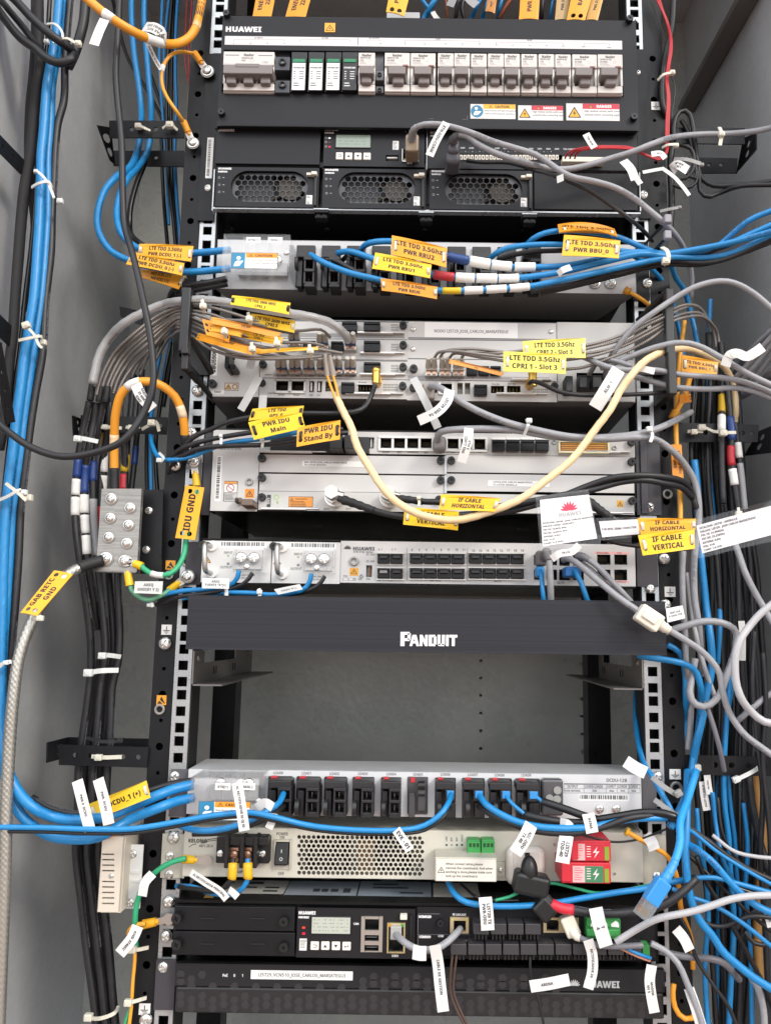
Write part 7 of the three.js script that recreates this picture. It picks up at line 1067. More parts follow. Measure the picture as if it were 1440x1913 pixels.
for (const [i, s] of ['1366,712,-20 1392,686,0 1420,652,20 1456,612,40', '1372,720,-24 1400,694,0 1430,658,20 1456,628,40', '1382,722,-30 1408,704,-6 1436,672,16 1456,646,36', '1396,728,-30 1420,712 1440,690,14 1456,672,30', '1370,700,-40 1385,676,-20 1400,655,0 1440,616,16', '1384,742,-50 1420,722,-30 1456,694,0'].entries()) cab('network_cable', `${i === 4 ? 'dark' : 'grey'} cable slanting up to the right edge, ${ORD[i]} from the left`, 11, i > 3 ? J.greyD : J.grey, s);
flag('folded white flag label on the upper grey cable at the right edge', '1354,684,72 1362,664,76 1376,660,78 1394,666,78 1410,658,80 1424,648', 19); flag('white sleeve label on the grey cable at the guide post', '1192,688,60 1206,690,64 1222,694', 13); flag('white flag label reading ALM 1', '1155,690,64 1133,727,70 1111,762,66', 27, ['ALM  1'], { rev: true, fg: '#444' });
flag('curled white label flag on the grey cable below the baseband unit', '840,728,66 834,750,72 815,770,74 782,786,68', 20, ['LI5729 2G0-1a'], { fs: .4 }); flag('white flag label over the indoor unit ports', '876,800,64 872,830,68 862,864,64', 18, ['ETH 1', 'LI2017 TDD'], { fs: .38 });
// --- intermediate frequency cables ---
const ic = (l, s, w = 12) => cab('coaxial_cable', l, w, J.blackP, s, { rad: 12 });
{ const a = ic('black coaxial cable from the left hex jack to the vertical tag', '632,931,46 648,936,48 663,941 711,957,52 743,964,56 800,972 857,962,52 940,957,46 997,944 1052,926,50 1099,907 1147,892,54 1195,888 1240,891,48 1275,900,34 1292,922,20 1300,950'); a.boot('boot', 640, 933, 700, 953, M.rubber, 1.5, 1.15);
  const b = ic('black coaxial cable from the right hex jack to the horizontal tag', '732,931,46 760,933,50 790,937 820,938,54 930,946 988,937,50 1050,925 1099,917,50 1163,900 1205,897,52 1240,903,46 1271,910,34 1292,930,20'); b.boot('boot', 736, 931, 790, 937, M.rubber, 1.3, 1.1); const c = ic('black coaxial cable crossing behind the clear pouch to the right tags', '1098,934,50 1106,942,54 1131,961 1163,980,50 1192,990 1215,1000,44 1250,1006,36', 13); c.boot('boot', 1102, 938, 1140, 967, M.rubber, 1.35, 1.2);
  ic('thin black coaxial cable behind the yellow IF tags', '1110,1000,40 1150,1014 1190,1020 1250,1022,30', 8); ic('black antenna lead from the right gold jack to the right rail', '988,716,36 996,712,44 1014,718,48 1045,732 1085,738 1140,738,46 1200,736 1240,733,40 1275,726,20', 8.5); }
tie('clear tie strap on the horizontal coaxial cable', '780,928,56 783,938,60 782,946', 5, 782, 930, 60, 8);
tag('yellow tag reading IF CABLE HORIZONTAL under the indoor unit', '824,923,94 935,931 924,956 820,952', ['IF CABLE', 'HORIZONTAL'], { bg: '#eeb81c' }); tag('yellow tag reading IF CABLE VERTICAL, partly behind the pale arc', '756,947,66 857,956 855,991 753,980', ['IF CABLE', 'VERTICAL'], { bg: '#ecc01c' });
tag('yellow tag reading IF CABLE HORIZONTAL at the right rail', '1190,968,80 1299,969 1298,991 1196,999', ['IF CABLE', 'HORIZONTAL'], { bg: '#e8a41a', fs: .34 }); tag('yellow tag reading IF CABLE VERTICAL at the right rail', '1191,1000,88 1296,989 1297,1025 1200,1038', ['IF CABLE', 'VERTICAL'], { bg: '#efc022' });
tag('narrow orange upright tag on the right flange', '1252,831,22 1272,831 1276,896 1256,898', ['LTE TDD BBU', 'PGND'], { bg: '#e08c1c', rot: 1.57, holes: null, fs: .36 }); tag('small orange tag above the right bracket', '1267,738,30 1289,736 1291,751 1270,755', [], { bg: '#df8c1a', ties: 0, holes: tagHoles(2) });
cab('ground_cable', 'orange cable dropping along the right flange', 9, J.orangeT, '1278,600,-10 1270,660,-6 1264,740,8 1262,790 1264,850,14 1270,930 1270,990,20'); cab('ground_cable', 'orange lug lead by the upright orange tag', 10, J.orangeT, '1290,700,0 1276,744,14 1262,770,12 1256,782').band('lug_barrel', 1262, 768, 1254, 784, mat('#c98a18', .4), 1.7);
// pouches with printed slips
{ const pouch = (l, out, inn, txt, fs, logo) => { const o = thing('label_pouch', l, 'label', P4(out)[3]); const cs = P4(inn), w = cs[0].distanceTo(cs[1]) * 4600, h = cs[0].distanceTo(cs[3]) * 4600; const c = cell(w, h, (c, W2, H2) => { c.fillStyle = '#d8d7d8'; c.fillRect(0, 0, W2, H2); if (logo) { c.fillStyle = '#c2405a'; for (let i = 0; i < 8; i++) { c.save(); c.translate(W2 * .58, H2 * .3); c.rotate(-Math.PI / 2 + (i + .5) / 8 * Math.PI); c.beginPath(); c.moveTo(0, 0); c.quadraticCurveTo(9, -22, 0, -38); c.quadraticCurveTo(-9, -22, 0, 0); c.fill(); c.restore(); } lines(c, W2, H2, ['HUAWEI'], { fg: '#999', fs: 22, x: .58, y: .38 }); } lines(c, W2, H2, txt, { fg: '#2c2c30', fs: Math.min(fs, H2 * (logo ? .5 : .9) / txt.length / 1.45), x: .04, al: 'left', y: logo ? .72 : .52, lead: 1.45, bold: true }); }); part(o, 'slip', quadGeo(cs, .0003, c, null, .001), M.paper); part(o, 'sleeve', quadGeo(P4(out), .0012, null, null, .001), M.clear); return o; };
  pouch('clear pouch with white slip and red flower logo hanging over the router', '1000,928,94 1098,914 1122,1018 1010,1030', '1008,934,96.5 1099,924 1115,1006 1013,1021', ['ESTACION: LI5729 - JOSE CARLOS MARIATEGUI', 'ENLACE: LI5729 - VEGUETA', 'FEC-TX: 14,9675 GHz', 'FEC-RX: 14,5675 GHz', 'ANTENA: 0,6m', 'POL: V+H', 'CONF: 1+0 XPIC'], 13, 1);
  pouch('long clear pouch with printed white slip at the right edge', '1288,974,86 1446,934,104 1446,1010,104 1302,1044,86', '1300,982,88.5 1446,943,106.5 1446,998,106.5 1311,1034,88.5', ['ESTACION: LI5730 - AMIRALLA', 'ENLACE: LI5729 - JOSE CARLOS MARIATEGUI', 'FEC-TX: 21,994Ghz', 'FEC-RX: 23,226Ghz', 'ANTENA: 0,6m', 'POL: V+H', 'CONF: 1+0 XPIC'], 23);
  pouch('clear pouch with a white slip behind the right yellow tags', '1112,968,60 1196,966 1200,1002 1120,1010', '1118,974,62.5 1192,970 1194,998 1124,1004', ['1+0 XPIC 250M CONECTOR'], 12); flag('white curl of paper below the flower logo pouch', '1030,1044,98 1046,1034,102 1068,1030 1082,1018,104', 14, ['3G LTE'], {}); tag('white slip reading SHELTER at the right end of the cable manager', '1243,1137,74 1274,1131 1279,1155 1246,1163', ['SHELTER', 'A SHELTER'], { bg: '#dedddd', fg: '#444', holes: null, bend: 0, name: 'paper_label', category: 'label' }); }
// --- router network cables ---
{ const a = gc('grey network cable hanging from the router into the cable manager', 12.5, '1018,1040,30 1020,1032,40 1025,1046,44 1027,1070,46 1028,1100,44 1029,1135,36'); a.boot('boot', 1018, 1040, 1025, 1048, mat('#6c6a6c', .5), 1.7, 1.2); part(a.o, 'plug', bx(1003, 1028, 1022, 1056, 14, 30, .002), mat('#6a686a', .5));
  const b = cab('network_cable', 'bright blue network cable into the cable manager, left one', 9, J.blue, '1008,1064,20 1010,1070,34 1012,1090,40 1015,1120 1017,1140,30'); part(b.o, 'plug', bx(1002, 1058, 1017, 1078, 14, 30, .002), M.bluePlug); const c = cab('network_cable', 'bright blue network cable into the cable manager, right one', 10, J.blue, '1070,1062,24 1076,1072,36 1086,1091,40 1096,1120 1104,1140,30'); part(c.o, 'plug', bx(1055, 1058, 1086, 1078, 14, 32, .002), mat('#1f6cb0', .4));
  const d = gc('grey network cable carrying the loose cream plug over the cable manager', 12, '1052,1046,30 1060,1044,38 1072,1048,46 1092,1064,56 1120,1088,68 1155,1116,76 1188,1139,80 1205,1150,82 1240,1172,82 1280,1196,78 1314,1220,74 1342,1255 1349,1292 1362,1332,70 1389,1371 1417,1393 1455,1420'); d.boot('boot', 1212, 1156, 1248, 1178, M.whitePlug, 2.3, 1.35);
  { const p = P(1204, 1150, 84), q = P(1222, 1162, 84), dd = q.clone().sub(p); part(d.o, 'plug', orient(new RoundedBoxGeometry(.0225, .0165, .0125, 2, .002).translate(.004, 0, 0), p, dd, V(0, 1, 0)), M.whitePlug); part(d.o, 'latch', orient(wb(-.004, -.0035, .006, .010, .0035, .0085, .001), p, dd, V(0, 1, 0)), M.whitePlug); }
  const e = gc('grey network cable passing behind the cable manager, upper one', 11, '1078,1040,30 1089,1040,40 1113,1056,50 1145,1089,54 1172,1118,50 1190,1140,36'); e.boot('boot', 1080, 1039, 1100, 1048, mat('#77767a', .5), 1.5, 1.1); gc('grey network cable passing behind the cable manager, lower one', 11, '1086,1052,34 1104,1066,44 1132,1092,48 1152,1112,46 1166,1135,34'); }
// --- right trunk: black and blue cables ---
{ const lv = [[560, 1304, 1360], [700, 1300, 1376], [830, 1290, 1388], [930, 1292, 1394], [1060, 1300, 1412], [1180, 1302, 1418], [1300, 1304, 1424], [1430, 1302, 1420], [1540, 1308, 1416], [1700, 1320, 1410], [1930, 1336, 1400]];
  for (let i = 0; i < 15; i++) { const f = i / 14, k = (i * 7) % 5; let s = ''; for (const [y, a, b] of lv) if (y > (i % 3 ? 690 : 600)) s += `${(a + (b - a) * f + 4 * Math.sin(y / 130 + i * 2.1)).toFixed(1)},${y},${-12 - k * 13} `; cab('power_cable', `black cable in the right trunk, ${ORD[i]} from the left`, 9 + (i * 5 % 4), i % 3 ? J.black : J.blackP, s); }
  for (const [l, w, s, j] of [['bright blue cable in front of the right trunk, running down past the cable manager', 14, '1296,860,0 1302,920 1304,980 1309,1045,8 1314,1093 1319,1141 1326,1189,14 1329,1237 1326,1265 1318,1299 1312,1336 1303,1376 1296,1409,8 1290,1450,4 1279,1490,20 1266,1520,40 1250,1546,44'], ['blue cable from behind the cable manager joining the right trunk', 11.5, '1190,1224,30 1209,1228,34 1246,1233,36 1279,1241 1299,1255,30 1307,1278 1309,1305,20 1304,1360,8 1294,1420 1284,1500,16 1281,1571,40 1300,1586,56 1328,1608,64 1355,1639 1383,1669 1411,1691 1455,1712'], ['dark blue cable behind the right end of the cable manager', 11, '1246,1205,10 1268,1218 1278,1250,6 1280,1299 1279,1343,-10 1270,1400'], ['blue cable inside the right rail beside the bare bay', 10.5, '1190,1280,-60 1187,1299,-50 1187,1343,-30 1193,1393,-10 1204,1431,14 1217,1450,26 1233,1479,34 1252,1512,40 1266,1545,44 1280,1570'], ['blue cable deep in the right trunk, left of two below the bracket', 9, '1372,1270,-20 1362,1310 1352,1380 1345,1430 1340,1470 1338,1560 1342,1640 1340,1760 1336,1930'], ['blue cable deep in the right trunk, right of two below the bracket', 10, '1364,1260,-4 1360,1300 1354,1380 1351,1453 1353,1507 1360,1562 1364,1640 1370,1720 1366,1800 1360,1930'], ['short blue cable deep in the lower right trunk', 8, '1358,1440,-12 1364,1507 1371,1560 1376,1640 1384,1720'], ['bright blue patch of cable showing in the upper right trunk', 9, '1326,560,-30 1322,640 1318,720 1314,780 1319,852 1330,940 1340,1090 1344,1160,-6 1340,1240'], ['blue cable from the right bracket down to the bottom edge', 14, '1284,1440,10 1282,1520,40 1280,1600,50 1284,1652 1292,1688 1308,1722 1330,1748 1348,1776 1372,1798 1404,1824 1455,1856'], ['slim blue cable beside a black one slanting to the lower right', 7, '1262,1532,44 1300,1560,40 1337,1590 1374,1614 1420,1641 1455,1660']]) cab('network_cable', l, w, j || J.blue, s, { rad: 12 });
  const b = cab('network_cable', 'blue network cable ending in a loose clear tipped plug at the lower right', 14, J.blueL, '1300,1440,20 1285,1490,40 1270,1536,62 1270,1572,74 1261,1606,84 1249,1630,90 1236,1650,92', { rad: 14 }); b.boot('boot', 1260, 1608, 1237, 1648, M.bluePlug, 1.0, 1.45);
  const p = P(1236, 1650, 94), q = P(1204, 1700, 96), d = q.clone().sub(p); part(b.o, 'plug_body', orient(new RoundedBoxGeometry(.022, .0135, .009, 2, .0015).translate(.008, 0, 0), p, d, V(0, 1, 0)), M.bluePlug); part(b.o, 'clear_tip', orient(new RoundedBoxGeometry(.024, .0125, .0085, 2, .001).translate(.021, 0, 0), p, d, V(0, 1, 0)), mat('#e6eef4', .1, 0, { transmission: .85, thickness: 0, ior: 1.45, k: 'rj' })); part(b.o, 'contact', Array.from({ length: 8 }, (_, i) => orient(wb(.024, -.0045 + i * .00122, .0005, .031, -.0041 + i * .00122, .0032), p, d, V(0, 1, 0))), M.gold);
  for (const [l, w, s, j] of [['black cable crossing toward the lower right corner', 10, '1243,1530,40 1280,1545,34 1320,1570,36 1360,1600 1400,1625 1455,1650'], ['grey curve looping behind the blue cable right of the cable manager', 13, '1240,1182,40 1270,1172,44 1311,1161,46 1340,1162 1360,1168 1374,1182,40 1374,1206 1366,1236 1354,1268 1343,1298,34 1318,1320 1296,1314 1288,1297 1292,1264,26 1298,1230', J.grey], ['pale grey cable sweeping in from the right edge and curling back out', 14, '1455,1118,80 1440,1130 1419,1147 1399,1170 1381,1197,84 1373,1224 1372,1250 1375,1280 1385,1307 1402,1329,78 1424,1347 1455,1354', J.greyL], ['grey cable slanting down to the right edge beside the long pouch', 12, '1370,1010,20 1381,1040,30 1390,1067,36 1406,1101 1424,1132 1455,1185,44', J.grey], ['grey cable running down the right flange', 11, '1276,1030,20 1274,1060 1275,1122 1279,1180,14 1281,1240 1290,1300,0 1288,1360 1284,1400', J.grey], ['short grey cable stub at the right edge', 11, '1378,1346,10 1405,1322,20 1430,1302 1455,1285', J.grey], ['grey cable from the lower terminals rising to the right edge', 12, '1150,1760,62 1185,1738,66 1226,1717,76 1291,1703 1328,1692 1364,1680 1401,1674 1455,1672', J.greyL], ['grey cable falling from the green terminal to the bottom', 11, '1215,1762,50 1245,1778,50 1266,1800,54 1284,1840 1300,1880 1316,1930', J.grey], ['dark grey cable passing right behind the lower terminals', 12, '1230,1776,30 1272,1786,30 1310,1789 1345,1796 1380,1830,10', J.greyD], ['grey cable at the bottom right corner', 12, '1390,1810,30 1412,1840,36 1424,1880 1428,1930', J.grey], ['tan cable low in the right trunk', 16, '1408,1440,-20 1413,1475 1419,1520 1424,1580 1418,1660 1414,1740 1418,1830,-20', mat('#b98a4c', .5)], ['black glossy cable slanting over the tan cable', 13, '1398,1450,0 1404,1500 1416,1560 1432,1620,10 1450,1680', J.black], ['black cable looping out at the lower right edge', 9, '1370,1740,20 1390,1715 1420,1702 1455,1696'], ['black cable curving at the right edge near the bottom', 8, '1455,1755,30 1430,1765 1405,1760 1390,1740'], ['thin black cable from the bracket label down through the trunk', 6, '1322,1480,4 1332,1520 1336,1570 1330,1620,0 1322,1660']]) cab(j && j !== J.black ? 'network_cable' : 'power_cable', l, w, j || J.black, s, { rad: 12 });
  for (const [i, s] of ['1300,1600,34 1320,1650 1345,1690 1370,1735 1400,1790 1430,1850 1450,1900', '1322,1600,40 1350,1640 1380,1660 1455,1680', '1254,1649,40 1291,1641 1337,1640 1383,1652 1455,1672'].entries()) cab('wire', ['black strap like cable slanting to the bottom right corner', 'black cable under the blue one at the lower right', 'blue cable passing level behind the loose blue plug'][i], i === 2 ? 9 : 9, i === 2 ? J.blue : J.blackG, s);
  const c = cab('power_cable', 'black cable with yellow and white sleeves in the right trunk', 13, J.black, '1346,640,-8 1349,700 1348,740 1347,800,6 1347,860 1350,940'); c.band('yellow_sleeve', 1348, 738, 1347, 771, bandM.y, 1.1).band('white_sleeve', 1347, 778, 1347, 806, bandM.w, 1.2);
  const e = cab('power_cable', 'black cable with dark blue, red and white sleeves in the right trunk', 13, J.black, '1356,700,-6 1362,770,0 1366,810,6 1364,850 1370,895 1378,950 1386,1000'); e.band('blue_sleeve', 1362, 780, 1366, 822, bandM.b, 1.15).band('red_sleeve', 1364, 834, 1366, 870, bandM.r, 1.15).band('white_sleeve', 1367, 876, 1372, 906, bandM.w, 1.2);
  const g = cab('power_cable', 'black cable with white barcode sleeve at the right of the trunk', 12, J.black, '1372,790,0 1378,840 1384,890 1390,950 1398,1010'); g.band('white_sleeve', 1374, 828, 1380, 856, bandM.w, 1.2).band('barcode_sleeve', 1381, 866, 1391, 952, bandM.g, 1.06); }
{ const ex = [['1330,1480,10 1336,1540 1348,1600,20 1372,1650 1410,1690,30 1455,1722', 8, J.blue, 'blue cable slanting out of the trunk above the lower right corner'], ['1300,1510,14 1306,1580 1318,1640,10 1322,1720 1316,1800 1322,1930', 9, J.blue, 'blue cable running straight down beside the bottom units'], ['1388,1500,-6 1396,1580 1392,1660 1400,1760 1404,1930', 8, J.blue, 'blue cable deep at the lower right, close to the tan cable'], ['1270,1580,20 1300,1612,26 1340,1650,30 1392,1700 1455,1752', 7, J.blackG, 'thin black cable slanting across the lower right blue cables'], ['1290,1700,36 1320,1726,40 1352,1730 1400,1712,44 1455,1716', 8, J.blackP, 'black cable waving across the lower right trunk'], ['1262,1700,30 1284,1740,34 1300,1790 1330,1838,36 1360,1880 1380,1930', 7, J.blackP, 'black cable falling beside the orange lead at the bottom right'], ['1340,1490,24 1350,1560,28 1380,1610 1420,1640,36 1455,1648', 6, J.blackG, 'slim black cable beside the slim blue one at the lower right'], ['1408,1180,20 1404,1280 1412,1380,16 1424,1470 1420,1600,10 1430,1760 1436,1930', 10, J.black, 'black cable along the right edge of the trunk'], ['1424,1220,24 1430,1320 1424,1420,20 1436,1540 1440,1640', 9, J.blackP, 'outermost black cable of the right trunk'], ['1316,1310,26 1330,1350,30 1344,1400 1352,1440,20', 9, J.greyD, 'short dark grey cable behind the grey curves'], ['1282,1070,14 1290,1130 1300,1190,18 1316,1250 1334,1300,12', 9, J.greyL, 'pale grey cable slipping behind the bright blue cable'], ['1255,1660,44 1280,1672,48 1330,1690 1380,1720,50 1455,1780', 8, J.blue, 'blue cable crossing over the pale grey cable at the lower right'], ['1330,1560,36 1370,1590,40 1410,1600 1455,1604', 7, J.greyL, 'slim pale grey cable at the lower right edge']]; for (const [s, w, j, l] of ex) cab('network_cable', l, w, j, s); }
flag('white printed label hanging below the low right bracket, right one', '1320,1448,10 1322,1466 1325,1484', 12, ['SHELTER'], {}); flag('white printed label hanging below the low right bracket, left one', '1312,1460,8 1315,1488 1320,1514', 14, ['A SHELTER LI5729'], {}); flag('white cable label deep in the right trunk', '1384,1160,8 1386,1180 1386,1234', 12, ['▌▐▌▐▐▌'], {});
tie('nylon tie on the right bracket above the trunk, left one', '1284,806,6 1296,806,10 1312,806', 6, 1296, 807, 10, 12); tie('nylon tie on the right bracket above the trunk, middle one', '1304,800,8 1312,798,12 1332,806', 5, 1310, 799, 12, 14); tie('nylon tie round the sleeved cable on the right bracket', '1332,806,14 1348,808,20 1374,808', 6, 1350, 809, 22, 14); tie('pale nylon tie end on the low right bracket, round head', '1294,1436,4 1300,1434,8 1306,1438', 6, 1301, 1434, 8, 14); tie('pale nylon tie hanging from the low right bracket', '1422,1430,6 1404,1442,12 1378,1455', 7, 1374, 1456, 12, 13, M.nylonW, .4); tie('nylon tie on the pouch at the right edge', '1378,962,60 1379,955,64 1378,948', 5, 1379, 960, 66, 12);
tie('grey tie strap across the cables at the right rail, upper', '1217,1452,40 1240,1470,48 1262,1484', 9, 1266, 1482, 50, 14, M.greyPlug, .5); tie('grey tie strap across the cables at the right rail, lower', '1222,1494,40 1244,1510,48 1264,1524', 9, 1268, 1524, 52, 15, M.greyPlug, .5);
flag('white flag label on the blue cable at the lower right rail', '1168,1422,40 1186,1434,44 1206,1444', 22, [], {}); 
// --- leads of the lower load box ---
const lb = (l, w, s, j = J.blue) => cab('power_cable', l, w, j, s, { rad: 12 });
cab('power_cable', 'black cable behind the blue pair entering the lower load box', 12, J.black, '60,1490,40 100,1512 150,1520,36 200,1508,30 260,1484 320,1465,24 362,1458');
lb('slim blue lead sagging across the lower load box from the left edge', 10, '-14,1545,86 83,1546 167,1549 250,1548 333,1535,80 400,1523 467,1518,76 507,1525 573,1541,70 640,1549 737,1551 790,1543,64 822,1522 836,1503,56 843,1485,38'); lb('slim black lead under the blue one across the lower load box', 7, '-14,1553,84 83,1554 167,1557 250,1556 333,1543,78 400,1530 467,1525,74 507,1532 573,1548,68 640,1556 737,1558 795,1550,62 828,1526 842,1508,50', J.blackP);
lb('blue lead from the first load holder curving down left', 11, '530,1482,32 522,1500,44 500,1515,56 470,1532,62 420,1548 380,1552 352,1548,50 330,1540,30'); lb('black lead from the first load holder beside the blue one', 10, '530,1506,32 516,1516,44 490,1532,54 450,1548 410,1556,50 360,1558', J.blackP);
lb('blue lead from load holder seven sweeping right', 12, '896,1487,34 908,1503,46 947,1527,56 997,1543,60 1080,1547 1130,1540,56 1180,1530 1244,1528,50'); lb('black lead from load holder seven sweeping right', 12, '894,1505,32 912,1518,44 947,1535,54 1000,1552,58 1080,1556 1130,1544 1180,1527 1243,1526,48 1270,1534', J.blackP); lb('black sleeved lead from load holder eight', 15, '976,1521,40 1013,1530,46 1063,1537 1110,1538,46', J.blackP); lb('blue tail in load holder eight', 7, '945,1487,34 955,1500,40 978,1520,44'); lb('black sleeved lead from load holder nine', 14, '1012,1497,36 1063,1514,44 1090,1524,46 1130,1534,44', J.blackP); lb('blue tail in load holder nine', 7, '1000,1487,32 1012,1497,36 1020,1500'); lb('thin black wire below the load box at the right', 4, '1060,1553,40 1100,1563 1147,1573 1197,1567 1243,1549,50', J.blackG); lb('thick black cable from the load box into the grey ties', 14, '1110,1532,46 1160,1524,50 1200,1518 1243,1520,54 1268,1530', J.blackG);
for (const [l, s, w, t, o] of [['white upright flag label on the blue pair, left of two', '145,1458,82 158,1510,86 169,1552', 20, ['PWR 0  DCDU'], {}], ['white upright flag label on the blue pair, right of two', '184,1455,82 196,1500,86 204,1540', 20, ['PWR  DCDU'], {}], ['tilted white flag label with print over the clear lower cover', '443,1462,92 450,1505,96 457,1552', 19, ['AL RECTIFICADOR 02 OJ 50'], { fs: .46 }], ['short white flag at the first load holder, upper', '480,1510,70 495,1500,74 510,1508', 16, [], {}], ['pointed white flag at the first load holder, lower', '512,1520,66 508,1535,70 502,1548', 14, [], {}], ['white flag label reading EVK - 01', '740,1550,74 752,1568,78 766,1588', 16, ['EVK - 01'], { fs: .6 }], ['tilted white flag label above the power plug', '992,1540,72 980,1566,78 962,1594', 24, ['NIC-ODU', 'TX 40'], {}], ['white label on the black lead at the right of the load box', '1098,1520,58 1103,1540,62 1106,1556', 22, ['RENA'], {}], ['white paper stub on the lead below load holder nine', '1046,1535,56 1058,1538,60 1066,1545', 14, [], {}], ['white flag label hanging over the red surge units', '1058,1560,60 1054,1585,64 1050,1612', 25, ['LI5729', 'TDD-40'], {}], ['white wrap label on the orange cable beside the inverter', '1205,1560,40 1216,1572,46 1222,1588', 20, [], {}]]) flag(l, s, w, t, o);
tag('yellow tag reading DCDU_1 (+), tilted behind the white flags', '164,1503,64 274,1458 282,1490 178,1531', ['DCDU_1 (+)'], { bg: '#e2bc2a', fs: .4, x: .58 }); tag('small orange tag edge below the blue pair', '178,1567,40 226,1549 222,1560 182,1574', [], { bg: '#d8862a', ties: 0, holes: null });
// --- inverter and lower unit leads ---
{ const c = cab('power_cable', 'orange ground lead curving down at the right of the inverter', 9, J.orange, '1168,1552,40 1185,1562,42 1216,1580,36 1240,1594 1256,1616,30 1266,1650 1272,1700,20 1290,1754,10 1294,1810'); c.band('lug_barrel', 1158, 1546, 1174, 1556, mat('#e0aa20', .4), 1.7);
  const g = cab('ground_cable', 'green ground lead with white flag at the left of the inverter', 9.5, J.greenT, '348,1604,26 340,1605 318,1612,28 290,1630,26 270,1652,22 258,1680,18 253,1715 253,1745,12 255,1775,8'); lug(g, 342, 1605, 386, 1608, 18, 15, '#e6b81c', 20, M.tin, false);
  const y = cab('ground_cable', 'orange ground lead running down the left flange at the bottom', 6, J.orangeT, '253,1765,8 252,1800 249,1831 246,1880 240,1930'); const z = cab('ground_cable', 'yellow lug lead at the left of the monitoring unit', 8, J.orangeT, '272,1726,16 258,1727 246,1732 240,1745,12'); lug(z, 268, 1727, 316, 1717, 8, 16, '#e6a81c', 20, M.tin, false); cab('ground_cable', 'green ground lead at the bottom left corner of the flange', 7, mat('#3f9a6a', .4), '246,1880,6 238,1900 230,1930');
  const a = lb('black inverter supply lead with yellow lug', 9, '436,1604,34 435,1620,36 433,1642,36 425,1655,36 405,1664,34 370,1662,24 335,1656,10', J.blackP), b = lb('blue inverter supply lead with yellow lug', 9, '463,1604,34 463,1622,36 463,1643,36 453,1660,36 433,1671,32 395,1668,26 360,1657,18 330,1655,6'); a.band('yellow_lug', 435, 1612, 433, 1641, mat('#e0b020', .4), 1.8); b.band('yellow_lug', 463, 1612, 463, 1641, mat('#e0b020', .4), 1.8); }
flag('white flag on the green lead left of the inverter', '286,1632,32 272,1648,36 266,1674', 16, []); flag('white flag label hanging off the yellow lug lead', '258,1730,26 248,1752,30 224,1782', 20, ['GND ST40SC'], {}); flag('long curved white label below the inverter terminals', '357,1630,44 384,1648,48 412,1666,46 424,1680', 13, ['AL RECTIFICADOR PRINCIPAL'], { fs: .5 }); flag('folded paper end on the blue inverter lead', '428,1662,42 436,1668,44 444,1676', 12);
tie('nylon tie on the orange lead at the lower left flange, upper', '240,1772,12 256,1774,14 278,1770,8', 6, 248, 1774, 16, 13); tie('nylon tie on the orange lead at the lower left flange, lower', '236,1873,10 250,1871,14 274,1864,6', 6, 240, 1873, 14, 13);
lb('blue cable sagging under the inverter cover board', 10.5, '836,1644,14 847,1668,30 867,1684,38 910,1692,42 960,1693 1027,1688,42 1093,1677 1160,1666 1203,1660,40 1240,1650 1290,1642'); lb('black wire under the inverter cover board', 5, '860,1650,14 875,1664,24 893,1677,36 930,1682 968,1682,36', J.blackG); cab('ground_cable', 'green lead under the inverter to the right', 5.5, J.greenT, '924,1682,36 950,1676,36 985,1660,30 1027,1650,26 1077,1660,30 1110,1668,34 1160,1664 1210,1654,36 1250,1648');
{ const c = lb('black mains cable with a red sleeve leaving the power plug', 15, '1012,1672,44 1030,1688,46 1050,1697,48 1072,1700 1110,1706,50 1180,1704 1240,1690,54 1272,1668 1300,1640,50', J.black); c.band('red_sleeve', 1028, 1687, 1070, 1700, mat('#c8283a', .4), 1.2); c.boot('strain_relief', 1008, 1668, 1030, 1688, M.rubber, 1.5, 1.05);
  part(c.o, 'plug', [new THREE.SphereGeometry(1, 18, 14).scale(.0078, .0135, .0085).translate(...P(988, 1627, 42).toArray()), orient(new RoundedBoxGeometry(.032, .019, .02, 3, .004), P(991, 1650, 40), V(1, -.2, 0), V(0, 1, 0)), orient(new RoundedBoxGeometry(.018, .017, .017, 3, .003).translate(.02, -.004, 0), P(992, 1658, 42), V(1, -1, 0), V(0, 1, 0))], M.plastic); }
{ const c = gc('grey patch cable between the display unit and the terminal unit', 12, '740,1746,36 746,1752,46 762,1765,54 780,1773,58 800,1775 818,1771,56 835,1760,50 850,1746,44 860,1735,34'); 
  const d = gc('grey cable with a cream plug at the lower terminal unit', 10, '1068,1736,44 1078,1750,50 1097,1757,54 1110,1764 1140,1768,56 1200,1766', J.greyD); d.boot('boot', 1066, 1735, 1084, 1752, M.whitePlug, 2.2, 1.2); part(d.o, 'plug', orient(new RoundedBoxGeometry(.018, .013, .012, 2, .002), P(1064, 1728, 42), V(.45, -1, 0), V(0, 1, 0)), M.whitePlug);
  lb('slim blue wire at the lower right terminals', 6, '1155,1762,48 1170,1772 1187,1780 1215,1790,44'); cab('wire', 'slim brown wire at the lower right terminals', 5, mat('#c58a70', .4), '1152,1768,46 1187,1785 1213,1795,42'); for (const s of ['990,1787,42 990,1808,42 993,1832,40 1007,1873 1018,1930', '845,1783,42 842,1815,42 841,1853,40 853,1887 876,1930', '853,1783,42 849,1815,42 847,1853,40 858,1884 880,1930']) cab('wire', s[0] === '9' ? 'thin black wire falling from the middle terminals' : s.startsWith('845') ? 'thin brown wire falling from the left terminals, left one' : 'thin brown wire falling from the left terminals, right one', 4.5, s[0] === '9' ? J.blackP : J.brown, s); }
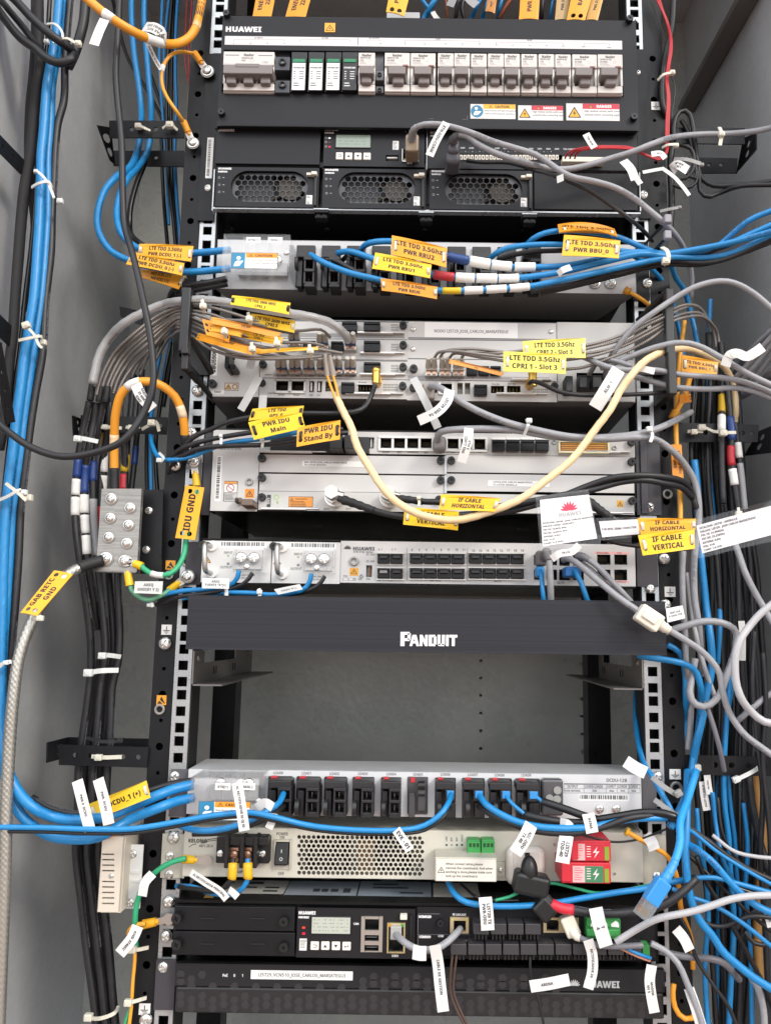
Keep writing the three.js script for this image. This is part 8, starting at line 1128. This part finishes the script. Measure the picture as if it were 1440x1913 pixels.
for (const [l, s, w, t] of [['white upright label over the upper terminals', '906,1676,50 909,1706,54 911,1738', 23, ['LI5729 TX', 'PWR-ODU'], {}], ['white folded label on the grey patch cable', '771,1778,66 784,1781,68 796,1781', 24, []], ['long white label falling from the grey patch cable', '812,1766,66 818,1800,62 822,1840 828,1890', 20, ['CABLE DE GESTION'], {}], ['broad white label hanging over the green terminal block', '1112,1696,58 1120,1730,62 1132,1768', 24, ['T', '4']], ['long curling white label under the cream plug', '1098,1756,60 1106,1785,56 1106,1815 1098,1847', 18, ['RECTIFICADOR 2G'], {}], ['white label reading ARENA on the bottom unit', '990,1843,44 1024,1838,46 1063,1830', 20, ['ARENA      ']], ['long white label at the bottom right of the video unit', '1217,1803,50 1213,1830,50 1216,1860 1222,1892', 18, ['MODEM', 'NV 5']], ['paper flap at the lower right among the grey cables', '1262,1735,46 1276,1752,50 1288,1776', 18, []], ['long white label falling to the bottom edge at the right', '1286,1846,50 1298,1880,54 1312,1925', 18, []], ['white printed label at the right edge near the bottom', '1434,1700,40 1436,1716 1440,1732', 14, ['5AZE']]]) flag(l, s, w, t);
cab('ground_cable', 'orange loop at the bottom edge right of the video unit', 9, J.orange, '1258,1838,20 1256,1860 1262,1886 1276,1902 1292,1902 1300,1886 1298,1866,10');
// --- cables and tags behind the top panel ---
for (const [l, w, s, j] of [['blue cable rising behind the top panel, left of the white plugs', 12, '820,-10,-20 806,10 792,34,-30 784,60', 0], ['blue cable rising behind the top panel beside the dark cable', 8, '780,-10,-20 796,10 812,36,-30 820,60', 0], ['blue cable rising behind the top panel, middle one', 9, '902,-10,-16 890,12 880,36,-30 872,60', 0], ['blue cable rising behind the top panel, right of the middle', 8, '916,-10,-16 908,12 900,36,-30 896,60', 0], ['slim blue cable rising behind the top panel by the brown tag', 7, '940,-10,-16 934,12 928,36,-30', 0], ['slim blue cable behind the top panel right of the orange tag', 6, '1034,-10,-20 1030,14 1026,40,-30', 0], ['dark cable rising behind the top panel, left one', 9, '858,-10,-20 854,14 850,40,-30', 1], ['dark cable rising behind the top panel, right one', 8, '872,-10,-24 862,14 868,40,-30', 1], ['black cable behind the top panel beside the orange tag', 9, '1014,-10,-20 1012,14 1010,40,-30', 1], ['brown wire behind the top panel', 4, '832,-10,-20 834,14 836,40,-30', 2], ['brown cable bent behind the top panel', 9, '960,-10,-20 944,14 932,34,-26', 2]]) cab('power_cable', l, w, [J.blue, J.blackP, mat('#8a4a26', .5)][j], s);
const tt = (l, s, t, o) => tag(l, s, t, { rot: -1.57, fs: .3, ties: 0, holes: null, ...o });
const vh = a => [ngon(a * .3, .1, a * .13, 10), ngon(a * .7, .1, a * .13, 10)];
tt('orange tag reading ENERGIA 220V above the top panel, left one', '484,-34,-8 520,-34 507,33 472,33', ['ENERGIA', '220V'], { bg: '#e59a1c' }); tt('orange tag reading ENERGIA 220V above the top panel, right one', '552,-34,-8 588,-30 571,33 533,33', ['ENERGIA', '220V'], { bg: '#e59a1c' }); tt('orange tag with a tied hole pair at the top centre', '732,-34,4 770,-28 755,31 721,23', ['PWR'], { bg: '#eeb024', holes: vh, x: .45 }); tt('deep orange tag reading PWR DCDU above the top panel', '974,-40,0 1010,-40 1005,37 969,37', ['PWR DCDU'], { bg: '#eb9a14' }); tt('beige tag reading PWR DCDU above the top panel', '1042,-30,-8 1066,-30 1060,38 1036,38', ['PWR DCDU'], { bg: '#b89a68' }); tt('orange tag reading BAT with a hole pair above the top panel', '1072,-34,0 1112,-30 1092,39 1058,38', ['BAT'], { bg: '#e8a022', holes: vh }); tt('tan tag reading PWR DCDU at the right above the top panel', '1110,-30,-4 1132,-26 1116,39 1094,38', ['PWR DCDU'], { bg: '#c79a48' }); tt('torn brown tag piece between the blue cables at the top', '912,-6,-6 928,-4 924,26 906,22', ['PWR'], { bg: '#b5782a' });
flag('grey pouch label hanging above the top panel, left one', '848,-14,-10 845,0,-6 840,12', 16, ['0'], { bg: '#8a8c8e' }); flag('grey pouch label hanging above the top panel, right one', '868,-14,-10 878,0,-6 890,10', 18, ['JL'], { bg: '#9a9c9e' }); flag('white flag end behind the top panel', '808,22,-20 814,32,-20 822,40', 10); solo('cable_duct', 'pale plastic duct edge behind the top panel at the centre', 'duct', bx(722, 22, 784, 40, -60, -24, .001), mat('#b9bbbd', .5));
// --- vented beige box at the lower left ---
{ const o = thing('thermostat_box', 'small beige vented box with a white bracket beside the lower left flange', 'thermostat', P(225, 1705, 0)), z = 30, hs = []; for (let i = 0; i < 11; i++) if (i !== 5) hs.push([191, 1585 + i * 10.2 - .6, 214, 1588 + i * 10.2 - .6]);
  face(o, 'vented_front', [188, 1563, 226, 1704], z, '#cfc6b8', { t: 2.5, holes: hs }); part(o, 'shell', [bx(188, 1562, 226, 1564, -30, z - 2.5), bx(188, 1703, 226, 1705, -30, z - 2.5), bx(187, 1563, 189, 1704, -30, z - 2.5), bx(225, 1563, 227, 1704, -30, z - 2.5), bx(189, 1564, 225, 1703, -32, 14)], mat('#c9c0b2', .5)); part(o, 'side_rib', bx(227, 1566, 231, 1702, -20, z - 6, .001), mat('#c9c0b2', .5));
  part(o, 'bracket', [bx(230, 1578, 265, 1698, 6, 8, .0006), bx(246, 1628, 262, 1632, 8, 9.5), bx(246, 1644, 262, 1648, 8, 9.5)], mat('#d8dad9', .4)); screw(o, 249, 1595, 8, 16); screw(o, 245, 1686, 8, 16); screw(o, 209, 1636, z, 10); }
sheetTex.needsUpdate = true;
renderer.render(scene, camera);
